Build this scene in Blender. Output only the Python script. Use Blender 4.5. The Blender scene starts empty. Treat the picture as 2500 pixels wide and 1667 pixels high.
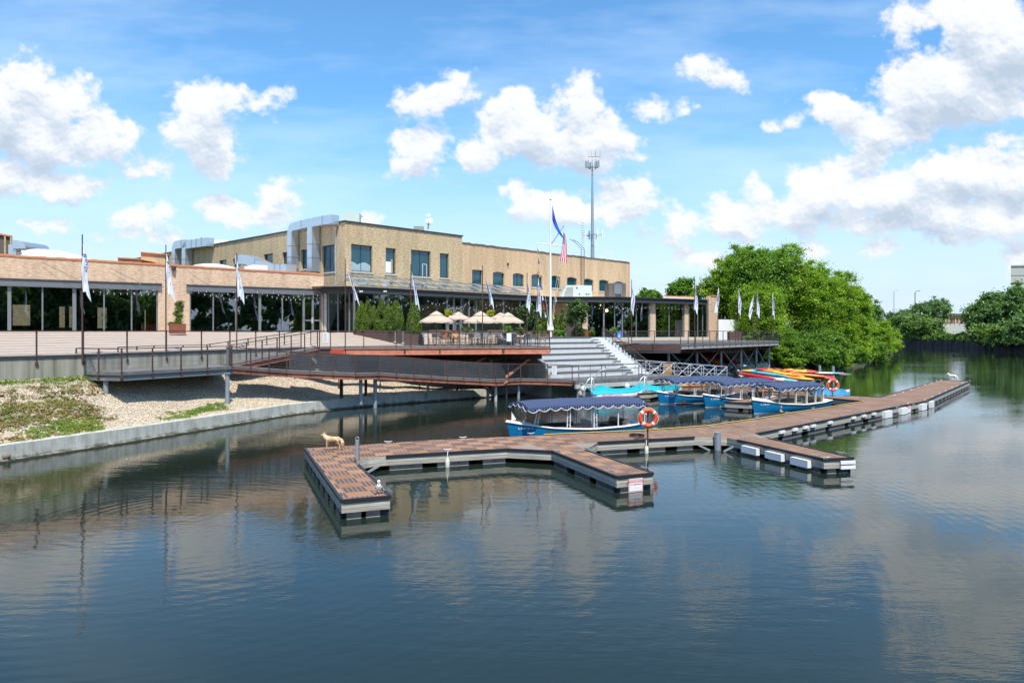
import bpy, math, random
import numpy as np
from mathutils import Vector, Matrix
R = math.radians
random.seed(7); rng = np.random.default_rng(7)
sc = bpy.context.scene
COL = sc.collection
CAMZ = 4.7; HOR = 808.0; F = 1800.0
def GX(px, Y): return (px-1250.0)*Y/F
def PZ(px, py, z):                      # point seen at that pixel of the photograph, at height z
    Y = F*(CAMZ-z)/(py-HOR); return Vector((GX(px, Y), Y, z))
def PY(px, py, Y):                      # the same, at distance Y
    return Vector((GX(px, Y), Y, CAMZ-(py-HOR)*Y/F))
def PXY(px, Y, z): return Vector((GX(px, Y), Y, z))
def V(*a): return Vector(a)
ORG = {}
# ---------------------------------------------------------------- mesh builder
class MB:
    def __init__(s): s.v=[]; s.f=[]; s.u=[]; s.m=[]; s.sm=[]
    def poly(s, pts, mi=0, uv=None, smooth=False):
        b=len(s.v); s.v.extend([tuple(p) for p in pts]); s.f.append(tuple(range(b,b+len(pts)))); s.u.append(uv); s.m.append(mi); s.sm.append(smooth)
    def grid(s, rows, mi=0, smooth=True, close=False, uvs=None):
        b=len(s.v); n=len(rows[0])
        for r in rows: s.v.extend([tuple(p) for p in r])
        for i in range(len(rows)-1):
            for j in range(n if close else n-1):
                k=(j+1)%n
                s.f.append((b+i*n+j,b+i*n+k,b+(i+1)*n+k,b+(i+1)*n+j)); s.m.append(mi); s.sm.append(smooth)
                s.u.append([uvs[i][j],uvs[i][k],uvs[i+1][k],uvs[i+1][j]] if uvs else None)
    def obox(s, o, ax, ay, az, mi=0):   # box: origin corner o and three edge vectors
        o=Vector(o); ax=Vector(ax); ay=Vector(ay); az=Vector(az)
        p=[o,o+ax,o+ax+ay,o+ay]; q=[a+az for a in p]
        if ax.cross(ay).dot(az)<0: p=p[::-1]; q=q[::-1]
        s.poly(p[::-1],mi); s.poly(q,mi)
        for i in range(4):
            k=(i+1)%4; s.poly([p[i],p[k],q[k],q[i]],mi)
    def box(s, c, sz, rz=0, mi=0):      # centre, size
        cx=V(math.cos(rz),math.sin(rz),0); cy=V(-math.sin(rz),math.cos(rz),0)
        o=Vector(c)-cx*sz[0]/2-cy*sz[1]/2-V(0,0,sz[2]/2)
        s.obox(o,cx*sz[0],cy*sz[1],V(0,0,sz[2]),mi)
    def bar(s, a, b, w, h=None, mi=0, up=(0,0,1)):   # rectangular bar from a to b
        a=Vector(a); b=Vector(b); h=w if h is None else h
        d=(b-a).normalized(); upv=Vector(up)
        if abs(d.dot(upv))>.98: upv=V(1,0,0)
        x=d.cross(upv).normalized(); y=x.cross(d).normalized()
        s.obox(a-x*w/2-y*h/2, x*w, y*h, b-a, mi)
    def tube(s, pts, r, n=8, mi=0, closed=False, caps=True):
        pts=[Vector(p) for p in pts]; rows=[]; N=len(pts)
        rr = r if isinstance(r,(list,tuple)) else [r]*N
        prev=None
        for i,p in enumerate(pts):
            if closed: d=(pts[(i+1)%N]-pts[i-1]).normalized()
            else: d=(pts[min(i+1,N-1)]-pts[max(i-1,0)]).normalized()
            if prev is None:
                up=V(0,0,1) if abs(d.z)<.9 else V(1,0,0)
                x=d.cross(up).normalized()
            else:
                x=(prev-d*prev.dot(d)).normalized()
            prev=x; y=d.cross(x).normalized()
            rows.append([p+(x*math.cos(2*math.pi*k/n)+y*math.sin(2*math.pi*k/n))*rr[i] for k in range(n)])
        if closed: rows.append(rows[0])
        s.grid(rows,mi,True,True)
        if caps and not closed:
            s.poly(rows[0][::-1],mi); s.poly(rows[-1],mi)
    def lathe(s, prof, c=(0,0,0), n=16, mi=0, smooth=True, sx=1, sy=1):
        c=Vector(c)
        rows=[[c+V(r*sx*math.cos(2*math.pi*k/n),r*sy*math.sin(2*math.pi*k/n),z) for k in range(n)] for r,z in prof]
        s.grid(rows,mi,smooth,True)
    def ball(s, c, r, n=10, mi=0, sz=1):
        s.lathe([(r*max(.02,math.sin(math.pi*i/8)),-r*sz*math.cos(math.pi*i/8)) for i in range(9)],c,n,mi)
    def prism(s, poly, z0, z1, mi=0, side=None):     # vertical prism on a plan polygon (counter-clockwise)
        f0=(lambda p:z0) if not callable(z0) else z0; f1=(lambda p:z1) if not callable(z1) else z1
        a=[V(p[0],p[1],f0(p)) for p in poly]; b=[V(p[0],p[1],f1(p)) for p in poly]
        s.poly(b,mi); s.poly(a[::-1],mi)
        for i in range(len(a)):
            k=(i+1)%len(a); s.poly([a[i],a[k],b[k],b[i]],mi if side is None else side)
    def build(s, name, mats, parent=None, off=None):
        if not isinstance(mats,(list,tuple)): mats=[mats]
        if off is None: off = ORG.get(parent.name,(0,0,0)) if parent is not None else (0,0,0)
        me=bpy.data.meshes.new(name)
        vs=np.array(s.v,dtype=np.float64)-np.array(off,dtype=np.float64)
        me.from_pydata(vs.tolist(),[],s.f)
        for m in mats: me.materials.append(m)
        me.polygons.foreach_set('material_index',s.m)
        me.polygons.foreach_set('use_smooth',s.sm)
        uvl=me.uv_layers.new(name='UVMap'); data=np.zeros((len(me.loops),2),dtype=np.float32); k=0
        for fi,f in enumerate(s.f):
            uv=s.u[fi]
            if uv is None:
                p=[Vector(s.v[i]) for i in f[:4]]
                n=(p[1]-p[0]).cross(p[2]-p[0])
                if n.length<1e-12 and len(p)>3: n=(p[2]-p[0]).cross(p[3]-p[0])
                if n.length>0: n.normalize()
                if abs(n.z)>.7:
                    for i in f: data[k]=(s.v[i][0],s.v[i][1]); k+=1
                else:
                    t=V(-n.y,n.x,0)
                    t=t.normalized() if t.length>0 else V(1,0,0)
                    for i in f: q=s.v[i]; data[k]=(q[0]*t.x+q[1]*t.y,q[2]); k+=1
            else:
                for q in uv: data[k]=q; k+=1
        uvl.data.foreach_set('uv',data.ravel())
        me.update()
        o=bpy.data.objects.new(name,me); COL.objects.link(o)
        if parent is not None:
            o.parent=parent; ORG[o.name]=tuple(off)
        return o
def npmesh(name, verts, faces, mats, parent=None, uv=None, smooth=False, off=None):   # quads by numpy arrays
    me=bpy.data.meshes.new(name); nv=len(verts); nf,k=faces.shape
    if off is None: off = ORG.get(parent.name,(0,0,0)) if parent is not None else (0,0,0)
    verts=verts-np.array(off)
    me.vertices.add(nv); me.vertices.foreach_set('co',verts.astype(np.float32).ravel())
    me.loops.add(nf*k); me.loops.foreach_set('vertex_index',faces.astype(np.int32).ravel())
    me.polygons.add(nf); me.polygons.foreach_set('loop_start',np.arange(0,nf*k,k,dtype=np.int32))
    try: me.polygons.foreach_set('loop_total',np.full(nf,k,dtype=np.int32))
    except Exception: pass
    me.polygons.foreach_set('use_smooth',np.full(nf,smooth))
    if uv is not None:
        l=me.uv_layers.new(name='UVMap'); l.data.foreach_set('uv',uv.astype(np.float32).ravel())
    for m in (mats if isinstance(mats,(list,tuple)) else [mats]): me.materials.append(m)
    me.update(calc_edges=True); me.validate()
    o=bpy.data.objects.new(name,me); COL.objects.link(o)
    if parent is not None: o.parent=parent; ORG[o.name]=tuple(off)
    return o
# ---------------------------------------------------------------- things
def tag(o, label=None, cat=None, group=None, kind=None):
    if label: o['label']=label
    if cat: o['category']=cat
    if group: o['group']=group
    if kind: o['kind']=kind
    return o
def thing(name, label, cat, loc=(0,0,0), rz=0, group=None, world=True):
    o=bpy.data.objects.new(name,None); COL.objects.link(o); o.empty_display_size=.3
    o.location=loc; o.rotation_euler=(0,0,rz); tag(o,label,cat,group)
    ORG[o.name]=tuple(loc) if world else (0,0,0)     # world: its parts are given in world coordinates
    return o
def copy_tree(o, parent=None):
    c=o.copy(); COL.objects.link(c); c.parent=parent
    for ch in list(o.children): copy_tree(ch,c)
    return c
def place(o, loc, rz=0, label=None, s=None):
    o.location=loc; o.rotation_euler=(0,0,rz)
    if label: o['label']=label
    if s: o.scale=(s,s,s) if not isinstance(s,tuple) else s
    return o
def struct(o, label=None):
    o['kind']='structure'
    return o
# ---------------------------------------------------------------- materials
MATS={}
def nodes(name):
    m=bpy.data.materials.new(name); m.use_nodes=True; nt=m.node_tree; nt.nodes.clear()
    out=nt.nodes.new('ShaderNodeOutputMaterial'); b=nt.nodes.new('ShaderNodeBsdfPrincipled'); nt.links.new(b.outputs[0],out.inputs[0])
    MATS[name]=m; return m,nt,b,out
def N(nt,t,**kw):
    n=nt.nodes.new(t)
    for k,v in kw.items():
        if k in n.inputs: n.inputs[k].default_value=v
        else: setattr(n,k,v)
    return n
def L(nt,a,b): nt.links.new(a,b)
def c4(c): return (c[0],c[1],c[2],1)
def coords(nt, kind='UV', scale=(1,1,1), rot=0):
    tc=N(nt,'ShaderNodeTexCoord'); mp=N(nt,'ShaderNodeMapping'); mp.inputs['Scale'].default_value=scale; mp.inputs['Rotation'].default_value=(0,0,rot)
    L(nt,tc.outputs[kind],mp.inputs[0]); return mp.outputs[0]
def noise(nt, vec, scale, detail=4, rough=.6):
    n=N(nt,'ShaderNodeTexNoise'); n.inputs['Scale'].default_value=scale; n.inputs['Detail'].default_value=detail; n.inputs['Roughness'].default_value=rough
    if vec is not None: L(nt,vec,n.inputs['Vector'])
    return n.outputs['Fac']
def ramp(nt, fac, stops):
    r=N(nt,'ShaderNodeValToRGB'); e=r.color_ramp.elements
    while len(e)<len(stops): e.new(.5)
    for i,(p,c) in enumerate(stops): e[i].position=p; e[i].color=c4(c)
    L(nt,fac,r.inputs[0]); return r.outputs[0]
def mixc(nt, fac, a, b, mode='MIX'):
    m=N(nt,'ShaderNodeMix'); m.data_type='RGBA'; m.blend_type=mode
    for s,x in ((0,fac),(6,a),(7,b)):
        if isinstance(x,(int,float)): m.inputs[s].default_value=x
        elif isinstance(x,tuple): m.inputs[s].default_value=c4(x)
        else: L(nt,x,m.inputs[s])
    return m.outputs[2]
def math_(nt, op, a, b=0, c=0):
    m=N(nt,'ShaderNodeMath'); m.operation=op
    for i,x in enumerate((a,b,c)):
        if isinstance(x,(int,float)): m.inputs[i].default_value=x
        else: L(nt,x,m.inputs[i])
    return m.outputs[0]
def bump(nt, b, h, strength=.3, dist=.02):
    n=N(nt,'ShaderNodeBump'); n.inputs['Strength'].default_value=strength; n.inputs['Distance'].default_value=dist
    L(nt,h,n.inputs['Height']); L(nt,n.outputs[0],b.inputs['Normal'])
def plain(name, c, rough=.6, metal=0, var=.12, vs=3, spec=None):
    m,nt,b,o=nodes(name)
    vec=coords(nt,'Object'); f=noise(nt,vec,vs,5)
    col=mixc(nt,f,tuple(x*(1-var) for x in c),tuple(min(1,x*(1+var)) for x in c))
    L(nt,col,b.inputs['Base Color']); b.inputs['Roughness'].default_value=rough; b.inputs['Metallic'].default_value=metal
    if spec is not None: b.inputs['Specular IOR Level'].default_value=spec
    return m
def speckle(name, stops, scale, rough=.8, kind='UV', sc3=(1,1,1), bmp=.3, dist=.02, detail=6, big=None):
    m,nt,b,o=nodes(name); vec=coords(nt,kind,sc3); f=noise(nt,vec,scale,detail,.65)
    col=ramp(nt,f,stops)
    if big:
        g=noise(nt,coords(nt,kind),big[0],3); col=mixc(nt,g,col,mixc(nt,1.0,col,big[1],'MULTIPLY'))
    L(nt,col,b.inputs['Base Color']); b.inputs['Roughness'].default_value=rough
    if bmp: bump(nt,b,f,bmp,dist)
    return m
def brick(name, ca, cb, cc, mortar, stain=.25):
    m,nt,b,o=nodes(name); vec=coords(nt,'UV')
    bt=N(nt,'ShaderNodeTexBrick'); bt.inputs['Scale'].default_value=1; bt.inputs['Brick Width'].default_value=.30; bt.inputs['Row Height'].default_value=.10
    bt.inputs['Mortar Size'].default_value=.010; bt.inputs['Color1'].default_value=c4(ca); bt.inputs['Color2'].default_value=c4(cb); bt.inputs['Mortar'].default_value=c4(mortar); bt.inputs['Bias'].default_value=0
    L(nt,vec,bt.inputs['Vector'])
    v2=coords(nt,'UV',(3.3,11,1)); f=noise(nt,v2,1.0,2,.5)
    col=mixc(nt,ramp(nt,f,[(.42,(0,0,0)),(.62,(1,1,1))]),bt.outputs['Color'],cc)
    g=noise(nt,vec,.35,5); col=mixc(nt,g,col,mixc(nt,1.0,col,(1-stain,)*3,'MULTIPLY'))
    h=noise(nt,coords(nt,'UV',(6,16,1)),1.0,1,.5); col=mixc(nt,ramp(nt,h,[(.28,(.55,.5,.45)),(.42,(1,1,1))]),mixc(nt,1.0,col,(.55,.5,.48),'MULTIPLY'),col)
    st_=noise(nt,coords(nt,'UV',(1.3,.12,1)),1.0,5,.6); col=mixc(nt,ramp(nt,st_,[(.36,(.45,.45,.45)),(.55,(0,0,0))]),col,mixc(nt,1.0,col,(.62,.58,.54),'MULTIPLY'))
    L(nt,col,b.inputs['Base Color']); b.inputs['Roughness'].default_value=.9
    bump(nt,b,bt.outputs['Fac'],-.4,.01)
    return m
def wood(name, ca, cb, plank=.14, along='x', rough=.75, gap=.25):
    m,nt,b,o=nodes(name)
    s=(.6,9,1) if along=='x' else (9,.6,1)
    vec=coords(nt,'UV'); f=noise(nt,coords(nt,'UV',s),2.2,6,.6)
    col=ramp(nt,f,[(.25,ca),(.75,cb)])
    sep=N(nt,'ShaderNodeSeparateXYZ'); L(nt,vec,sep.inputs[0]); q=math_(nt,'DIVIDE',sep.outputs[1 if along=='x' else 0],plank)
    fr=math_(nt,'FRACT',q); fl=math_(nt,'FLOOR',q)
    wn=N(nt,'ShaderNodeTexWhiteNoise'); wn.noise_dimensions='1D'; L(nt,fl,wn.inputs['W'])
    col=mixc(nt,wn.outputs['Value'],mixc(nt,1.0,col,(.72,.72,.72),'MULTIPLY'),col)
    e=math_(nt,'LESS_THAN',fr,.07); col=mixc(nt,e,col,mixc(nt,1.0,col,(gap,gap,gap),'MULTIPLY'))
    g=noise(nt,vec,.8,3); col=mixc(nt,g,mixc(nt,1.0,col,(.7,.7,.7),'MULTIPLY'),col)
    L(nt,col,b.inputs['Base Color']); b.inputs['Roughness'].default_value=rough
    bump(nt,b,f,.2,.01); return m
def leafmat(name, dark, light, trans=.35, yellow=None):
    m,nt,b,out=nodes(name); tc=N(nt,'ShaderNodeTexCoord'); sep=N(nt,'ShaderNodeSeparateXYZ'); L(nt,tc.outputs['UV'],sep.inputs[0])
    col=mixc(nt,sep.outputs[0],dark,light)
    g=noise(nt,coords(nt,'Object'),.45,3); col=mixc(nt,ramp(nt,g,[(.35,(0,0,0)),(.65,(1,1,1))]),col,mixc(nt,1.0,col,(.72,.86,.8),'MULTIPLY'))
    if yellow: col=mixc(nt,math_(nt,'GREATER_THAN',sep.outputs[1],yellow[0]),col,yellow[1])
    d=N(nt,'ShaderNodeBsdfDiffuse'); t=N(nt,'ShaderNodeBsdfTranslucent'); gl=N(nt,'ShaderNodeBsdfGlossy'); gl.inputs['Roughness'].default_value=.45
    L(nt,col,d.inputs[0]); L(nt,mixc(nt,1.0,col,(1.2,1.3,.5),'MULTIPLY'),t.inputs[0])
    m1=N(nt,'ShaderNodeMixShader'); m1.inputs[0].default_value=trans; L(nt,d.outputs[0],m1.inputs[1]); L(nt,t.outputs[0],m1.inputs[2])
    m2=N(nt,'ShaderNodeMixShader'); m2.inputs[0].default_value=.04; L(nt,m1.outputs[0],m2.inputs[1]); L(nt,gl.outputs[0],m2.inputs[2])
    nt.nodes.remove(b); L(nt,m2.outputs[0],out.inputs[0]); return m
def glassmat(name, tint, refl=.12, rough=.0, wave=.0, power=4.0):
    m,nt,b,out=nodes(name); nt.nodes.remove(b)
    t=N(nt,'ShaderNodeBsdfTransparent'); t.inputs[0].default_value=c4(tint)
    g=N(nt,'ShaderNodeBsdfGlossy'); g.inputs['Roughness'].default_value=rough; g.inputs[0].default_value=(.9,.95,1,1)
    lw=N(nt,'ShaderNodeLayerWeight'); lw.inputs[0].default_value=.5
    f=math_(nt,'ADD',math_(nt,'MULTIPLY',math_(nt,'POWER',lw.outputs['Facing'],power),1-refl),refl)
    if wave:
        bn=N(nt,'ShaderNodeBump'); bn.inputs['Strength'].default_value=wave; bn.inputs['Distance'].default_value=.05
        L(nt,noise(nt,coords(nt,'UV'),.7,2),bn.inputs['Height']); L(nt,bn.outputs[0],g.inputs['Normal'])
    mx=N(nt,'ShaderNodeMixShader'); L(nt,f,mx.inputs[0]); L(nt,t.outputs[0],mx.inputs[1]); L(nt,g.outputs[0],mx.inputs[2]); L(nt,mx.outputs[0],out.inputs[0]); return m
# ---------------------------------------------------------------- palette
M={}
M['brick_pink']=brick('pink_brick',(.55,.33,.19),(.68,.46,.29),(.72,.54,.38),(.58,.48,.40),.22)
M['brick_tan']=brick('tan_brick',(.60,.43,.22),(.70,.54,.32),(.46,.33,.19),(.58,.49,.36),.15)
M['brick_tan2']=brick('orange_tan_brick',(.64,.42,.23),(.71,.50,.30),(.55,.36,.20),(.60,.49,.36),.12)
M['coping']=plain('clay_coping',(.62,.21,.08),.7)
M['steel_dark']=plain('dark_grey_steel',(.055,.057,.062),.45,.2)
M['steel_mid']=plain('mid_grey_steel',(.16,.17,.18),.5,.2)
M['mullion']=plain('grey_mullion',(.17,.18,.19),.5,.1)
M['frame_dark']=plain('dark_window_frame',(.035,.038,.042),.5)
M['rust']=speckle('rusty_steel',[(.3,(.050,.026,.022)),(.7,(.11,.055,.043))],9,.75,'Object',bmp=.1)
M['rust_orange']=speckle('red_oxide_beam',[(.3,(.50,.15,.08)),(.7,(.66,.30,.19))],3,.65,'Object',bmp=.05,big=(1.2,(.75,.7,.7)))
M['rust_ramp']=speckle('faded_oxide_stringer',[(.3,(.24,.085,.05)),(.7,(.46,.19,.12))],2,.7,'Object',bmp=.05,big=(.8,(.6,.55,.55)))
M['rust_red']=plain('fresh_red_primer',(.42,.065,.04),.6)
M['corten']=speckle('corten_plate',[(.3,(.16,.045,.025)),(.7,(.24,.075,.04))],4,.8,'Object',bmp=.1)
M['galv']=plain('galvanised_steel',(.42,.45,.47),.4,.45,.1,6)
M['galv_post']=plain('galvanised_post',(.30,.34,.37),.5,.3,.2,4)
M['alu']=plain('aluminium',(.60,.62,.63),.38,.5)
M['white']=plain('white_paint',(.78,.78,.77),.45,0,.04)
M['white_roof']=plain('white_membrane',(.80,.80,.80),.6,0,.03)
M['black_rubber']=plain('black_rubber',(.02,.021,.024),.5)
M['float']=speckle('black_float',[(.3,(.022,.026,.032)),(.7,(.05,.058,.07))],5,.45,'Object',bmp=.1)
M['scum']=plain('float_scum',(.30,.30,.26),.7)
M['cream']=plain('cream_gelcoat',(.74,.68,.55),.35,0,.04)
M['duct']=plain('duct_steel',(.62,.66,.70),.32,.75,.06,1.5)
M['duct_seam']=plain('duct_seam',(.25,.28,.30),.5,.5)
M['hvac']=plain('pale_green_unit',(.50,.57,.50),.5,0,.05)
M['hvac_grey']=plain('grey_unit',(.28,.28,.26),.6)
M['brown_unit']=plain('brown_unit',(.12,.095,.08),.6)
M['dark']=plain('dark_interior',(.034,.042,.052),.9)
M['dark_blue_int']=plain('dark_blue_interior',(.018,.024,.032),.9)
M['floor_int']=plain('interior_floor',(.05,.05,.05),.5)
M['canvas']=speckle('beige_canvas',[(.3,(.46,.35,.26)),(.7,(.53,.41,.31))],2,.85,'Object',bmp=.05)
M['chair_dark']=plain('brown_wicker',(.11,.085,.07),.7)
M['chair_tan']=plain('bamboo_frame',(.40,.27,.16),.6)
M['table_top']=plain('grey_table_top',(.45,.46,.46),.35)
M['wood_orange']=plain('orange_wood',(.50,.26,.09),.6)
M['planter_wood']=wood('brown_planter_boards',(.10,.05,.04),(.17,.09,.07),.15,'x')
M['orange']=plain('lifebuoy_orange',(.75,.085,.02),.45,0,.06)
M['red']=plain('sign_red',(.60,.02,.03),.5)
M['blue_ink']=plain('blue_ink',(.05,.13,.45),.7)
M['navy']=plain('navy_ink',(.02,.02,.20),.6)
M['pink']=plain('pink_print',(.80,.25,.42),.6)
M['pvc']=plain('ivory_pvc_hull',(.70,.66,.62),.45)
M['teal']=plain('teal_cover',(.0,.34,.40),.65,0,.08,2)
M['tarp_blue']=speckle('blue_tarp',[(.3,(.01,.14,.30)),(.7,(.03,.24,.44))],2,.7,'Object',bmp=.3,dist=.08)
M['rope_y']=plain('yellow_rope',(.75,.48,.03),.8)
M['rope_w']=plain('white_rope',(.7,.7,.66),.8)
M['fender']=plain('dirty_white_fender',(.62,.60,.52),.6)
M['fur']=speckle('tawny_fur',[(.35,(.36,.20,.09)),(.62,(.74,.52,.31))],6,.95,'Object',bmp=.3,dist=.01)
M['fur_pale']=plain('pale_fur',(.74,.66,.55),.95)
M['feather_w']=plain('white_feathers',(.80,.80,.79),.9,0,.04)
M['feather_g']=plain('grey_feathers',(.30,.31,.33),.9)
M['feather_b']=speckle('brown_feathers',[(.35,(.10,.07,.05)),(.65,(.32,.26,.2))],30,.9,'Object',bmp=.1)
M['beak']=plain('yellow_beak',(.65,.38,.03),.6)
M['leg_pink']=plain('pink_leg',(.60,.25,.22),.6)
M['bark']=speckle('bark',[(.3,(.06,.045,.035)),(.7,(.15,.12,.10))],4,.95,'Object',(1,1,.3),.5,.03)
M['bark_pale']=plain('bare_branches',(.22,.20,.18),.9)
M['concrete']=speckle('light_concrete',[(.3,(.42,.42,.39)),(.7,(.60,.59,.55))],2,.85,'UV',(1.5,.4,1),.1,big=(.5,(.72,.70,.64)))
M['concrete_bl']=speckle('bleacher_concrete',[(.3,(.50,.51,.51)),(.7,(.61,.62,.62))],1.2,.8,'UV',(3,.3,1),.03)
M['wood_deck']=wood('grey_boardwalk',(.15,.14,.13),(.24,.225,.21),.14,'y')
M['ipe']=wood('walkway_planks',(.09,.085,.08),(.17,.16,.15),.14,'y')
M['tread']=plain('dark_tread',(.12,.11,.10),.7)
M['dockside']=wood('weathered_dock_boards',(.36,.32,.26),(.72,.68,.58),.135,'x',.85,.3)
M['corner']=wood('bleached_corner_planks',(.30,.23,.17),(.42,.34,.27),.1,'x')
M['leaf_main']=leafmat('tree_leaves',(.11,.20,.008),(.42,.58,.025),.48)
M['leaf_main2']=leafmat('tree_leaves_deep',(.07,.15,.012),(.26,.44,.03),.45)
M['leaf_far']=leafmat('hazed_far_tree_leaves',(.09,.16,.05),(.22,.34,.10),.4)  # leaf colour paled to carry the distance haze; no haze volume is built
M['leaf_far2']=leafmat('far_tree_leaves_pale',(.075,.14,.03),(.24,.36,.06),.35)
M['leaf_arb']=leafmat('arborvitae_sprays',(.03,.068,.003),(.16,.24,.01),.15)
M['leaf_magn']=leafmat('glossy_round_tree_leaves',(.02,.06,.018),(.07,.15,.03),.2,(.93,(.38,.40,.06)))
M['leaf_shrub']=leafmat('bright_shrub_leaves',(.05,.12,.01),(.22,.38,.04),.3)
M['leaf_yel']=leafmat('yellow_palm_leaves',(.20,.25,.01),(.55,.50,.03),.3)
M['weed']=leafmat('weed_leaves',(.08,.13,.008),(.30,.40,.03),.3)
M['weed_brown']=leafmat('dry_weed_leaves',(.20,.12,.05),(.42,.31,.12),.25)
M['glass_l']=glassmat('hall_glass',(.42,.50,.54),.27,.0,.03)
M['glass_p']=glassmat('lobby_glass',(.66,.76,.78),.20,.0,.03)
M['glass_sky']=glassmat('canopy_glass',(.80,.84,.84),.12,.05,0)
M['vinyl']=glassmat('clear_vinyl_curtain',(.86,.87,.88),.05,.12,.3,3)
M['bulb']=plain('glass_bulb',(.46,.44,.40),.2)
def mk():  # tower pane: glass tint and reflected sky both put into the teal colour
    m,nt,b,o=nodes('tinted_sky_window'); f=noise(nt,coords(nt,'UV',(2.5,.25,1)),1.2,3)
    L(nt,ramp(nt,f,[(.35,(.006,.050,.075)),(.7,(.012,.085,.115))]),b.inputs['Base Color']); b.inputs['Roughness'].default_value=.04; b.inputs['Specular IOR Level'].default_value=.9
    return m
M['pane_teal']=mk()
def mk():   # brick paving of the terrace
    m,nt,b,o=nodes('terrace_paving'); f=noise(nt,coords(nt,'Object',(.5,2.6,1),R(0)),1.6,6,.7)
    col=ramp(nt,f,[(.3,(.34,.26,.20)),(.55,(.43,.34,.27)),(.75,(.52,.43,.35))]); L(nt,col,b.inputs['Base Color']); b.inputs['Roughness'].default_value=.85; return m
M['paving']=mk()
def mk():   # stained retaining wall
    m,nt,b,o=nodes('stained_concrete_wall'); f=noise(nt,coords(nt,'UV',(2.2,.12,1)),1.3,5,.65)
    g=noise(nt,coords(nt,'UV'),.6,4)
    col=ramp(nt,f,[(.3,(.20,.18,.13)),(.5,(.38,.36,.30)),(.72,(.52,.50,.44))]); col=mixc(nt,g,col,mixc(nt,1.0,col,(.7,.7,.62),'MULTIPLY'))
    L(nt,col,b.inputs['Base Color']); b.inputs['Roughness'].default_value=.9; bump(nt,b,g,.1,.02); return m
M['wall_conc']=mk()
def mk():   # curb with a dark tide mark
    m,nt,b,o=nodes('river_curb_concrete'); tc=N(nt,'ShaderNodeTexCoord'); sep=N(nt,'ShaderNodeSeparateXYZ'); L(nt,tc.outputs['Object'],sep.inputs[0])
    f=noise(nt,coords(nt,'Object',(1,1,.6)),2.5,6,.7); v=noise(nt,coords(nt,'UV',(3,.15,1)),1.5,4)
    col=ramp(nt,math_(nt,'ADD',math_(nt,'MULTIPLY',f,.5),math_(nt,'MULTIPLY',v,.5)),[(.35,(.28,.27,.22)),(.52,(.47,.46,.40)),(.7,(.60,.59,.53))])
    w=math_(nt,'ADD',sep.outputs[2],math_(nt,'MULTIPLY',math_(nt,'SUBTRACT',f,.5),.3)); k=ramp(nt,w,[(.05,(.16,.15,.10)),(.16,(1,1,1))])
    L(nt,mixc(nt,1.0,col,k,'MULTIPLY'),b.inputs['Base Color']); b.inputs['Roughness'].default_value=.85; bump(nt,b,f,.2,.03); return m
M['curb']=mk()
def mk():   # gravel
    m,nt,b,o=nodes('river_gravel'); vec=coords(nt,'Object')
    vo=N(nt,'ShaderNodeTexVoronoi'); vo.inputs['Scale'].default_value=13; L(nt,vec,vo.inputs['Vector'])
    sp=N(nt,'ShaderNodeSeparateColor'); L(nt,vo.outputs['Color'],sp.inputs[0])
    col=ramp(nt,sp.outputs[0],[(.0,(.42,.36,.28)),(.35,(.54,.47,.36)),(.7,(.63,.55,.42)),(1,(.58,.42,.25))])
    col=mixc(nt,ramp(nt,vo.outputs['Distance'],[(.4,(0,0,0)),(.85,(1,1,1))]),col,(.28,.23,.17))
    L(nt,col,b.inputs['Base Color']); b.inputs['Roughness'].default_value=.9
    bump(nt,b,math_(nt,'MULTIPLY',vo.outputs['Distance'],-1),1,.06); return m
M['gravel']=mk()
def stone(name,st):
    m,nt,b,o=nodes(name); tc=N(nt,'ShaderNodeTexCoord'); sep=N(nt,'ShaderNodeSeparateXYZ'); L(nt,tc.outputs['UV'],sep.inputs[0])
    L(nt,ramp(nt,sep.outputs[0],st),b.inputs['Base Color']); b.inputs['Roughness'].default_value=.9; return m
M['stone']=stone('loose_stones',[(0,(.36,.31,.25)),(.25,(.52,.45,.35)),(.7,(.66,.57,.44)),(.9,(.60,.40,.21)),(1,(.40,.24,.14))])
M['rock']=speckle('riprap_rock',[(.3,(.30,.28,.25)),(.7,(.55,.52,.47))],3,.9,'Object',bmp=.5,dist=.05)
M['soil']=speckle('dark_soil',[(.3,(.05,.04,.03)),(.7,(.12,.10,.08))],2,.95,'Object',bmp=.4,dist=.08)
M['bankgreen']=speckle('mossy_dark_bank',[(.3,(.02,.028,.010)),(.7,(.05,.065,.02))],2,.95,'Object',bmp=.4,dist=.08)
M['land']=speckle('grassy_ground',[(.3,(.045,.07,.02)),(.7,(.10,.13,.045))],.4,.95,'Object',bmp=.2)
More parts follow.
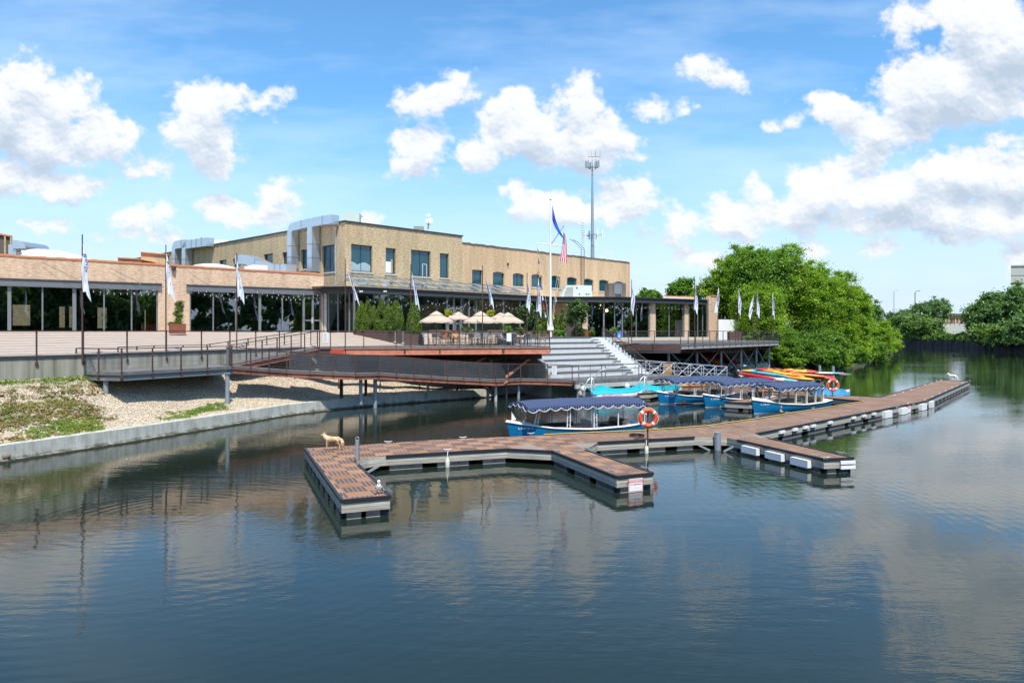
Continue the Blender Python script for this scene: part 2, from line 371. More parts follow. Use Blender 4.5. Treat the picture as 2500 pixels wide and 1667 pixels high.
def mk():   # dock tiles: plain and slatted squares in turn
    m,nt,b,o=nodes('dock_tiles'); vec=coords(nt,'UV')
    sep=N(nt,'ShaderNodeSeparateXYZ'); L(nt,vec,sep.inputs[0]); T=.61
    ux=math_(nt,'DIVIDE',sep.outputs[0],T); uy=math_(nt,'DIVIDE',sep.outputs[1],T)
    par=math_(nt,'MODULO',math_(nt,'ABSOLUTE',math_(nt,'ADD',math_(nt,'FLOOR',ux),math_(nt,'FLOOR',uy))),2)
    f=noise(nt,coords(nt,'UV',(1.2,9,1)),2,5); g=noise(nt,vec,.7,4); h=noise(nt,vec,7,3)
    pl=ramp(nt,f,[(.3,(.28,.145,.075)),(.7,(.50,.28,.155))])
    st=math_(nt,'GREATER_THAN',math_(nt,'FRACT',math_(nt,'MULTIPLY',ux,5)),.42)
    sl=mixc(nt,st,(.34,.21,.13),(.13,.085,.075))
    wn=N(nt,'ShaderNodeTexWhiteNoise'); wn.noise_dimensions='2D'; cb=N(nt,'ShaderNodeCombineXYZ'); L(nt,math_(nt,'FLOOR',ux),cb.inputs[0]); L(nt,math_(nt,'FLOOR',uy),cb.inputs[1]); L(nt,cb.outputs[0],wn.inputs['Vector'])
    col=mixc(nt,par,pl,sl); col=mixc(nt,wn.outputs['Value'],mixc(nt,1.0,col,(.7,.68,.68),'MULTIPLY'),col)
    col=mixc(nt,g,col,mixc(nt,1.0,col,(.75,.72,.72),'MULTIPLY'))
    ex=math_(nt,'LESS_THAN',math_(nt,'FRACT',uy),.035); col=mixc(nt,ex,col,mixc(nt,1.0,col,(.5,.5,.5),'MULTIPLY'))
    drop=math_(nt,'GREATER_THAN',noise(nt,vec,3.1,5,.75),.71); col=mixc(nt,math_(nt,'MULTIPLY',drop,.7),col,(.75,.74,.70))
    # farther out the slats have weathered to an even brown
    L(nt,col,b.inputs['Base Color']); b.inputs['Roughness'].default_value=.75; bump(nt,b,h,.15,.01); return m
M['tiles']=mk()
def mk():
    m,nt,b,o=nodes('dock_planks_brown'); f=noise(nt,coords(nt,'UV',(5,.6,1)),2,5); g=noise(nt,coords(nt,'UV'),.6,5)
    col=ramp(nt,math_(nt,'ADD',math_(nt,'MULTIPLY',f,.6),math_(nt,'MULTIPLY',g,.4)),[(.32,(.10,.055,.035)),(.5,(.22,.125,.075)),(.68,(.37,.235,.15))])
    drop=math_(nt,'GREATER_THAN',noise(nt,coords(nt,'UV'),2.7,5,.75),.72); col=mixc(nt,math_(nt,'MULTIPLY',drop,.6),col,(.7,.69,.66))
    L(nt,col,b.inputs['Base Color']); b.inputs['Roughness'].default_value=.75; bump(nt,b,f,.2,.01); return m
M['dock_brown']=mk()
def mk():   # boat hull: blue with a white waterline stripe
    m,nt,b,o=nodes('blue_hull'); tc=N(nt,'ShaderNodeTexCoord'); sep=N(nt,'ShaderNodeSeparateXYZ'); L(nt,tc.outputs['Object'],sep.inputs[0])
    f=noise(nt,coords(nt,'Object',(.7,.7,5)),3,4); col=mixc(nt,f,(.0,.14,.32),(.015,.22,.44))
    k=math_(nt,'LESS_THAN',sep.outputs[2],.055); col=mixc(nt,k,col,(.72,.72,.70)); k2=math_(nt,'LESS_THAN',sep.outputs[2],.005); col=mixc(nt,k2,col,(.03,.03,.03))
    L(nt,col,b.inputs['Base Color']); b.inputs['Roughness'].default_value=.22; return m
M['hull']=mk()
def mk():
    m,nt,b,o=nodes('striped_navy_canvas'); tc=N(nt,'ShaderNodeTexCoord'); sep=N(nt,'ShaderNodeSeparateXYZ'); L(nt,tc.outputs['UV'],sep.inputs[0])
    s=math_(nt,'LESS_THAN',math_(nt,'FRACT',math_(nt,'DIVIDE',sep.outputs[0],.125)),.17)
    f=noise(nt,coords(nt,'Object'),1.5,4); col=mixc(nt,f,(.003,.010,.045),(.006,.018,.080)); col=mixc(nt,s,col,(.22,.28,.40))
    L(nt,col,b.inputs['Base Color']); b.inputs['Roughness'].default_value=.8; bump(nt,b,noise(nt,coords(nt,'Object'),1.8,3),.25,.08); return m
M['stripe']=mk()
def mk():   # american flag cloth
    m,nt,b,o=nodes('striped_flag_cloth'); tc=N(nt,'ShaderNodeTexCoord'); sep=N(nt,'ShaderNodeSeparateXYZ'); L(nt,tc.outputs['UV'],sep.inputs[0])
    s=math_(nt,'LESS_THAN',math_(nt,'FRACT',math_(nt,'MULTIPLY',sep.outputs[1],3.5)),.5); col=mixc(nt,s,(.78,.77,.78),(.62,.03,.06))
    c=math_(nt,'MULTIPLY',math_(nt,'LESS_THAN',sep.outputs[0],.4),math_(nt,'GREATER_THAN',sep.outputs[1],.46))
    vo=N(nt,'ShaderNodeTexVoronoi'); vo.inputs['Scale'].default_value=16; vo.inputs['Randomness'].default_value=0; L(nt,tc.outputs['UV'],vo.inputs['Vector'])
    st=math_(nt,'LESS_THAN',vo.outputs['Distance'],.28); col=mixc(nt,c,col,mixc(nt,st,(.02,.04,.20),(.8,.8,.8)))
    L(nt,col,b.inputs['Base Color']); b.inputs['Roughness'].default_value=.8; return m
M['usflag']=mk()
def mk():   # water
    m,nt,b,out=nodes('river_water')
    b.inputs['Base Color'].default_value=(.013,.021,.015,1); b.inputs['Roughness'].default_value=.015; b.inputs['IOR'].default_value=1.42
    tc=N(nt,'ShaderNodeTexCoord')
    w1=noise(nt,coords(nt,'Object',(.55,1.6,1),R(12)),1.5,3,.55)
    w2=noise(nt,coords(nt,'Object',(.8,2.2,1),R(-8)),5.0,3,.6)
    big=noise(nt,coords(nt,'Object',(.35,1,1)),.11,3)
    amp=ramp(nt,big,[(.38,(.12,.12,.12)),(.66,(1,1,1))])
    wv=N(nt,'ShaderNodeTexWave'); wv.wave_type='RINGS'; wv.rings_direction='SPHERICAL'; wv.inputs['Scale'].default_value=.9; wv.inputs['Distortion'].default_value=4.5; wv.inputs['Detail'].default_value=3; wv.inputs['Detail Scale'].default_value=.6
    mp=N(nt,'ShaderNodeMapping'); mp.inputs['Location'].default_value=(9,-19,0); L(nt,tc.outputs['Object'],mp.inputs[0]); L(nt,mp.outputs[0],wv.inputs['Vector'])
    h=math_(nt,'ADD',math_(nt,'MULTIPLY',w1,1.0),math_(nt,'MULTIPLY',w2,.22))
    h=math_(nt,'MULTIPLY',h,amp); 
    h=math_(nt,'ADD',h,math_(nt,'MULTIPLY',wv.outputs['Fac'],.05))
    bn=N(nt,'ShaderNodeBump'); bn.inputs['Strength'].default_value=1.0; bn.inputs['Distance'].default_value=.012; L(nt,h,bn.inputs['Height']); L(nt,bn.outputs[0],b.inputs['Normal'])
    return m
M['water']=mk()
# ---------------------------------------------------------------- camera, sun, sky
cam=bpy.data.cameras.new('camera'); co=bpy.data.objects.new('camera',cam); COL.objects.link(co); sc.camera=co
co.location=(0,0,CAMZ); co.rotation_euler=(R(90),0,0); cam.sensor_width=36; cam.lens=36*F/2500; cam.clip_end=6000; cam.clip_start=.1
cam.shift_y=-(833.5-HOR)/2500
SUN_EL=R(61); SDX,SDY=.24,-.97                                   # where the sun stands, seen from the scene
n_=math.hypot(SDX,SDY); SD=Vector((SDX/n_*math.cos(SUN_EL),SDY/n_*math.cos(SUN_EL),math.sin(SUN_EL)))
sl=bpy.data.lights.new('sun','SUN'); so=bpy.data.objects.new('sun',sl); COL.objects.link(so); sl.energy=4.4; sl.angle=R(.53); sl.color=(1,.955,.88)
so.rotation_euler=SD.to_track_quat('Z','Y').to_euler()
w=bpy.data.worlds.new('World'); sc.world=w; w.use_nodes=True; nt=w.node_tree; nt.nodes.clear()
wo=N(nt,'ShaderNodeOutputWorld'); bg=N(nt,'ShaderNodeBackground'); L(nt,bg.outputs[0],wo.inputs[0])
sky=N(nt,'ShaderNodeTexSky'); sky.sky_type='NISHITA'; sky.sun_disc=False; sky.sun_elevation=SUN_EL; sky.sun_rotation=math.atan2(SDX,SDY); sky.air_density=1.0; sky.dust_density=.6; sky.ozone_density=2.2; sky.altitude=100
SKYS=.10
# the clouds: soft ellipses given by direction (x/y, z/y), broken up by noise
CL=[(60,190,80,62),(20,270,95,110),(140,235,75,60),(200,290,75,50),(90,330,120,70),(240,335,85,50),(300,300,38,26),(325,385,62,30),(120,425,110,38),(0,400,80,60),(70,105,18,14),
(470,245,72,62),(525,225,45,40),(450,310,86,52),(490,360,70,40),(580,240,40,18),(632,208,16,12),
(510,470,66,30),(625,450,45,30),(600,495,75,34),(290,505,58,24),(375,478,28,26),(270,552,36,16),(372,550,34,15),(90,515,46,18),(640,412,24,10),
(1005,220,78,36),(955,235,50,28),(960,330,66,48),(960,370,70,36),(1170,245,62,36),(1200,310,120,58),(1325,230,62,58),(1340,320,105,72),(1410,365,60,32),(1100,350,60,40),(1040,178,36,18),
(1200,460,52,44),(1260,475,110,34),(1340,485,150,34),(1440,445,60,38),(1480,485,48,24),
(1640,160,42,34),(1680,190,28,20),(1600,150,24,18),(1545,245,58,14),(1495,250,26,26),
(2300,110,130,125),(2230,40,110,60),(2060,55,42,40),(2180,200,150,100),(2260,240,110,60),(1920,255,86,40),(1830,285,50,16),(2010,300,100,34),(2100,230,95,70),
(2010,360,60,42),(1900,435,100,56),(2050,440,150,62),(2200,400,150,66),(2330,410,90,70),(1700,500,84,52),(1740,440,42,38),(1830,480,80,44),(2000,510,110,26),(2160,490,160,44),(2300,500,100,50),
(1545,535,42,28),(1600,515,56,28),(1600,600,70,20),(1860,580,42,20),(2010,575,64,22),(2200,540,80,20),(2345,590,30,40),(1390,590,18,12),(880,500,30,14),(2330,320,60,20)]
CN1,CB1,CO=.085,.024,.005
tc=N(nt,'ShaderNodeTexCoord'); sp=N(nt,'ShaderNodeSeparateXYZ'); L(nt,tc.outputs['Generated'],sp.inputs[0])
ay=math_(nt,'MAXIMUM',math_(nt,'ABSOLUTE',sp.outputs[1]),.02)
U_=math_(nt,'DIVIDE',sp.outputs[0],ay); V_=math_(nt,'DIVIDE',sp.outputs[2],ay)
# the soft cloud map is stored as a sum of products of curves, a_k(u) * b_k(v)
UM,VM=.82,.52; gu=np.linspace(-UM,UM,181); gv=np.linspace(-.02,VM,101); EF=np.full((101,181),-.07)
for (x,y,rx,ry) in CL:
    k=2500/2352; cx=(x*k-1250)/F; cy=(HOR-y*k)/F; rx=rx*k/F; ry=ry*k/F; rm=math.sqrt(rx*ry)
    d=rm*(1-np.hypot((gu[None,:]-cx)/rx,(gv[:,None]-cy)/ry)); h=.006
    EF=np.maximum(EF,d)+h*np.exp(-np.abs(EF-d)/h)*.5
EF=np.clip(EF,-.07,.09)
Us,Ss,Vs=np.linalg.svd(EF,full_matrices=False); RK=21
def vcurve(src, xs01, funcs):
    n=N(nt,'ShaderNodeVectorCurve'); L(nt,src,n.inputs['Vector']); mp=n.mapping; mp.use_clip=False
    for i,f in enumerate(funcs):
        c=mp.curves[i]; xs=2*xs01-1
        c.points[0].location=(xs[0],float(f[0])); c.points[1].location=(xs[-1],float(f[-1]))
        for x,y in zip(xs[1:-1],f[1:-1]): c.points.new(float(x),float(y))
        for p in c.points: p.handle_type='VECTOR'
    mp.update(); return n.outputs[0]
def tri(v,lo,hi):
    q=math_(nt,'MULTIPLY_ADD',v,2/(hi-lo),-1-2*lo/(hi-lo)); q=math_(nt,'MAXIMUM',math_(nt,'MINIMUM',q,1.0),-1.0)
    c=N(nt,'ShaderNodeCombineXYZ'); [L(nt,q,c.inputs[i]) for i in range(3)]; return c.outputs[0]
nw=N(nt,'ShaderNodeTexNoise'); nw.inputs['Scale'].default_value=13; nw.inputs['Detail'].default_value=3
cb=N(nt,'ShaderNodeCombineXYZ'); L(nt,U_,cb.inputs[0]); L(nt,V_,cb.inputs[1]); P=cb.outputs[0]; L(nt,P,nw.inputs['Vector'])
wc=N(nt,'ShaderNodeSeparateColor'); L(nt,nw.outputs['Color'],wc.inputs[0])
U2=math_(nt,'ADD',U_,math_(nt,'MULTIPLY_ADD',wc.outputs[0],.05,-.025)); V2=math_(nt,'ADD',V_,math_(nt,'MULTIPLY_ADD',wc.outputs[1],.035,-.0175))
tu=tri(U2,-UM,UM); tv=tri(V2,-.02,VM); tv2=tri(math_(nt,'ADD',V2,.030),-.02,VM)
xu=(gu+UM)/(2*UM); xv=(gv+.02)/(VM+.02); E=E2=None
for k0 in range(0,RK,3):
    fa=[];fb=[];wt=[]
    for k in range(k0,k0+3):
        a=Vs[k]; b_=Us[:,k]; ma=np.abs(a).max(); mb_=np.abs(b_).max(); fa.append(a/ma); fb.append(b_/mb_); wt.append(float(Ss[k]*ma*mb_))
    A=vcurve(tu,xu,fa)
    def term(t):
        B=vcurve(t,xv,fb); m=N(nt,'ShaderNodeVectorMath'); m.operation='MULTIPLY'; L(nt,A,m.inputs[0]); L(nt,B,m.inputs[1])
        d=N(nt,'ShaderNodeVectorMath'); d.operation='DOT_PRODUCT'; L(nt,m.outputs[0],d.inputs[0]); d.inputs[1].default_value=wt; return d.outputs['Value']
    t=term(tv); E=t if E is None else math_(nt,'ADD',E,t)
    if k0==9: E12=E
    if k0<12: t=term(tv2); E2=t if E2 is None else math_(nt,'ADD',E2,t)
def vadd(vec,o):
    a=N(nt,'ShaderNodeVectorMath'); a.operation='ADD'; L(nt,vec,a.inputs[0]); a.inputs[1].default_value=o; return a.outputs[0]
def billow(vec):
    t=None
    for s_,w_ in ((26,.62),(62,.38)):
        v=N(nt,'ShaderNodeTexVoronoi'); v.feature='F1'; v.inputs['Scale'].default_value=s_; v.voronoi_dimensions='2D'; L(nt,vec,v.inputs['Vector'])
        q=math_(nt,'MULTIPLY',v.outputs['Distance'],-w_); t=q if t is None else math_(nt,'ADD',t,q)
    return t
def cn(vec,sx,sy,scale,detail,rough=.55,nz=0):
    mp=N(nt,'ShaderNodeMapping'); mp.inputs['Scale'].default_value=(sx,sy,1); mp.inputs['Location'].default_value=(0,0,nz); L(nt,vec,mp.inputs[0]); return noise(nt,mp.outputs[0],scale,detail,rough)
cw=N(nt,'ShaderNodeCombineXYZ'); L(nt,U2,cw.inputs[0]); L(nt,V2,cw.inputs[1]); PW=cw.outputs[0]
n1=cn(P,1,1.15,21,9,.63); n2=cn(vadd(P,(.0015,.0045,0)),1,1.15,21,7,.60)
B1=billow(PW)
D=math_(nt,'ADD',E,math_(nt,'ADD',math_(nt,'MULTIPLY_ADD',n1,CN1,-CN1*.5),math_(nt,'MULTIPLY_ADD',B1,CB1,CB1*.38+CO)))
al=N(nt,'ShaderNodeMapRange'); al.interpolation_type='SMOOTHSTEP'; L(nt,D,al.inputs['Value']); al.inputs['From Min'].default_value=-.004; al.inputs['From Max'].default_value=.017
dn=N(nt,'ShaderNodeMapRange'); dn.interpolation_type='LINEAR'; L(nt,math_(nt,'ADD',E2,math_(nt,'MULTIPLY_ADD',n1,.06,-.03)),dn.inputs['Value']); dn.inputs['From Min'].default_value=.0; dn.inputs['From Max'].default_value=.07
rel=math_(nt,'MULTIPLY',math_(nt,'SUBTRACT',n1,n2),2.4)
sh=math_(nt,'SUBTRACT',math_(nt,'ADD',math_(nt,'ADD',math_(nt,'MULTIPLY',dn.outputs[0],.55),math_(nt,'MULTIPLY_ADD',math_(nt,'SUBTRACT',E2,E12),11,.22)),math_(nt,'MULTIPLY_ADD',B1,-.45,-.15)),rel)
cc=ramp(nt,sh,[(.0,(.735,.74,.75)),(.25,(.68,.70,.73)),(.55,(.53,.585,.655)),(1,(.40,.47,.565))])
cirrus=ramp(nt,cn(P,1.2,5,2.2,4,.62,9),[(.45,(0,0,0)),(.75,(.5,.5,.5))])
skc=mixc(nt,1.0,sky.outputs[0],(SKYS,)*3,'MULTIPLY')
hz=N(nt,'ShaderNodeMapRange'); L(nt,sp.outputs[2],hz.inputs['Value']); hz.inputs['From Min'].default_value=.0; hz.inputs['From Max'].default_value=.30; hz.inputs['To Min'].default_value=1; hz.inputs['To Max'].default_value=0; hz.interpolation_type='SMOOTHSTEP'
skt=mixc(nt,hz.outputs[0],mixc(nt,1.0,skc,(.90,1.42,1.66),'MULTIPLY'),(.53,.64,.77))
skt=mixc(nt,math_(nt,'MULTIPLY',cirrus,.6),skt,(.70,.82,.92))
fin=mixc(nt,math_(nt,'MULTIPLY',al.outputs[0],.96),skt,cc)
L(nt,fin,bg.inputs[0]); bg.inputs[1].default_value=1.0
w.cycles.sampling_method='MANUAL'; w.cycles.sample_map_resolution=256
sc.view_settings.view_transform='Standard'; sc.view_settings.look='None'; sc.view_settings.exposure=.48; sc.view_settings.gamma=1
# ---------------------------------------------------------------- water and land
mb=MB(); mb.poly([(-400,-300,0),(600,-300,0),(600,1500,0),(-400,1500,0)]); struct(mb.build('water',M['water']))
mb=MB(); mb.poly([(-3000,-3000,-1.2),(3000,-3000,-1.2),(3000,4000,-1.2),(-3000,4000,-1.2)]); struct(mb.build('ground',M['soil']))
class Fac:      # a facade plane: plan line from p0 to p1, outward side to the right of travel (towards the river)
    def __init__(s,p0,p1):
        s.p0=V(p0[0],p0[1]); s.p1=V(p1[0],p1[1]); s.L=(s.p1-s.p0).length; s.d=(s.p1-s.p0).normalized(); s.n=V(s.d[1],-s.d[0])
    def s(s_,px):
        t=(px-1250)/F; return (t*s_.p0[1]-s_.p0[0])/(s_.d[0]-t*s_.d[1])
    def Y(s_,px): return s_.p0[1]+s_.s(px)*s_.d[1]
    def z(s_,px,py): return CAMZ-(py-HOR)*s_.Y(px)/F
    def P(s_,s,z,o=0.0):
        q=s_.p0+s_.d*s+s_.n*o; return V(q[0],q[1],z)
    def box(s_,mb,s0,s1,z0,z1,o0,o1,mi=0):
        a=s_.P(s0,z0,o0); mb.obox(a,s_.P(s1,z0,o0)-a,s_.P(s0,z0,o1)-a,V(0,0,z1-z0),mi)
def wall(mb,fc,s0,s1,z0,z1,ops,depth=.3,mi=0,ztop=None,jm=None):
    """brick wall with real openings; ops: (sa,sb,za,zb,arch)"""
    zt=ztop or (lambda s:z1); jm=mi if jm is None else jm
    cols=[]; cur=s0
    for (a,b,za,zb,arch) in sorted(ops):
        if a>cur: cols.append((cur,a,None))
        n=8 if arch else 1
        for k in range(n):
            u0=a+(b-a)*k/n; u1=a+(b-a)*(k+1)/n
            h=lambda u:zb-arch*(2*(u-a)/(b-a)-1)**2
            cols.append((u0,u1,(za,h(u0),h(u1))))
        for (u,zz,sg) in ((a,zb-arch,1),(b,zb-arch,-1)):
            q=[fc.P(u,za,0),fc.P(u,zz,0),fc.P(u,zz,-depth),fc.P(u,za,-depth)]; mb.poly(q if sg<0 else q[::-1],jm)
        mb.poly([fc.P(a,za,0),fc.P(b,za,0),fc.P(b,za,-depth),fc.P(a,za,-depth)],jm)
        cur=b
    if cur<s1: cols.append((cur,s1,None))
    for u0,u1,h in cols:
        if h is None: mb.poly([fc.P(u0,z0),fc.P(u1,z0),fc.P(u1,zt(u1)),fc.P(u0,zt(u0))],mi)
        else:
            if h[0]>z0+.01: mb.poly([fc.P(u0,z0),fc.P(u1,z0),fc.P(u1,h[0]),fc.P(u0,h[0])],mi)
            mb.poly([fc.P(u0,h[1]),fc.P(u1,h[2]),fc.P(u1,zt(u1)),fc.P(u0,zt(u0))],mi)
            mb.poly([fc.P(u0,h[1]),fc.P(u0,h[1],-depth),fc.P(u1,h[2],-depth),fc.P(u1,h[2])],jm)
# plan lines
WALLP=[(-27,19.5),(-21.8,30.5),(-19.6,33.7),(-18.9,36.2),(-17.1,40.6),(-13.9,48.6),(-9.5,55),(-.2,57.3)]
FH=Fac((-35,50.4),(-16.4,64)); FH_E=FH.s(789)
uu=V(.687,.727); FL=Fac((-13.1,63.6),(-13.1+.687*40,63.6+.727*40))
B0=V(4.38,50.6); bw=V(.81,.586); bn=V(-.586,.81)
def BP(a,b,z): q=B0+bw*a+bn*b; return V(q[0],q[1],z)
FP=Fac((11.4,82),(24.3,90.6))
# terrace: paving that rises gently from the river edge to the buildings
pairs=[((-27,19.5,3.63),(-47,41.6,4.65)),((-21.8,30.5,3.63),(-35,50.4,4.65)),((-19.6,33.7,3.63),(-31,53.3,4.65)),((-18.9,36.2,3.63),(-27,56.2,4.65)),((-17.1,40.6,3.63),(-21,60.6,4.62)),((-13.9,48.6,3.63),(-16.6,63.9,4.58)),
 ((-11.9,51.2,3.63),(-13.1,63.6,4.55)),((-9.5,55,3.63),(-6.5,70.5,4.40)),((-1.2,57.6,3.72),(1.2,79,4.25)),(tuple(BP(0,7.8,4.21)),(3,80,4.2)),(tuple(BP(9.9,7.8,3.9)),(11.4,82.2,3.62)),((11.6,69.2,3.62),(14,84,3.6)),((20,75,3.6),(19,88,3.6)),((29.5,82,3.6),(24.6,91,3.6))]
mb=MB(); rows=[[Vector(a)+(Vector(b)-Vector(a))*(t/8) for t in range(9)] for a,b in pairs]
rows2=[[r[j]+V(0,0,-.0) for r in rows] for j in range(9)]
mb.grid(rows2,0,True); ter=mb.build('terrace_paving',M['paving']); struct(ter)
mb=MB()      # floor under all the buildings
mb.poly([(-90,20,3.3),(-27,19.5,3.3),(-21.8,31,3.3),(-18.9,36.5,3.3),(-13.9,49,3.3),(-9.5,56,3.3),(0,58.5,3.3),(9,66,3.3),(12,71,3.3),(30,84,3.3),(34,92,3.3),(60,125,3.3),(90,210,3.3),(110,330,3.3),(0,500,3.3),(-200,400,3.3)])
struct(mb.build('building_ground',M['land']))
# stained concrete retaining wall of the terrace
t=thing('retaining_wall','long stained concrete retaining wall under the edge of the pale terrace','wall')
mb=MB(); mp=MB()
for (a,b) in zip(WALLP[:-1],WALLP[1:]):
    a=V(a[0],a[1]); b=V(b[0],b[1]); d=(b-a).normalized(); n=V(d[1],-d[0])
    mb.obox(V(a[0]-n[0]*.3,a[1]-n[1]*.3,.2),V(*(b-a),0),V(n[0]*.3,n[1]*.3,0),V(0,0,3.31))
    mp.obox(V(a[0]-n[0]*.15,a[1]-n[1]*.15,3.51),V(*(b-a),0),V(n[0]*.19,n[1]*.19,0),V(0,0,.12))
mb.build('wall_panel',M['wall_conc'],t); mp.build('edge_angle',M['steel_dark'],t)
# ---------------------------------------------------------------- gravel bank
CURB=[(-21.3,17.5),(-18.3,26.35),(-16.3,30.8),(-14.6,35.1),(-12.5,41.07),(-10.4,44.3),(-8.6,46.3),(-4.8,49.6),(-.8,53.2),(3.4,57.6),(5.5,60)]
def resample(pl,n):
    pts=[V(p[0],p[1]) for p in pl]; d=[0]
    for a,b in zip(pts[:-1],pts[1:]): d.append(d[-1]+(b-a).length)
    out=[]
    for k in range(n):
        s=d[-1]*k/(n-1); i=max(j for j in range(len(d)) if d[j]<=s+1e-9); i=min(i,len(pts)-2)
        out.append(pts[i]+(pts[i+1]-pts[i])*((s-d[i])/(d[i+1]-d[i])))
    return out
BANKN=90
cr=resample(CURB,BANKN); wl=resample([(-27,19.5),(-21.8,30.5),(-19.6,33.7),(-18.9,36.2),(-17.1,40.6),(-13.9,48.6),(-9.5,54.5),(-3,58.5),(5.5,64)],BANKN)
def bankz(i,t):
    w=i/(BANKN-1); top=2.62+.25*min(1,max(0,(w-.35)/.2)); return .58+(top-.58)*(t**1.45)
def bankp(i,t,h=0):
    i0=min(int(i),BANKN-2); f=i-i0; a=cr[i0]*(1-f)+cr[i0+1]*f; b=wl[i0]*(1-f)+wl[i0+1]*f
    d=(b-a).normalized(); a=a+d*.33; q=a+(b-a)*t
    z=bankz(i,t)+.07*math.sin(q[0]*1.7+q[1]*.9)*math.sin(t*3.1)+.05*math.sin(q[0]*4.1-q[1]*3.3)*math.sin(t*3.1)
    return V(q[0],q[1],z+h)
mb=MB(); mb.grid([[bankp(i,t/30) for i in np.linspace(0,BANKN-1,220)] for t in range(31)])
struct(mb.build('gravel_bank',M['gravel']))
def scatter_stones(name, pts, r0, r1, mat, flat=.7, kind='stuff', label=None, cat=None):
    n=len(pts); P_=np.array(pts); base=np.array([[1,0,0],[0,1,0],[-1,0,0],[0,-1,0],[0,0,1],[0,0,-1]],float)
    r=rng.uniform(r0,r1,n)**1.0; sc3=rng.uniform(.7,1.3,(n,1,3)); sc3[:,:,2]*=flat
    v=base[None]*sc3+rng.normal(0,.18,(n,6,3)); th=rng.uniform(0,6.28,n); ph=rng.normal(0,.4,n)
    x=v[:,:,0]*np.cos(th)[:,None]-v[:,:,1]*np.sin(th)[:,None]; y=v[:,:,0]*np.sin(th)[:,None]+v[:,:,1]*np.cos(th)[:,None]; z=v[:,:,2]+x*np.sin(ph)[:,None]*.5
    v=np.stack([x,y,z],-1)*r[:,None,None]+P_[:,None,:]
    f=np.array([[0,1,4],[1,2,4],[2,3,4],[3,0,4],[1,0,5],[2,1,5],[3,2,5],[0,3,5]]); fa=(f[None]+np.arange(n)[:,None,None]*6).reshape(-1,3)
    uv=np.zeros((n,24,2)); uv[:,:,0]=rng.uniform(0,1,n)[:,None]
    o=npmesh(name,v.reshape(-1,3),fa,mat,uv=uv.reshape(-1,2)); tag(o,label,cat,kind=kind); return o
pts=[]
for k in range(64000):
    i=BANKN*.995*random.random()**1.15; t=random.random(); p=bankp(min(i,BANKN-1.01),t,.01); pts.append(tuple(p))
scatter_stones('gravel_stones',pts,.014,.045,M['stone'],label='loose cream and tan stones covering the sloping bank',cat='stones')
# weeds on the gravel
def leafcloud(name, centers, radii, per, size, mat, parent=None, flat=False, stretch=1.0, up=.3, uvy=None, seedr=None, kind=None, soft=False):
    """many small leaf faces spread through blobs; centers (n,3), radii (n,3), per leaves each"""
    C=np.repeat(np.asarray(centers,float),per,axis=0); Rr=np.repeat(np.asarray(radii,float),per,axis=0); n=len(C)
    d=rng.normal(0,1,(n,3)); d/=np.linalg.norm(d,axis=1)[:,None]; rad=rng.uniform(0,1,n)**.38
    if soft: rad=np.abs(rng.normal(0,.64,n))+.05; Rr=Rr*rng.uniform(.75,1.35,(n,3))
    if flat: d[:,2]=np.abs(d[:,2])
    p=C+d*Rr*rad[:,None]
    nrm=d*(.35 if soft else .8)+rng.normal(0,.7 if soft else .55,(n,3)); nrm[:,2]+=up; nrm/=np.linalg.norm(nrm,axis=1)[:,None]
    a=np.cross(nrm,rng.normal(0,1,(n,3))); a/=np.linalg.norm(a,axis=1)[:,None]; b=np.cross(nrm,a)
    s=(rng.uniform(.6,1.25,n)*size)[:,None]; a=a*s; b=b*s*.62*1.0
    if stretch!=1: a[:,2]*=stretch; b[:,2]*=stretch
    bend=nrm*s*.22
    v=np.stack([p-a,p-b*.9+bend,p+a,p+b*.9+bend],1)
    f=(np.arange(n)[:,None]*4+np.arange(4)[None])
    cl=np.repeat(rng.uniform(0,1,len(centers)),per); t=np.clip(cl*.5+rng.uniform(0,1,n)*.5+d[:,2]*.08,0,1)
    uv=np.zeros((n,4,2)); uv[:,:,0]=t[:,None]; uv[:,:,1]=rng.uniform(0,1,n)[:,None]
    o=npmesh(name,v.reshape(-1,3),f,mat,parent,uv.reshape(-1,2)); 
    if kind: o['kind']=kind
    return o
def weed_patch(name,spots,mat,label,size=.03,per=34,h=.10):
    cs=[];rs=[]
    for (i0,i1,t0,t1,n) in spots:
        for k in range(n):
            i=random.uniform(i0,i1); t=random.uniform(t0,t1); q=bankp(i,t); cs.append(tuple(q)); s=random.uniform(.05,.32); rs.append((s,s,h*random.uniform(.5,1)))
    o=leafcloud(name,cs,rs,per,size,mat,flat=True,up=.6); tag(o,label,'weeds',kind='stuff')
def bi(px,py):     # bank parameters (i,t) of the point seen at that pixel
    best=None
    for i in np.linspace(0,BANKN-1.01,180):
        for t in np.linspace(0,1,26):
            p=bankp(i,t); x=1250+F*p[0]/p[1]; y=HOR+F*(CAMZ-p[2])/p[1]; e=(x-px)**2+(y-py)**2
            if best is None or e<best[0]: best=(e,i,t)
    return best[1],best[2]
def patches(lst):
    out=[]
    for (px,py,di,dt,n) in lst:
        i,t=bi(px,py); out.append((max(0,i-di),min(BANKN-1.02,i+di),max(0,t-dt),min(1,t+dt),n))
    return out
weed_patch('weed_patch',patches([(20,925,6,.05,90),(120,922,4,.04,60),(185,930,2,.05,30),(60,960,4,.08,40),(95,985,3,.10,60),(30,1000,4,.12,90),(150,1000,3,.12,40),(60,1035,5,.12,60)]),M['weed'],'low green weeds creeping along the top of the stone bank')
weed_patch('weed_patch',patches([(150,1045,2.0,.11,120),(190,1035,1.6,.10,110),(215,1050,1.0,.05,40),(90,1050,2,.05,30)]),M['weed'],'bright green weed patch low on the stone bank')
weed_patch('weed_patch',patches([(470,1005,2.4,.07,90),(500,1000,2.2,.07,90),(530,992,1,.05,25),(440,1015,2,.05,40)]),M['weed'],'green weeds beside the curb under the walkway platform')
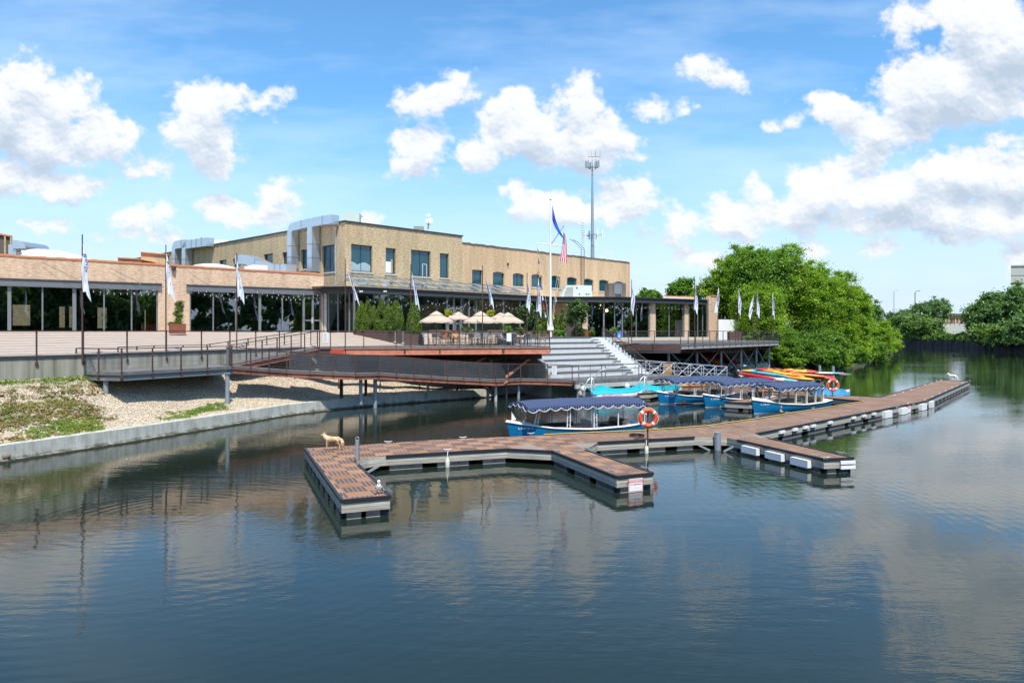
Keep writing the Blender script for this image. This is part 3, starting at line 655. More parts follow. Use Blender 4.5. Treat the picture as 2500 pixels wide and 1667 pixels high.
weed_patch('dry_weeds',patches([(40,1020,5,.16,150),(90,1010,4,.14,130),(20,985,5,.14,110),(130,1020,4,.12,90),(60,1060,5,.1,70),(100,960,4,.1,50)]),M['weed_brown'],'reddish brown dry weeds among the stones at far left',.05,26)
weed_patch('weed_patch',patches([(85,1130,.8,.02,10),(150,1118,.6,.02,4),(905,987,.4,.03,8),(960,982,.5,.03,10)]),M['weed'],'tiny green tufts on the concrete curb')
# curb
t=thing('river_curb','low weathered concrete curb wall along the water below the gravel','wall')
mb=MB(); rows=[[],[],[],[],[]]
cc_=resample(CURB,70)
for k,p in enumerate(cc_):
    d=(cc_[min(k+1,69)]-cc_[max(k-1,0)]).normalized(); n=V(-d[1],d[0])
    for r,(o,z) in zip(rows,((-.14,-.6),(-.14,.06),(0,.085),(.02,.60),(.36,.62))): r.append(V(p[0]+n[0]*o,p[1]+n[1]*o,z))
mb.grid(rows[::-1],0,False); mb.build('curb_wall',M['curb'],t)
# ---------------------------------------------------------------- brick hall at the left
def mullion(fc,px,z0,z1,w,o0,o1,mat,par,name='mullion'):
    s=fc.s(px); m=MB(); fc.box(m,s-w/2,s+w/2,z0,z1,o0,o1); return m.build(name,mat,par)
LZ0,LZ1=4.60,7.84
hall=thing('brick_hall','long low pink brick hall with a grey steel lintel over dark full-height glass','building',tuple(FH.P(0,4.6)))
S=FH.s; sl0=-14.0
mb=MB(); wall(mb,FH,sl0,FH_E+.05,4.4,9.7,[(-13.5,S(386),4.45,LZ1,0),(S(463),S(785.5),4.45,LZ1,0)],.35,0,lambda s:9.84-.0125*s)
a=FH.P(FH_E+.05,4.4); 
bk=[FH.P(FH_E+.05,4.4,0),FH.P(FH_E+.05,4.4,-8),FH.P(FH_E+.05,9.4,-8),FH.P(FH_E+.05,9.55,0)]; mb.poly(bk)
mb.build('wall',M['brick_pink'],hall)
m0=MB(); m1=MB(); m2=MB()
for k in range(60):      # clay coping, slightly uneven tiles
    s0=sl0+(FH_E-sl0)*k/60; s1=sl0+(FH_E-sl0)*(k+1)/60
    if 15<=k<=16 or 19.2<=k<=20: continue
    mb=m0 if k<15 else m1 if k<20 else m2
    z=9.84-.0125*(s0+s1)/2+random.uniform(-.015,.015); FH.box(mb,s0+.01,s1-.01,z,z+.13,-.38,.06)
[q.build('coping',M['coping'],hall) for q in (m0,m1,m2)]
mb=MB()
for px0,px1 in ((-400,395),(455,791)):
    s0=max(S(px0),sl0) if px0>0 else sl0; s1=S(px1); FH.box(mb,s0,s1,LZ1,LZ1+.40,-.30,.06); FH.box(mb,s0,s1,LZ1+.40,LZ1+.48,-.2,.12,1); FH.box(mb,s0,s1,LZ1-.05,LZ1,-.2,.10,0)
mb.build('steel_lintel',[M['steel_mid'],M['steel_dark']],hall)
for px,w in ((-160,.22),(-85,.08),(23,.22),(104,.09),(182,.24),(254.6,.09),(322,.09),(384.5,.10),(465,.10),(521.5,.09),(577,.09),(635.5,.2),(690.5,.09),(742.5,.16),(765,.16),(784,.14)):
    mullion(FH,px,4.52,LZ1-.05,w,-.22,-.10,M['mullion'],hall)
mb=MB(); FH.box(mb,-13.5,S(386),4.50,4.60,-.30,-.02); FH.box(mb,S(463),S(742),4.50,4.60,-.30,-.02); mb.build('sill',M['steel_mid'],hall)
for a_,b_ in ((-13.5,S(386)),(S(463),S(742))):
    m=MB(); m.poly([FH.P(a_,4.5,-.17),FH.P(b_,4.5,-.17),FH.P(b_,LZ1,-.17),FH.P(a_,LZ1,-.17)]); m.build('glazing',M['glass_l'],hall)
for a_,b_ in ((744,764.5),(766,785)):
    m=MB(); sa,sb=S(a_),S(b_)
    for q in ((sa,sa+.07,4.58,7.6),(sb-.07,sb,4.58,7.6),(sa,sb,4.58,4.78),(sa,sb,5.55,5.68),(sa,sb,7.5,7.6)): FH.box(m,q[0],q[1],q[2],q[3],-.21,-.15)
    d=m.build('door',M['mullion'],hall); m=MB(); m.poly([FH.P(sa,4.6,-.18),FH.P(sb,4.6,-.18),FH.P(sb,LZ1,-.18),FH.P(sa,LZ1,-.18)]); m.build('pane',M['glass_l'],d)
    if a_<750: m=MB(); m.box(FH.P(sb-.03,5.6,-.1),(.12,.08,.5),0); m.build('handle',M['alu'],d)
# room behind the glass
mb=MB()
H=Fac(tuple((FH.p0-FH.n*11)),tuple((FH.p1-FH.n*11)))
hs=H.s
ops=[(hs(-60),hs(-20),5.2,6.6,0),(hs(31),hs(74),5.15,6.85,0),(hs(145),hs(159),5.0,6.75,0),(hs(169),hs(176.5),5.0,6.75,0),(hs(238),hs(264),4.95,6.7,0),(hs(353),hs(364),4.6,6.6,0),(hs(370),hs(372),4.6,6.6,0)]
wall(mb,H,sl0,FH_E,4.3,8.6,ops,.25,0)
mb.poly([FH.P(sl0,8.35,-.4),FH.P(FH_E,8.35,-.4),FH.P(FH_E,8.35,-11),FH.P(sl0,8.35,-11)][::-1],0)
mb.poly([FH.P(sl0,4.56,-.3),FH.P(FH_E,4.56,-.3),FH.P(FH_E,4.56,-11),FH.P(sl0,4.56,-11)],1)
for s_ in (sl0,FH_E-.02,S(425)-.1): mb.poly([FH.P(s_,4.3,-.35),FH.P(s_,4.3,-11),FH.P(s_,8.5,-11),FH.P(s_,8.5,-.35)],0)
for px in (10,120,300,330,560,650): FH.box(mb,S(px)-.15,S(px)+.15,4.5,8.3,-7,-6.7,0)
for k in range(12): FH.box(mb,sl0+k*3.2,sl0+k*3.2+.2,8.0,8.3,-11,-.5,0)
mb.build('interior',[M['dark'],M['floor_int']],hall)
mb=MB(); mb.poly([FH.P(sl0,9.35,-.35),FH.P(FH_E,9.2,-.35),FH.P(FH_E,9.2,-26),FH.P(sl0,9.35,-26)]); 
mb.poly([FH.P(sl0,9.34,-12),FH.P(FH_E,9.19,-12),FH.P(FH_E,9.19,-11.5),FH.P(sl0,9.34,-11.5)]); mb.v=mb.v[:4]; mb.f=mb.f[:1]; mb.u=mb.u[:1]; mb.m=mb.m[:1]; mb.sm=mb.sm[:1]
mb.v=[tuple(FH.P(sl0,9.35,-.35)),tuple(FH.P(FH_E,9.2,-.35)),tuple(FH.P(FH_E,9.2,-11.2)),tuple(FH.P(sl0,9.35,-11.2))]
mb.build('roof',M['white_roof'],hall)
# courtyard wall that shows through the hall
cw_=thing('courtyard_wall','tan brick courtyard wall glimpsed through the openings of the hall','wall',tuple(FH.P(0,3.3,-19)))
mb=MB(); FH.box(mb,sl0-4,FH_E-4,3.3,8.6,-19.3,-19); mb.build('brick_panel',M['brick_tan'],cw_)
tag(leafcloud('courtyard_shrub',[tuple(FH.P(FH.s(258)+2.3,5.4,-16)),tuple(FH.P(FH.s(262)+2.2,6.1,-16)),tuple(FH.P(FH.s(255)+2.5,4.9,-16))],[(.6,.6,.6)]*3,90,.13,M['leaf_shrub']),'leafy shrub seen through the hall glass against the tan courtyard wall','shrub')
# arched white roofs
def vault(px0,px1,zc,h,o0,o1,label,skew=.3,box=False):
    t=thing('arched_roof',label,'roof',tuple(FH.P(S(px0),9.2,o0))); m=MB(); s0,s1=S(px0),S(px1); n=20
    f=lambda u: zc+h*(1-(abs(2*(u**(1-skew*.5))-1))**2.2)
    r0=[FH.P(s0+(s1-s0)*k/n,f(k/n),o0) for k in range(n+1)]; r1=[p+(-V(FH.n[0],FH.n[1],0))*(o0-o1) for p in r0]
    m.grid([r1,r0],0,True); m.poly(r0+[FH.P(s1,9.1,o0),FH.P(s0,9.1,o0)]); m.poly(r1[::-1]+[FH.P(s0,9.1,o1),FH.P(s1,9.1,o1)]); m.build('shell',M['white_roof'],t); return t
v1=vault(41,285,9.7,1.08,-3.4,-16,'white arched membrane roof rising behind the left end of the brick parapet',.9)
m=MB(); m.poly([FH.P(S(46),10.0,-3.37),FH.P(S(62),10.43,-3.37),FH.P(S(47),10.43,-3.37)]); m.build('grey_gusset',M['steel_mid'],v1)
v2=vault(452,655,9.25,1.1,-3.4,-14,'white arched membrane roof between the two flag banners behind the parapet',.25)
t=thing('roof_hood','white boxed roof hood beside the bent metal duct','roof hood',tuple(FH.P(S(640),9.2,-3))); m=MB(); FH.box(m,S(640),S(677),9.2,10.35,-5,-2.6); m.build('hood',M['white_roof'],t)
# far brick parapets behind the hall
t=thing('rear_brick_building','brick parapet walls of another block behind the hall roof','building',(-50,92,3.3)); m=MB()
q=lambda px,py,Y: PY(px,py,Y)
for (x0,y0,x1,y1,Y0,Y1,mi) in ((344,617,410,623,92,93,0),(288,631,345,634,88,89,0)):
    a=q(x0,y0,Y0); b=q(x1,y1,Y1); m.poly([V(a[0],a[1],3),V(b[0],b[1],3),b,a],mi); m.poly([a,b,b+V(0,8,0),a+V(0,8,0)],1)
    m.bar(a+V(0,-.1,.05),b+V(0,-.1,.05),.3,.14,1)
m.build('wall',[M['brick_tan2'],M['coping']],t)
t=thing('water_tower_frame','dark weathered rooftop tank house with tan corner posts at the left edge','roof structure',tuple(PY(10,640,70))); m=MB()
a=PY(-60,560,70); b=PY(29,577,70); m.poly([V(a[0],70,8),V(b[0],70,8),b,a],0); m.poly([V(b[0],70,8),V(b[0]*76/70,76,8),V(b[0]*76/70,76,b[2]),b],0); m.poly([a,b,V(b[0]*76/70,76,b[2]),V(a[0]*76/70,76,a[2])],0)
for px in (13,27.5,-12): m.box((GX(px,69.9),69.9,10.6),(.14,.14,6.2 if px>20 else 6.5),0,1)
m.bar(a+V(0,-.1,0),b+V(0,-.1,0),.2,.15,2); m.build('tank_house',[M['brown_unit'],M['brick_tan'],M['coping']],t)
t=thing('roof_vent_hood','curved galvanised vent hood on the roof at far left','vent',tuple(PY(45,610,66))); m=MB()
pr=[(30,588),(36,586),(45,587.5),(54,590),(60,596),(63,607)]; r0=[PY(x,y,66) for x,y in pr]+[PY(30,607,66)]; r1=[p+V(.3,3,0) for p in r0]; m.poly(r0[::-1]); m.grid([r0,r1],0,True,True); m.box(PY(36,620,66.5),(.7,.7,1.6)); m.build('hood',M['duct'],t)
# ---------------------------------------------------------------- tan brick tower block
TC=FL.p0-FL.n*3.5+FL.d*.8
FT=Fac(tuple(TC),tuple(TC+FL.d*46)); TL=Fac(tuple(TC-FL.n*(-0)),tuple(TC))     # front
FTL=Fac(tuple(TC-FL.n*60),tuple(TC))                                           # left side, running back to front
tower=thing('tan_brick_block','two-storey tan brick block with large teal windows and metal ducts on its left side','building',tuple(FT.P(0,3.4)))
ZT=14.55; s1128=FT.s(1128)
wins=[(857.5,909.5,598,663.5),(941.7,966.5,606,668.7),(1003.5,1051.5,611.5,675),(1074,1096,619,678.5)]
ops=[(FT.s(a),FT.s(b),FT.z((a+b)/2,d),FT.z((a+b)/2,c),0) for a,b,c,d in wins]
mb=MB(); wall(mb,FT,0,s1128,3.4,ZT,ops,.35)
lw=[(785.7,817,598.5,664.5),(735,751,609,657),(689,702,616,652),(644,666,620,652),(605,625,625,652),(568,588,631,652),(535,553,635,652)]
lop=[(FTL.s(a),FTL.s(b),FTL.z((a+b)/2,d),FTL.z((a+b)/2,c),0) for a,b,c,d in lw]
wall(mb,FTL,FTL.L-54,FTL.L,3.4,ZT,lop,.35)
mb.poly([FT.P(s1128,3.4,0),FT.P(s1128,3.4,-30),FT.P(s1128,ZT,-30),FT.P(s1128,ZT,0)])
mb.build('wall',M['brick_tan'],tower)
mb=MB(); FT.box(mb,-.12,s1128+.1,ZT,ZT+.13,-.4,.1); FTL.box(mb,FTL.L-54,FTL.L-.40,ZT,ZT+.13,-.4,.1); mb.build('coping',M['frame_dark'],tower)
mb=MB(); mb.poly([FT.P(.3,ZT-.3,-.3),FT.P(s1128,ZT-.3,-.3),FT.P(s1128,ZT-.3,-30),FT.P(.3,ZT-.3,-54)]); mb.build('roof',M['hvac_grey'],tower)
def window(fc,s0,s1,z0,z1,par,arch=0,nm=1,sill=True,pane=None,dep=.2):
    m=MB(); fw=.07
    fc.box(m,s0,s0+fw,z0,z1-arch,-dep-.06,-dep); fc.box(m,s1-fw,s1,z0,z1-arch,-dep-.06,-dep); fc.box(m,s0+fw,s1-fw,z0,z0+fw,-dep-.06,-dep)
    if not arch: fc.box(m,s0+fw,s1-fw,z1-fw,z1,-dep-.06,-dep)
    for k in range(nm): sm=s0+(s1-s0)*(k+1)/(nm+1); fc.box(m,sm-.03,sm+.03,z0+fw,z1-(fw if not arch else arch*.2),-dep-.06,-dep)
    w_=m.build('window',M['frame_dark'],par)
    m=MB(); n=8 if arch else 1; top=[fc.P(s0+(s1-s0)*k/n, z1-arch*(2*k/n-1)**2,-dep-.03) for k in range(n+1)]
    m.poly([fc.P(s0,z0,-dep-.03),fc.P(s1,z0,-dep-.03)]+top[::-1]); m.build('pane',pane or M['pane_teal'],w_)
    if sill: m=MB(); fc.box(m,s0-.12,s1+.12,z0-.14,z0,-.15,.07); m.build('sill',M['concrete'],w_)
    return w_
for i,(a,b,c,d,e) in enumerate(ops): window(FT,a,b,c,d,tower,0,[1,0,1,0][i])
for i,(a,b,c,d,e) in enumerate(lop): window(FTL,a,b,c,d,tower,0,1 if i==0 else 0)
# things seen behind the two big windows: pale blinds and draped cloth
m=MB(); s0,s1,z0,z1=ops[1][0],ops[1][1],ops[1][2],ops[1][3]; FT.box(m,s0+.1,s0+(s1-s0)*.62,z0+.1,z0+(z1-z0)*.48,-.22,-.2); FT.box(m,s0+(s1-s0)*.62,s0+(s1-s0)*.8,z0+.1,z0+(z1-z0)*.58,-.22,-.2,1); m.build('blind',[M['white'],M['brick_tan']],tower)
m=MB(); s0,s1,z0,z1=ops[0][0],ops[0][1],ops[0][2],ops[0][3]; n=24; r0=[];r1=[]
for k in range(n+1): u=k/n; r0.append(FT.P(s0+.1+(s1-s0-.2)*u,z0+.08,-.21)); r1.append(FT.P(s0+.1+(s1-s0-.2)*u,z0+(z1-z0)*(.26+.10*abs(math.cos(u*math.pi*1.5))),-.21))
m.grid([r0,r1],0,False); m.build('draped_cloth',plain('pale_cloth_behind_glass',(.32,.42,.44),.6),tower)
m=MB(); s0,s1,z0,z1=ops[2][0],ops[2][1],ops[2][2],ops[2][3]; w_=s1-s0
for (x0,x1,y0,y1) in ((.64,.66,.02,.5),(.85,.87,.02,.5),(.64,.87,.48,.5)): FT.box(m,s0+w_*x0,s0+w_*x1,z0+(z1-z0)*y0,z0+(z1-z0)*y1,-.215,-.2)
m.build('inner_frame',M['white'],tower)
m=MB(); m.tube([FTL.P(FTL.s(822),4,.08),FTL.P(FTL.s(822),14.2,.08)],.05,6); m.ball(FTL.P(FTL.s(823),14.1,.12),.14); m.box(FTL.P(FTL.s(822),9,.1),(.2,.2,.25)); m.build('conduit',M['galv'],tower)
# the lower wing to the right
ZW=13.85; s1538=FT.s(1538)
wing=thing('tan_brick_wing','long plain orange-tan brick wing with small arched windows and a ragged roof edge','building',tuple(FT.P(s1128+2,3.4)))
ww=[(1152.6,1178,659,693),(1203.5,1231.5,663.5,696.5),(1252,1279,667,699),(1297.5,1324,669.5,701),(1344.5,1368,673,703),(1384.5,1408.5,676.5,706),(1425.5,1449,680.5,710),(1463,1485.5,683,711),(1501,1521,687,712)]
wop=[(FT.s(a),FT.s(b),FT.z((a+b)/2,d),FT.z((a+b)/2,c),.16 if i else 0) for i,(a,b,c,d) in enumerate(ww)]
mb=MB(); wall(mb,FT,s1128+.01,s1538,3.4,ZW,wop,.3); mb.poly([FT.P(s1538,3.4,0),FT.P(s1538,3.4,-30),FT.P(s1538,ZW,-30),FT.P(s1538,ZW,0)]); mb.poly([FT.P(s1128,ZW-.2,0),FT.P(s1538,ZW-.2,0),FT.P(s1538,ZW-.2,-30),FT.P(s1128,ZW-.2,-30)]); mb.build('wall',M['brick_tan2'],wing)
mb=MB(); k=0; s_=s1128+.02
while s_<s1538-.3:
    l=random.uniform(.45,.8); z=ZW+random.uniform(-.03,.03); FT.box(mb,s_,min(s_+l-.04,s1538),z,z+.12,-.3,.08); s_+=l
mb.build('coping',M['brown_unit'],wing)
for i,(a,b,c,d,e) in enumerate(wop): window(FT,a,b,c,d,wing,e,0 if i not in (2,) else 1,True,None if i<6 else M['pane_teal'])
mb=MB(); sx=FT.s(1418)   # roof ladder with hooked rails
for o in (-.32,.32):
    mb.tube([FT.P(sx+o,FT.z(1418,697),.3),FT.P(sx+o,ZW+1.0,.3),FT.P(sx+o-.6,ZW+1.9,-.3),FT.P(sx+o-.9,ZW+2.2,-.8)],.035,5)
for k in range(26): z=FT.z(1418,697)+.2+k*.3; mb.bar(FT.P(sx-.32,z,.3),FT.P(sx+.32,z,.3),.03)
lad=mb.build('roof_ladder',M['rust'],None,tuple(FT.P(sx,9,.3))); lad.location=FT.P(sx,9,.3); tag(lad,'rusty steel ladder with hooked rails fixed to the orange-tan wing','ladder')
mb=MB(); FT.box(mb,FT.s(1238),FT.s(1239.5),ZW-1.9,ZW-1.6,0,.2); mb.build('wall_lamp',M['frame_dark'],wing)
# ---------------------------------------------------------------- glass lobby with dark fascia and sloped glass canopy
lob=thing('glass_lobby','single-storey glass lobby with a black steel fascia in front of the tan block','building',tuple(FL.P(0,4.5)))
LB=Fac((FH.P(FH_E,0,0)[0],FH.P(FH_E,0,0)[1]),tuple(FL.p0)); sE=FL.s(1345); ZF0,ZF1=7.95,8.5
mb=MB()
for (z0,z1,o) in ((ZF0,ZF0+.2,.5),(ZF0+.2,ZF1-.08,.4),(ZF1-.08,ZF1,.62)):
    FL.box(mb,-.4,sE,z0,z1,-.3,o); LB.box(mb,0,LB.L+.2,z0+.003,z1-.003,-.3,o-.05)
mb.build('fascia',M['steel_dark'],lob)
mb=MB(); mb.poly([FL.P(-.4,ZF1-.02,.4),FL.P(sE,ZF1-.02,.4),FL.P(sE,ZF1-.02,-3.5),FL.P(-.4,ZF1-.02,-3.5)]); mb.poly([FL.P(-3,ZF1+.02,.2),FL.P(-.4,ZF1+.02,.2),FL.P(-.4,ZF1+.02,-3.5),FL.P(-3,ZF1+.02,-3.5)]); mb.poly([FL.P(0,ZF0,-.2),FL.P(sE,ZF0,-.2),FL.P(sE,ZF0,-3.4),FL.P(0,ZF0,-3.4)][::-1],1); mb.build('roof',[M['white_roof'],M['dark']],lob)
for px,w in ((865,.13),(928,.15),(1012,.15),(1091,.15),(1108,.13),(1126,.1),(1145,.13),(1162,.1),(1229,.13),(1270,.1),(1310,.1)):
    mullion(FL,px,4.2,ZF0,w,-.1,.05,M['mullion'],lob,'column')
for px in (791,802,825,853): mullion(LB,px,4.4,ZF0,.1,-.1,.03,M['mullion'],lob,'column')
mb=MB(); mb.tube([LB.P(.25,4.4,.1),LB.P(.25,ZF0,.1)],.13,10); mb.build('column',M['concrete'],lob)
for fc,a_,b_ in ((FL,0,sE),(LB,0,LB.L)):
    m=MB(); m.poly([fc.P(a_,4.2,-.05),fc.P(b_,4.2,-.05),fc.P(b_,ZF0,-.05),fc.P(a_,ZF0,-.05)]); m.build('glazing',M['glass_p'],lob)
mb=MB(); FL.box(mb,0,sE,4.15,4.6,-.14,.04); LB.box(mb,0,LB.L,4.3,4.6,-.14,.03); mb.build('sill',M['steel_mid'],lob)
mb=MB()
for a_,b_ in ((1093.5,1107),(1111,1124)):
    sa,sb=FL.s(a_),FL.s(b_)
    for q in ((sa,sa+.1,4.3,6.9),(sb-.1,sb,4.3,6.9),(sa,sb,4.3,4.5),(sa,sb,5.35,5.48),(sa,sb,6.8,6.95)): FL.box(mb,q[0],q[1],q[2],q[3],.0,.06)
d=mb.build('door',M['mullion'],lob)
for a_ in (1098,1116): mb=MB(); FL.box(mb,FL.s(a_)-.18,FL.s(a_)+.18,5.9,6.5,.02,.03); mb.build('notice',M['white'],d)
mb=MB()     # interior: dark room, brick back wall is the block itself
mb.poly([FL.P(0,4.3,-.2),FL.P(sE,4.1,-.2),FL.P(sE,4.1,-3.4),FL.P(0,4.3,-3.4)],1)
mb.poly([LB.P(0,4.3,-.2),LB.P(LB.L,4.3,-.2),LB.P(LB.L,4.3,-6),LB.P(0,4.3,-6)],1); mb.poly([FH.P(FH_E+.1,4.3,-7),FL.P(.8,4.3,-3.4),FL.P(.8,8.4,-3.4),FH.P(FH_E+.1,8.4,-7)],0)
for px in (960,1060,1150): FL.box(mb,FL.s(px)-.7,FL.s(px)+.7,4.2,6.9,-3.3,-3.25,0)
FL.box(mb,FL.s(935),FL.s(1075),4.2,7.8,-3.44,-3.38,0); FL.box(mb,FL.s(890),FL.s(1225),7.3,7.9,-3.42,-3.36,0)
mb.build('interior',[M['dark_blue_int'],M['floor_int']],lob)
# canopy
can=thing('glass_canopy','sloped clear glass canopy on grey bars above the lobby fascia','canopy',tuple(FL.P(8,8.6)))
sA,sB=FL.s(875),FL.s(1290); m=MB(); a,b,c,d=FL.P(sA+.6,9.75,-3.3),FL.P(sB,9.65,-3.3),FL.P(sB,8.62,.3),FL.P(sA,8.62,.3)
m.poly([d,c,b,a]); m.build('glass_sheet',M['glass_sky'],can); n=13
for k in range(n+1):
    m=MB(); t_=k/n; m.bar(a+(b-a)*t_,d+(c-d)*t_,.09,.12); m.build('rafter',M['galv'],can)
m=MB(); m.bar(a,b,.08); m.bar(d,c,.08); m.bar((a+d)/2,(b+c)/2,.04); m.build('purlin',M['mullion'],can)
# ---------------------------------------------------------------- pavilion at the right
pav=thing('glass_pavilion','glass pavilion with pink brick piers and a dark steel fascia above the right deck','building',tuple(FP.P(0,3.5)))
PS=FP.s; ZP0,ZP1=7.9,8.5
PLn=Fac((FL.P(sE,0)[0],FL.P(sE,0)[1]),(11.4,82)); e1=FP.L
mb=MB()
for (z0,z1,o) in ((ZP0,ZP0+.22,.6),(ZP0+.22,ZP1-.1,.5),(ZP1-.1,ZP1,.75)):
    FP.box(mb,-.3,e1-1.0,z0,z1,-.3,o); PLn.box(mb,-.2,PLn.L+.2,z0+.004,z1-.004,-.3,o-.03)
mb.build('fascia',M['steel_dark'],pav)
mb=MB(); 
for a_,b_ in ((1588,1600.5),(1672,1681.5),(1731,1754)): FP.box(mb,PS(a_),PS(b_),3.4,ZP0 if a_<1700 else 8.95,-.5,-.02)
PLn.box(mb,PLn.s(1422),PLn.s(1434),3.4,ZP0,-.5,-.02); PLn.box(mb,PLn.s(1310),PLn.s(1422),3.4,ZP0,-2.6,-2.3)
FP.box(mb,PS(1505),PS(1733),3.5,3.72,-.4,.1); 
mb.build('brick_pier',M['brick_pink'],pav)
mb=MB(); FP.box(mb,PS(1735),PS(1754)+.05,8.95,9.08,-.55,.05); mb.build('coping',M['coping'],pav)
mb=MB(); FP.box(mb,PS(1655),PS(1733),8.4,8.85,-2.4,-2.1); FP.box(mb,PS(1655),PS(1733),8.85,8.97,-2.5,-2.0,1); mb.build('rear_parapet',[M['white_roof'],M['coping']],pav)
mb=MB(); FP.box(mb,PS(1502),PS(1731),3.72,3.98,-.5,.0); PLn.box(mb,PLn.s(1434),PLn.L,3.6,3.98,-.4,.0); mb.build('sill',M['concrete'],pav)
for px in (1502,1521,1555,1586,1602,1635,1669,1684,1705,1717,1728): mullion(FP,px,3.98,ZP0,.1 if px!=1521 else .14,-.2,-.08,M['mullion'],pav)
for px in (1434,1474.5): mullion(PLn,px,3.98,ZP0,.16,-.2,-.08,M['mullion'],pav)
for fc,a_,b_ in ((FP,PS(1501),PS(1731)),(PLn,PLn.s(1434),PLn.L)):
    m=MB(); m.poly([fc.P(a_,3.98,-.14),fc.P(b_,3.98,-.14),fc.P(b_,ZP0,-.14),fc.P(a_,ZP0,-.14)]); m.build('glazing',M['glass_l'],pav)
mb=MB(); a=FP.P(0,3.6,-.5); 
pl=[FP.P(0,0,-.3),FP.P(e1,0,-.3),FP.P(e1,0,-9),V(5,90,0),V(2,81.5,0),PLn.P(.3,0,-.3)]
mb.poly([V(p[0],p[1],3.9) for p in pl],1); mb.poly([V(p[0],p[1],ZP0) for p in pl],0); mb.poly([FP.P(e1-.1,3.6,-.4),FP.P(e1-.1,3.6,-9),FP.P(e1-.1,8,-9),FP.P(e1-.1,8,-.4)]); mb.poly([FP.P(e1,3.6,-9),V(5,90,3.6),V(5,90,8),FP.P(e1,8,-9)])
mb.poly([V(5,90,3.6),V(2,81.5,3.6),V(2,81.5,8),V(5,90,8)])
mb.build('interior',[M['dark'],M['floor_int']],pav)
mb=MB(); mb.poly([V(p[0],p[1],ZP1-.05) for p in pl]); mb.build('roof',M['white_roof'],pav)
mb=MB()
for x,y in ((1503,737),(1460,752),(1477,770),(1530,760),(1620,755)):
    p=PY(x,y,84.5); mb.ball(p,.10,6)
lampm,ntl,bl_,ol_=nodes('warm_lit_bulb'); bl_.inputs['Emission Color'].default_value=(1,.55,.2,1); bl_.inputs['Emission Strength'].default_value=14
for x,y,r in ((1481,758,.16),(1520,754.5,.08),(1466,745,.05)):
    m=MB(); m.ball(PY(x,y,84),r,8); m.build('pendant_lamp',lampm,pav)
# ---------------------------------------------------------------- railings
def rail(name,label,pts,zs,h=1.07,post=1.9,mat='rust',cables=9,cap=.09,drop=.28,px_posts=None,par=None,slats=False):
    """a railing along a plan polyline; a post every couple of metres and thin cables between"""
    t=thing(name,label,'railing',(pts[0][0],pts[0][1],zs[0])) if par is None else par
    P3=[V(p[0],p[1],z) for p,z in zip(pts,zs)]
    m=MB()
    for a,b in zip(P3[:-1],P3[1:]): m.bar(a+V(0,0,h),b+V(0,0,h),cap,.045)
    m.build('top_rail',M[mat],t)
    for a,b in zip(P3[:-1],P3[1:]):
        n=max(1,round((b-a).length/post))
        for k in range(n+(1 if b is P3[-1] else 0)):
            p=a+(b-a)*(k/n); m=MB(); d=(b-a).normalized(); m.bar(p+V(0,0,-drop),p+V(0,0,h-.02),.045,.06,up=(d[0],d[1],0)); 
            if drop>.1: m.box(p+V(0,0,-drop+.04),(.11,.11,.16),math.atan2(d[1],d[0]))
            m.build('post',M[mat],t)
    m=MB(); 
    for a,b in zip(P3[:-1],P3[1:]):
        for k in range(cables):
            z=h*(k+.7)/(cables+.4); 
            if slats: m.bar(a+V(0,0,z),b+V(0,0,z),.02,.05)
            else: m.bar(a+V(0,0,z),b+V(0,0,z),.011)
    m.build('slats' if slats else 'cables',M['steel_dark'] if slats else M['steel_mid'],t); return t
wr=[p for p in WALLP[:6]]
rail('terrace_railing','rusty post and cable railing along the left terrace edge above the concrete wall',wr,[3.63]*6,post=1.95,drop=.42)
# ---------------------------------------------------------------- front steel deck with the umbrellas
DK=[PXY(780,48.2,3.63),PXY(807,48.6,3.63),PXY(1342,52,3.63)]
DKR=BP(-.25,8.3,3.63); DKL=V(-13.7,50.2,3.63)
dk=thing('umbrella_deck','raised timber dining deck on a peeling red-oxide steel edge beam','deck',(-2,52,2.5))
deckpoly=[DK[0],DK[1],DK[2],DKR,V(-6,57.5,3.63),V(-11,54.5,3.63),DKL]
mb=MB(); mb.poly([p+V(0,0,.012) for p in deckpoly]); mb.poly([p+V(0,0,-.10) for p in deckpoly][::-1])
for a,b in zip(deckpoly,deckpoly[1:]+deckpoly[:1]): mb.poly([a+V(0,0,-.1),b+V(0,0,-.1),b+V(0,0,.012),a+V(0,0,.012)])
mb.build('deck_boards',M['wood_deck'],dk)
def ibeam(m,a,b,h=.32,mi=0,top=True):
    m.bar(a-V(0,0,h/2),b-V(0,0,h/2),.05,h,mi); m.bar(a-V(0,0,.015),b-V(0,0,.015),.17,.03,mi); m.bar(a-V(0,0,h),b-V(0,0,h),.17,.03,mi)
mb=MB(); ibeam(mb,DK[1]+V(0,-.05,-.10),DK[2]+V(0,-.05,-.10),.42); mb.build('edge_beam',M['rust_orange'],dk)
mb=MB(); ibeam(mb,DK[0]+V(-.1,-.05,-.10),DK[1]+V(0,-.05,-.10),.42); mb.build('corner_beam',M['rust'],dk)
mb=MB(); mb.bar(DK[1]+V(0,-.085,-.3),DK[1]+V(.9,-.08,-.3),.02,.34); mb.build('primer_patch',M['rust_red'],dk)
mb=MB()
for px in (985,1070,1226): p=PXY(px,(48.6+(px-807)/535*3.4),3.3)+V(0,-.1,0); mb.box(p,(.34,.04,.30))
mb.build('splice_plate',M['rust'],dk)
mb=MB(); a=DK[1]+V(-1.2,1.3,-.5); b=DK[2]+V(-.5,1.2,-.5); ibeam(mb,a,b,.42); ibeam(mb,DKL+V(.3,-.2,-.5),DKR+V(-.3,-.5,-.5),.4)
for k in range(9): t_=k/8; ibeam(mb,(DK[1]+(DK[2]-DK[1])*t_)+V(0,.1,-.12),(DKL+(DKR-DKL)*t_)+V(0,-.5,-.12),.3)
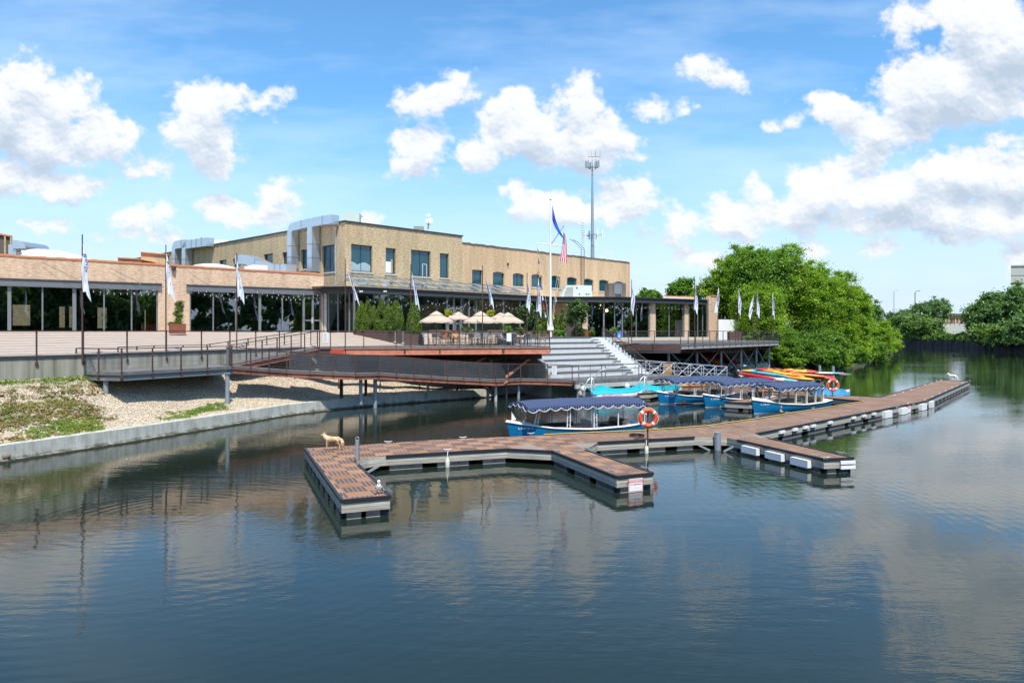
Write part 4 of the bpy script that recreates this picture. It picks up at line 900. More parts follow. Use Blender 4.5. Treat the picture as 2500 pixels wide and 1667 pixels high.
mb.build('under_beams',M['rust'],dk)
def column(par,x,y,z0,z1,r=.10,mat='galv_post',name='column'):
    m=MB(); m.tube([(x,y,z0),(x,y,z1)],r,12); m.box((x,y,z1-.01),(r*2.8,r*2.8,.03)); m.build(name,M[mat],par)
for px,Y,pb in ((780,50,905),(783.5,50,905),(1043.5,52.2,925),(1199.6,53,930),(1312.8,54,930)): column(dk,GX(px,Y),Y,.2,3.1,.11 if px>800 else .055)
mb=MB()
for (x0,y0,x1,y1,Y0,Y1) in ((1305,866,1235,921,53.5,51.6),(1198,867,1087,919,52.6,50.6),(1040,866,960,905,52,50.5)):
    mb.bar(PY(x0,y0,Y0),PY(x1,y1,Y1),.12,.14)
mb.build('diagonal_brace',M['rust_orange'],dk)
mb=MB()
for (x0,y0,x1,y1,Y0,Y1) in ((1210,869,1290,925,53,54),(1050,868,1190,922,52.5,53)): mb.bar(PY(x0,y0,Y0),PY(x1,y1,Y1),.08,.1)
mb.build('thin_brace',M['rust'],dk)
rail('deck_railing','rusty railing with cables around the front of the umbrella deck',[DK[0],DK[1],DK[2]],[3.63]*3,post=2.15,drop=.38,cap=.14)
rail('deck_railing','short rusty railing panel from the deck corner back to the ramp top',[DKL,V(DK[0][0],DK[0][1])],[3.63]*2,post=1.8,drop=.3)
# ---------------------------------------------------------------- walkway platform and ramps
walk=thing('boardwalk_platform','grey planked walkway platform on steel posts over the gravel bank','walkway',(-16,36,2.8))
PF=[PXY(186,34.0,2.83),PXY(297,33.3,2.83),PXY(566,38.9,2.83)]; PB=[PXY(513,43.0,2.83),PXY(376,40.0,2.83),V(-19.45,36.3,2.83),V(-19.4,34.1,2.83)]
def slab(name,poly,par,mat='wood_deck',th=.10):
    m=MB(); m.poly(poly); m.poly([p-V(0,0,th) for p in poly][::-1])
    for a,b in zip(poly,poly[1:]+poly[:1]): m.poly([a-V(0,0,th),b-V(0,0,th),b,a])
    return m.build(name,M[mat] if isinstance(mat,str) else mat,par)
slab('planking',PF+PB,walk)
mb=MB(); 
for a,b in ((PF[0],PF[1]),(PF[1],PF[2])): ibeam(mb,a+V(0,.03,-.10),b+V(0,.03,-.10),.27)
mb.build('edge_beam',M['steel_mid'],walk)
mb=MB()
for k in range(12):
    t_=(k+.3)/12; a=PF[1]+(PF[2]-PF[1])*t_; b=PB[2]+(PB[0]-PB[2])*t_; ibeam(mb,a+V(0,.1,-.12),b+V(0,0,-.12),.2)
mb.build('joists',M['rust'],walk)
column(walk,GX(258.5,33.7),33.7,.9,2.5,.11); column(walk,GX(555,38.4),38.4,.5,2.5,.11)
column(walk,GX(285,36.2),36.2,1.2,2.5,.09,'rust'); column(walk,GX(478,40.5),40.5,1.2,2.5,.09,'rust')
rail('walkway_railing','rusty post railing along the front of the boardwalk platform',[PF[0],PF[1],PF[2]],[2.83]*3,post=1.62,drop=.28,cables=4,cap=.05)
rail('walkway_railing','thin rusty railing at the back of the boardwalk platform against the wall',[V(-19.35,36.2),PB[1],PB[0]],[2.83]*3,post=2.2,drop=.1,cables=3,cap=.05)
# upper ramp: platform -> terrace level
up=thing('upper_ramp','planked ramp with orange steel stringer climbing from the platform to the dining deck','ramp',(-14.5,44,3))
UN=[PXY(561,41.0,2.83),PXY(775,48.0,3.60)]; UF=[PXY(505,43.2,2.83),PXY(735,50.4,3.60)]
slab('planking',[UN[0],UN[1],UF[1],UF[0]],up)
mb=MB(); ibeam(mb,UN[0]+V(.05,-.03,-.10),UN[1]+V(.05,-.03,-.10),.27); ibeam(mb,UF[0]-V(0,0,.1),UF[1]-V(0,0,.1),.27); mb.build('stringer',M['rust_ramp'],up)
column(up,GX(509,43.4),43.4,1.8,3.75,.075,'steel_mid'); column(up,GX(556,41.2),41.2,1.8,3.8,.075,'steel_mid')
rail('ramp_railing','rusty railing on the river side of the upper ramp',UN,[2.83,3.6],post=1.3,drop=.3,cables=5,cap=.05)
rail('ramp_railing','rusty railing on the wall side of the upper ramp',UF,[2.83,3.6],post=1.5,drop=.3,cables=5,cap=.05)
# lower ramp down to the bleachers
LF=[(565,39.0,2.80),(700,41.8,2.42),(868,43.2,2.17),(925,44.6,2.12),(968,45.4,2.0),(1093,48,1.63),(1210,49,1.41),(1271,51,1.36),(1337,51,1.32),(1397,50.7,1.28)]
LP=[PXY(a,b,c) for a,b,c in LF]; low=thing('lower_ramp','long switchback ramp with a rust-orange stringer running low above the gravel','ramp',(-8,45,2))
LBk=[p+V(-.35,1.75,0) for p in LP]; LBk[-1]=LP[-1]+V(-.2,2.6,0); LBk[-2]=LP[-2]+V(-.2,2.5,0)
m=MB()
for i in range(len(LP)-1):
    q=[LP[i],LP[i+1],LBk[i+1],LBk[i]]; m.poly(q); m.poly([x-V(0,0,.1) for x in q][::-1]); m.poly([q[0]-V(0,0,.1),q[1]-V(0,0,.1),q[1],q[0]]); m.poly([q[2],q[2]-V(0,0,.1),q[3]-V(0,0,.1),q[3]][::-1])
m.build('planking',M['ipe'],low)
m=MB()
for a,b in zip(LP[:-1],LP[1:]): ibeam(m,a+V(0,-.02,-.08),b+V(0,-.02,-.08),.24)
for a,b in zip(LBk[:-1],LBk[1:]): ibeam(m,a+V(0,.02,-.08),b+V(0,.02,-.08),.24)
m.build('stringer',M['rust_ramp'],low)
rail('ramp_railing','rusty cable railing along the river side of the lower ramp',[(p[0],p[1]) for p in LP],[p[2] for p in LP],post=1.25,drop=.26,cables=7,cap=.05)
rail('slat_screen','dense horizontal slat screen along the back of the lower ramp',[(p[0],p[1]) for p in LBk[1:8]],[p[2] for p in LBk[1:8]],post=2.4,drop=.1,cables=15,cap=.06,slats=True)
UPB=[LBk[1]+V(-.3,2.0,-.35),LBk[3]+V(-.2,1.8,-.1),LBk[6]+V(.1,1.4,-.2),LBk[7]+V(.2,1.0,-.1)]
rail('slat_screen','second dark slat screen behind the lower ramp in the shade of the deck',[(p[0],p[1]) for p in UPB],[p[2] for p in UPB],post=2.6,drop=.9,cables=14,cap=.06,slats=True)
for px,Y,mt,r in ((831,44.6,'rust',.11),(878.5,44.0,'galv_post',.11),(891,46,'rust',.09),(914,44.9,'galv_post',.12),(1191,49.6,'steel_mid',.10),(1210,49.2,'concrete',.10),(1236,50.6,'steel_mid',.09),(1266,50.9,'galv_post',.10),(1043.5,48.4,'galv_post',.09)):
    zt=min(LP,key=lambda p:abs(1250+F*p[0]/p[1]-px))[2]-.3; column(low,GX(px,Y),Y+.25,-.8 if px>1100 or px==914 else .3,zt,r,mt)
m=MB()
for (x0,y0,x1,y1,Y) in ((1010,921,1040,938,47.2),(1046,938,1080,925,47.9),(1172,936,1192,947,49.2),(1205,948,1240,930,49.6)): m.bar(PY(x0,y0,Y),PY(x1,y1,Y),.09,.12)
m.build('knee_brace',M['rust_orange'],low)
# notices tied to the rails
def sheet(label,px0,px1,py0,py1,Y,lines,cat='notice'):
    t=thing('notice_sheet',label,cat,tuple(PY((px0+px1)/2,py1,Y))); m=MB(); a=PY(px0,py1,Y); b=PY(px1,py0,Y); m.obox(a,V(b[0]-a[0],0,0),V(0,.015,0),V(0,0,b[2]-a[2])); m.build('panel',M['white'],t)
    m=MB(); W_=b[0]-a[0]; H_=b[2]-a[2]
    for k in range(lines): z=a[2]+H_*(.12+.76*k/max(1,lines-1)); m.obox(V(a[0]+W_*.14,Y-.006,z),V(W_*(.5+.22*(k%2)),0,0),V(0,.004,0),V(0,0,H_*.025))
    if lines: m.build('print',M['steel_mid'],t)
    return t
sheet('white information sheet tied to the railing at the top of the ramp',788,802,812,835.5,48.3,7)
sheet('white sheet on the rail in front of the dining tables',1237,1248.5,813,833.5,51.2,0)
sheet('pale printed sheet on the railing at the foot of the lower ramp',1347.5,1359,893.5,914,50.8,7)
# ---------------------------------------------------------------- bleachers
bl=thing('amphitheatre_steps','wide grey concrete bleacher steps descending to the water beside the dining deck','steps',tuple(BP(0,0,1.2)))
ZB0=1.28; rise=.42; n=7
mb=MB(); mt=MB()
for k in range(n):
    b0=3+.78*k; z0=ZB0+rise*k; z1=z0+rise
    mb.obox(BP(0,b0,z0-.05 if k else .2),BP(8.3 if k<6 else 8.3,b0,0)-BP(0,b0,0),BP(0,9.5,0)-BP(0,b0,0) if k==6 else BP(0,b0+.9,0)-BP(0,b0,0),V(0,0,z1-z0+(.05 if k else 1.08)-.06))
    mt.obox(BP(-.02,b0-.05,z1-.058),BP(8.32,b0,0)-BP(0,b0,0),BP(0,b0+.86,0)-BP(0,b0,0),V(0,0,.055))
    for h in (0,1):      # stair flight on the right: two steps for every seat
        bb=b0-.39*h+.0; zz=z1-.21*h-.21; mb.obox(BP(7.5+.12*k,bb,ZB0-.6),BP(10.05-.05*k,bb,0)-BP(7.5,bb,0),BP(0,bb+.80,0)-BP(0,bb,0),V(0,0,zz+.21-ZB0+.6-.05-.001*k))
        mt.obox(BP(7.48+.12*k,bb-.03,zz+.165),BP(.62,bb,0)-BP(0,bb,0),BP(0,bb+.12,0)-BP(0,bb,0),V(0,0,.05))
mb.obox(BP(-.3,2.6,-.3),BP(.3,0,0)-BP(0,0,0),BP(0,7,0)-BP(0,0,0),V(0,0,1.6))
mb.build('seat_block',M['concrete_bl'],bl); mt.build('tread_edge',M['tread'],bl)
mb=MB(); prof=[(2.7,.2),(9.0,.2),(9.0,4.0),(8.0,4.1),(3.2,2.15),(2.7,1.6)]
L0=[BP(-.26,b,z) for b,z in prof]; L1=[BP(-.02,b,z) for b,z in prof]
mb.poly(L0); mb.poly(L1[::-1]); 
for i in range(len(prof)): k=(i+1)%len(prof); mb.poly([L0[i],L0[k],L1[k],L1[i]])
mb.build('side_wall',M['wall_conc'],bl)
mb=MB(); mb.bar(BP(-.16,8.1,4.25),BP(-.16,3.1,2.28),.40,.10); mb.build('side_cap',M['hvac_grey'],bl)
slab('platform',[BP(0,0,ZB0),BP(10.6,0,ZB0),BP(10.6,3.2,ZB0),BP(0,3.2,ZB0)],bl,'wood_deck',.22)
mb=MB(); mb.obox(BP(0,-.02,ZB0-.55),BP(10.6,0,0)-BP(0,0,0),BP(0,.15,0)-BP(0,0,0),V(0,0,.30)); mb.obox(BP(0.3,-.1,ZB0-1.0),BP(9.6,0,0)-BP(0,0,0),BP(0,.3,0)-BP(0,0,0),V(0,0,.16)); mb.obox(BP(-.2,2.9,-.4),BP(10.2,0,0)-BP(0,0,0),BP(0,6,0)-BP(0,0,0),V(0,0,1.2)); mb.build('support_beam',M['concrete'],bl)
column(bl,BP(.5,.2,0)[0],BP(.5,.2,0)[1],-.8,ZB0-.2,.2,'concrete')
# the tubular guard rails on its front edge
for i,(a0,a1,lb) in enumerate(((.35,2.5,'short tubular steel guard rail nearest the ramp'),(2.85,6.2,'middle tubular guard rail along the step platform'),(6.5,10.4,'right-hand tubular guard rail ending by the aluminium gangway'))):
    t=thing('guard_rail',lb,'railing',tuple(BP(a0,.1,ZB0))); m=MB(); h=1.02
    m.tube([BP(a0,.1,ZB0-.1),BP(a0,.1,ZB0+h-.12),BP(a0+.12,.1,ZB0+h),BP(a1-.12,.1,ZB0+h),BP(a1,.1,ZB0+h-.12),BP(a1,.1,ZB0-.1)],.035,8); m.build('frame',M['steel_mid'],t)
    m=MB(); 
    for z in (.18,.45,.72): m.tube([BP(a0,.1,ZB0+z),BP(a1,.1,ZB0+z)],.02,6)
    m.build('bars',M['steel_mid'],t)
    m=MB(); m.tube([BP((a0+a1)/2,.1,ZB0),BP((a0+a1)/2,.1,ZB0+h)],.02,6); m.build('upright',M['steel_mid'],t)
# stair handrail at right
rail('stair_railing','dark sloping handrail with cables beside the right flight of steps',[BP(9.9,2.9,0),BP(9.9,8.0,0)],[1.35,4.0],post=1.5,drop=.1,cables=7,cap=.06)
mb=MB(); mb.obox(BP(9.75,2.6,.2),BP(.3,0,0)-BP(0,0,0),BP(0,5.6,0)-BP(0,0,0),V(0,0,1.0)); 
p0,p1=BP(10.05,2.8,1.2),BP(10.05,8.2,4.0); mb.poly([p0-V(0,0,1),p1-V(0,0,4),p1,p0]); mb.build('stringer_wall',M['rust'],bl)
# ---------------------------------------------------------------- right deck on struts
RD=[V(11.4,69.3,3.63),V(14.35,62.8,3.63),V(29.0,80.2,3.63)]
rd=thing('right_deck','cantilevered dark timber deck on galvanised posts and cross braces over the kayaks','deck',(18,72,2))
rpoly=[V(9.2,65.6,3.63),RD[1],RD[2],V(27.5,86,3.63),V(14,84,3.63),V(11.6,80,3.63)]
rpoly=[V(8.2,63.0,3.63)+V(.3,.8,0),RD[1],RD[2],V(27.8,88,3.63),V(12.5,82.6,3.63)]
slab('deck_boards',[p+V(0,0,.02) for p in rpoly],rd,'wood_deck',.12)
mb=MB(); ibeam(mb,RD[1]+V(0,0,-.12),RD[2]+V(0,0,-.12),.36); mb.build('edge_beam',M['hvac_grey'],rd)
mb=MB(); mb.bar(rpoly[0]+V(0,-.02,-.35),RD[1]+V(0,-.02,-.35),.06,.55); mb.build('left_fascia',M['rust'],rd)
mb=MB(); mb.bar(rpoly[0]+V(0,.2,-.72),RD[1]+V(0,.1,-.72),.3,.2); mb.build('lower_beam',M['steel_dark'],rd)
mb=MB()
for k in range(10): t_=k/9; a=RD[1]+(RD[2]-RD[1])*t_; b=V(11.5+14*t_,72+14*t_,3.63); ibeam(mb,a+V(0,0,-.3),b+V(0,0,-.3),.34)
ibeam(mb,RD[1]+V(-.3,1.2,-.5),RD[2]+V(-.3,1.2,-.5),.36); mb.build('under_beams',M['rust'],rd)
cols=[(1632,64.6),(1701,68.4),(1760,72),(1809,75.2),(1846,78),(1877,80.5)]
cp=[]
for px,Y in cols: x=GX(px,Y); cp.append(V(x,Y,0)); column(rd,x,Y,-.4,3.1,.13)
for px,Y in ((1686,71),(1712,72)): column(rd,GX(px,Y),Y,.2,3.1,.09,'rust')
for a,b in zip(cp[:-1],cp[1:]):
    for (p,q) in ((a,b),(b,a)):
        m=MB(); m.bar(V(p[0],p[1],3.0),V(q[0],q[1],.35 if p is b else .25),.07); m.build('cross_brace',M['galv_post'],rd)
rail('right_deck_railing','rusty railing along the front edge of the right deck below the flag banners',[RD[1],RD[2]],[3.63]*2,post=1.45,drop=.36,cables=7,cap=.09)
rail('right_deck_railing','rusty railing at the left end of the right deck beside the steps',[BP(9.9,8.0,0),RD[1]],[3.63]*2,post=2.1,drop=.1,cables=7,cap=.07)
rail('right_deck_railing','rusty railing closing the far end of the right deck by the trees',[RD[2],rpoly[3]],[3.63]*2,post=1.6,drop=.1,cables=7,cap=.07)
t=thing('blue_deck_sign','blue poster with white print hung on the right deck railing','sign',tuple(PY(1511,826,66.5))); m=MB(); a=PY(1507,826.5,66.5); b=PY(1516.5,809.5,66.5); m.obox(a,V(b[0]-a[0],0,0),V(0,.03,0),V(0,0,b[2]-a[2])); m.build('panel',plain('sign_blue',(.02,.20,.60),.5),t)
m=MB(); W_=b[0]-a[0]; H_=b[2]-a[2]
for k in range(4):
    for j in range(3): m.obox(V(a[0]+W_*(.2+.22*j),a[1]-.008,a[2]+H_*(.12+.13*k)),V(W_*.15,0,0),V(0,.006,0),V(0,0,H_*.08))
m.build('print',M['white'],t)
t=thing('white_panel_fence','white panel fence behind the right deck under the trees','fence',tuple(PY(1790,826,90))); m=MB(); a=PY(1753,829,92); b=PY(1807,829,92); a=PY(1754,829,86.6); b=PY(1808,829,86.6); m.obox(V(a[0],86.6,3.4),V(b[0]-a[0],1.2,0),V(0,.1,0),V(0,0,2.65)); m.build('panel',M['white'],t)
t=thing('planter_bin','dark slatted bin on the far end of the right deck','bin',tuple(PY(1795,833,84))); m=MB(); a=PY(1795,833,84); m.box((a[0],84,4.15),(1.6,.8,.95)); m.build('box',M['planter_wood'],t)
# ---------------------------------------------------------------- floating docks
ZD=.48
def D(px,py): return PZ(px,py,ZD)
dock=thing('floating_dock','long branching floating dock with brown tiles, weathered timber sides and black floats','dock',(3,28,0))
f1=[D(743,1094),D(834,1222),D(952,1211.5),D(866,1125)]
near=[D(743,1094),D(866,1125),D(942,1113.5),D(1238,1096.5),D(1327,1062),D(1052,1074)]
outline=[D(743,1094),D(834,1222),D(952,1211.5),D(866,1125.5),D(900,1118),D(942,1113.5),D(1238,1096),D(1348,1101.5),D(1506,1164),D(1594,1155),D(1429.6,1099),D(1459,1080),D(1695,1067),D(1774.6,1068),D(1800.6,1074),D(2011.7,1121),D(2083.7,1117.8),D(1875,1070.6),D(1845.4,1058.8),D(2255.8,980),D(2367.7,931),D(2296,927.5),D(2149.6,970),D(1990,962.5),D(1985,968.5),D(2112,980),D(1845,1023.4),D(1727,1040),D(1582.7,1051),D(1327.6,1062),D(1052,1074),D(878.6,1086)]
from mathutils.geometry import tessellate_polygon
def top_piece(pts,dirv,mat,name='deck_tiles',dz=0,off=(0,0)):
    d=V(dirv[0],dirv[1]).normalized(); e=V(-d[1],d[0]); o=pts[0]; m=MB()
    for tri_ in tessellate_polygon([[Vector(p) for p in pts]]):
        q=[pts[i]+V(0,0,dz) for i in tri_]
        if (q[1]-q[0]).cross(q[2]-q[0]).z<0: q=q[::-1]
        m.poly(q,0,[((p-o).xy.dot(d)+off[0],(p-o).xy.dot(e)+off[1]) for p in q])
    return m.build(name,mat,dock)
# finger 1 is tiled along its own axis, the rest along the main run
top_piece(f1,(f1[2]-f1[1]).xy*1.0,M['tiles'],off=(0,0))
pA=[D(743,1094),D(866,1125.5),D(900,1118),D(942,1113.5),D(1238,1096),D(1348,1101.5),D(1429.6,1099),D(1459,1080),D(1327.6,1062),D(1052,1074),D(878.6,1086)]
top_piece(pA,(D(1238,1096)-D(942,1113.5)).xy,M['tiles'],off=(.3,.1))
top_piece([D(1348,1101.5),D(1506,1164),D(1594,1155),D(1429.6,1099)],(D(1506,1164)-D(1348,1101.5)).xy,M['tiles'])
pB=[D(1459,1080),D(1695,1067),D(1774.6,1068),D(1800.6,1074),D(1875,1070.6),D(1845.4,1058.8),D(1845,1023.4),D(1727,1040),D(1582.7,1051),D(1327.6,1062)]
top_piece(pB,(D(1695,1067)-D(1459,1080)).xy,M['dock_brown'])
top_piece([D(1800.6,1074),D(2011.7,1121),D(2083.7,1117.8),D(1875,1070.6)],(D(2011.7,1121)-D(1800.6,1074)).xy,M['dock_brown'])
top_piece([D(1845.4,1058.8),D(2255.8,980),D(2149.6,970),D(2112,980),D(1845,1023.4)],(D(2255.8,980)-D(1845.4,1058.8)).xy,M['dock_brown'])
top_piece([D(2255.8,980),D(2367.7,931),D(2296,927.5),D(2149.6,970)],(D(2367.7,931)-D(2255.8,980)).xy,M['dock_brown'])
top_piece([D(2149.6,970),D(1990,962.5),D(1985,968.5),D(2112,980)],(1,.1),M['dock_brown'])
def edging(pts,par,closed=True,skip=(),zt=ZD,fh=.27):
    mf=MB(); mt=MB(); n=len(pts)
    for i in range(n if closed else n-1):
        a=pts[i]; b=pts[(i+1)%n]; d=(b-a).normalized(); nn=V(d[1],-d[0],0)
        mf.obox(V(a[0],a[1],zt-.045-fh)-nn*.07,V(b[0]-a[0],b[1]-a[1],0),nn*.07,V(0,0,fh))
        if i in skip: 
            mf.obox(V(a[0],a[1],zt-.046)-nn*.06,V(b[0]-a[0],b[1]-a[1],0),nn*.058,V(0,0,.044)); continue
        mt.bar(V(a[0],a[1],zt-.012)+nn*.0,V(b[0],b[1],zt-.012)+nn*.0,.075,.085)
    mf.build('timber_side',M['dockside'],par); mt.build('rubber_edge',M['black_rubber'],par)
edging(outline,dock,skip=(3,4,10,12,13,17,29,30,31))
def floats(pts,par,segs,depth=.9,l=1.15,gap=.42,zt=.16,w=.9):
    for i in segs:
        a=pts[i]; b=pts[(i+1)%len(pts)]; d=(b-a); ln=d.length; d.normalize(); nn=V(d[1],-d[0],0); s=.12
        while s<ln-.3:
            e=min(s+l,ln-.05); m=MB(); o=V(a[0],a[1],-.35)+d*s-nn*.005; 
            k=max(1,int((e-s)/.29)); seg=(e-s)/k
            for j in range(k): m.obox(o+d*(j*seg+.012),d*(seg-.024),-nn*depth,V(0,0,zt+.35))
            m.obox(o-nn*.03+d*.02,d*(e-s-.04),-nn*(depth-.06),V(0,0,zt+.33))
            m.obox(V(o[0],o[1],.0)+nn*.006+d*.01,d*(e-s-.02),-nn*.05,V(0,0,.016),1)
            m.build('float',[M['float'],M['scum']],par); s=e+gap*random.uniform(.6,1.5)
floats(outline,dock,[0],.55,.75,.28); floats(outline,dock,[1],.5,.38,.08); floats(outline,dock,[5,7,11,13,14,16,19]); floats(outline,dock,[8],.5,.35,.1); floats(outline,dock,[15],.5,.35,.08); floats(outline,dock,[18],.9,1.8,.5)
floats(outline,dock,[2,9,16],.3,.6,.2)
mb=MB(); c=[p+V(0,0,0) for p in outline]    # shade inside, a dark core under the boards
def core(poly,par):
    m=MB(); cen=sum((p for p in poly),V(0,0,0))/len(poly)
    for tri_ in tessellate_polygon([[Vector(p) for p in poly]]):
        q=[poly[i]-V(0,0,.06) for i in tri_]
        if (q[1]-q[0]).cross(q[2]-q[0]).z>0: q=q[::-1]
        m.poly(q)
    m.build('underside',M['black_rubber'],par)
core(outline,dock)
# corner gussets of grey decking, struts, yellow rope
for pts_ in ([D(1238,1096.5),D(1348,1102),D(1290,1083)],[D(1429,1099.5),D(1460,1080.5),D(1395,1082)],[D(1845,1059.5),D(1875,1071),D(1800,1060)]):
    q=[p+V(0,0,.004) for p in pts_]; mb=MB()
    if (q[1]-q[0]).cross(q[2]-q[0]).z<0: q=q[::-1]
    mb.poly(q); mb.build('corner_decking',M['corner'],dock)
mb=MB()
for (x0,y0,x1,y1) in ((895,1154,925,1137),(1707,1087,1733,1099),(1767,1102,1790,1090)): 
    a=PZ(x0,y0,.02 if y0>y1 else .22); b=PZ(x1,y1,.22 if y0>y1 else .02); mb.bar(a,b,.05,.07)
mb.build('strut',M['galv'],dock)
def ropeline(name,label,pts,mat,r=.022,sag=.0):
    t=thing(name,label,'rope',tuple(pts[0])); m=MB(); q=[]
    for a,b in zip(pts[:-1],pts[1:]):
        for k in range(8): u=k/8; q.append(a+(b-a)*u+V(random.uniform(-.02,.02),random.uniform(-.02,.02),-sag*4*u*(1-u)))
    q.append(pts[-1]); m.tube(q,r,5); m.build('strand',M[mat],t); return t
ry=[outline[i] for i in (25,26,27,28,29)]
ropeline('yellow_rope','yellow rope laid along the boat-side edge of the dock',[p+V(0,.02,.03) for p in ry],'rope_y',.017)
def cleat(p,rz,par,big=1.0):
    m=MB(); c,s=math.cos(rz),math.sin(rz); d=V(c,s,0)
    m.tube([p+d*-.13*big+V(0,0,.075),p+d*-.05*big+V(0,0,.06),p+d*.05*big+V(0,0,.06),p+d*.13*big+V(0,0,.075)],.014*big,6); m.box(p+d*.04*big+V(0,0,.03),(.022,.03,.06),rz); m.box(p-d*.04*big+V(0,0,.03),(.022,.03,.06),rz); m.box(p+V(0,0,.006),(.14,.05,.012),rz)
    m.build('cleat',M['galv'],par)
for px,py,rz in ((755,1104,-1.2),(782,1141,-1.2),(833,1207,-1.2),(937,1200,-1.2),(873,1136,-1.2),(948,1082,0.15),(1130,1071,.15),(1296,1061,.15),(1093,1101,.15),(1363,1104,-1),(1493,1153,-1),(1574,1146,-1),(1430,1097,-1),(1598,1048.5,.3),(1769,1033,.6),(1848,1020,.6),(1920,1009,.6),(1985,998,.6),(1880,1046,.6),(1958,1031,.6),(1990,1027,.6),(2053,1017,.6),(2087,1009,.6),(1814,1072,-.8),(1871,1069,-.8),(1994,1116,-.8),(2052,1108,-.8),(2015,1121,0),(2103,1005,.6),(1737,1028+15,.4),(2190,996,.6),(2230,990,.6)):
    cleat(D(px,py)+V(0,0,.003),rz,dock,1.15)
# bird droppings are in the tile material; small white reflectors along the edges
for px,py in ((2298,928.5),(2286,931),(2274,935),(2258,940),(2242,946),(2225,952),(2205,958),(2184,965),(2368,930.5),(2361,932.5),(2350,936),(2337,942),(2324,948),(2309,954.5),(2294,961),(2276,969),(2258,977.5),(2217,986)):
    m=MB(); m.box(D(px,py)+V(0,0,.03),(.12,.06,.05),.7); m.build('edge_marker',M['white'],dock)
# white bumpers: three long ones on finger 3, small ones on the outer side
e0,e1_=D(1800.6,1074),D(2011.7,1121); dd=(e1_-e0).normalized(); nn=V(dd[1],-dd[0],0)
def along(a,b,px):
    t=(px-1250)/F; dx,dy=b[0]-a[0],b[1]-a[1]; s=(t*a[1]-a[0])/(dx-t*dy); return s
for (xa,xb) in ((1819,1861),(1877,1922),(1939,1987)):
    s0=along(e0,e1_,xa); s1=along(e0,e1_,xb-5); a=e0+(e1_-e0)*s0; b=e0+(e1_-e0)*s1; m=MB(); m.obox(V(a[0],a[1],.10)+nn*.02,b-a,nn*.16,V(0,0,.25)); o=m.build('bumper',M['white'],dock)
e2,e3=D(2011.7,1121),D(2083.7,1117.8); d2=(e3-e2).normalized(); n2_=V(d2[1],-d2[0],0); L_=(e3-e2).length
for z in (.30,.14):
    m=MB(); m.obox(V(e2[0],e2[1],z)+d2*L_*.52+n2_*.01,d2*L_*.5,n2_*.07,V(0,0,.11)); m.build('bumper',M['white'],dock)
e0,e1_=D(1845.4,1058.8),D(2255.8,980); dd=(e1_-e0).normalized(); nn=V(dd[1],-dd[0],0)
for px in (1905.6,1937.4,1963.6,1982,2023.5,2080.9,2106,2130.4):
    s=along(e0,e1_,px); p=e0+(e1_-e0)*s; m=MB(); m.obox(V(p[0],p[1],.30)-dd*.2,dd*.44,nn*.10,V(0,0,.115)); m.obox(V(p[0],p[1],.235)-dd*.16,dd*.36,nn*.07,V(0,0,.065),1); m.build('bumper',[M['white'],M['black_rubber']],dock)
for px,w_ in ((2162,1.0),(2201,.95),(2249,.9)):
    s=along(e0,e1_,px); p=e0+(e1_-e0)*s; m=MB(); m.obox(V(p[0],p[1],.02)-dd*w_/2,dd*w_,nn*.18,V(0,0,.36)); m.build('bumper',M['white'],dock)
p=D(2268,976); m=MB(); m.box(p+V(.1,-.1,-.27),(.8,.18,.38),.9); m.build('bumper',M['white'],dock)
# signs on the dock
def textmesh(s,size,origin,xd,zd,nd,mat,par,name='lettering',align='CENTER',shear=0,ext=.002,bold=0):
    cu=bpy.data.curves.new(name,'FONT'); cu.body=s; cu.size=size; cu.align_x=align; cu.shear=shear; cu.extrude=ext; cu.offset=bold; cu.resolution_u=3
    to=bpy.data.objects.new('tmp',cu); COL.objects.link(to); bpy.context.view_layer.update()
    me=bpy.data.meshes.new_from_object(to); bpy.data.objects.remove(to); off=Vector(ORG.get(par.name,(0,0,0)))
    xd=Vector(xd).normalized(); zd=Vector(zd).normalized(); nd=Vector(nd).normalized(); o=Vector(origin)-off
    me.transform(Matrix(((xd[0],zd[0],nd[0],o[0]),(xd[1],zd[1],nd[1],o[1]),(xd[2],zd[2],nd[2],o[2]),(0,0,0,1))))
    me.materials.clear(); me.materials.append(mat); ob=bpy.data.objects.new(name,me); COL.objects.link(ob); ob.parent=par; ORG[ob.name]=tuple(off); return ob
g0,g1=D(1506,1164),D(1594,1155); dd=(g1-g0).normalized(); nn=V(dd[1],-dd[0],0)
t=thing('private_dock_sign','white sign with red lettering reading private dock on the end of the middle finger','sign',tuple(g0+dd*.4+V(0,0,-.2)))
sw=.50; sh_=.43; so_=V(g0[0],g0[1],ZD-.09-sh_)+dd*((g1-g0).length*.30)+nn*.03; up=V(0,0,1)
m=MB(); m.obox(so_,dd*sw,nn*.012,up*sh_); m.build('panel',M['white'],t)
m=MB(); 
for (x,z,w1,h1) in ((.015,.015,.47,.012),(.015,sh_-.03,.47,.010),(.015,.015,.010,sh_-.03),(.475,.015,.010,sh_-.03),(.03,.055,.44,.014)): m.obox(so_+dd*x+up*z+nn*.012,dd*w1,nn*.003,up*h1)
m.build('border',M['red'],t)
textmesh('PRIVATE DOCK',.088,so_+dd*sw/2+up*.315+nn*.014,dd,up,nn,M['red'],t,bold=.0018); textmesh('NO TRESPASSING',.050,so_+dd*sw/2+up*.245+nn*.014,dd,up,nn,M['red'],t)
textmesh('~  ~',.06,so_+dd*sw*.6+up*.13+nn*.014,dd,up,nn,M['blue_ink'],t,'small_mark')
s=along(e0,e1_,2219); p=e0+(e1_-e0)*s; dd=(e1_-e0).normalized(); nn=V(dd[1],-dd[0],0)
t=thing('private_dock_sign','second white and red dock sign seen edge-on between the bumpers of the far dock','sign',tuple(p)); so_=V(p[0],p[1],.02)-dd*.28+nn*.02
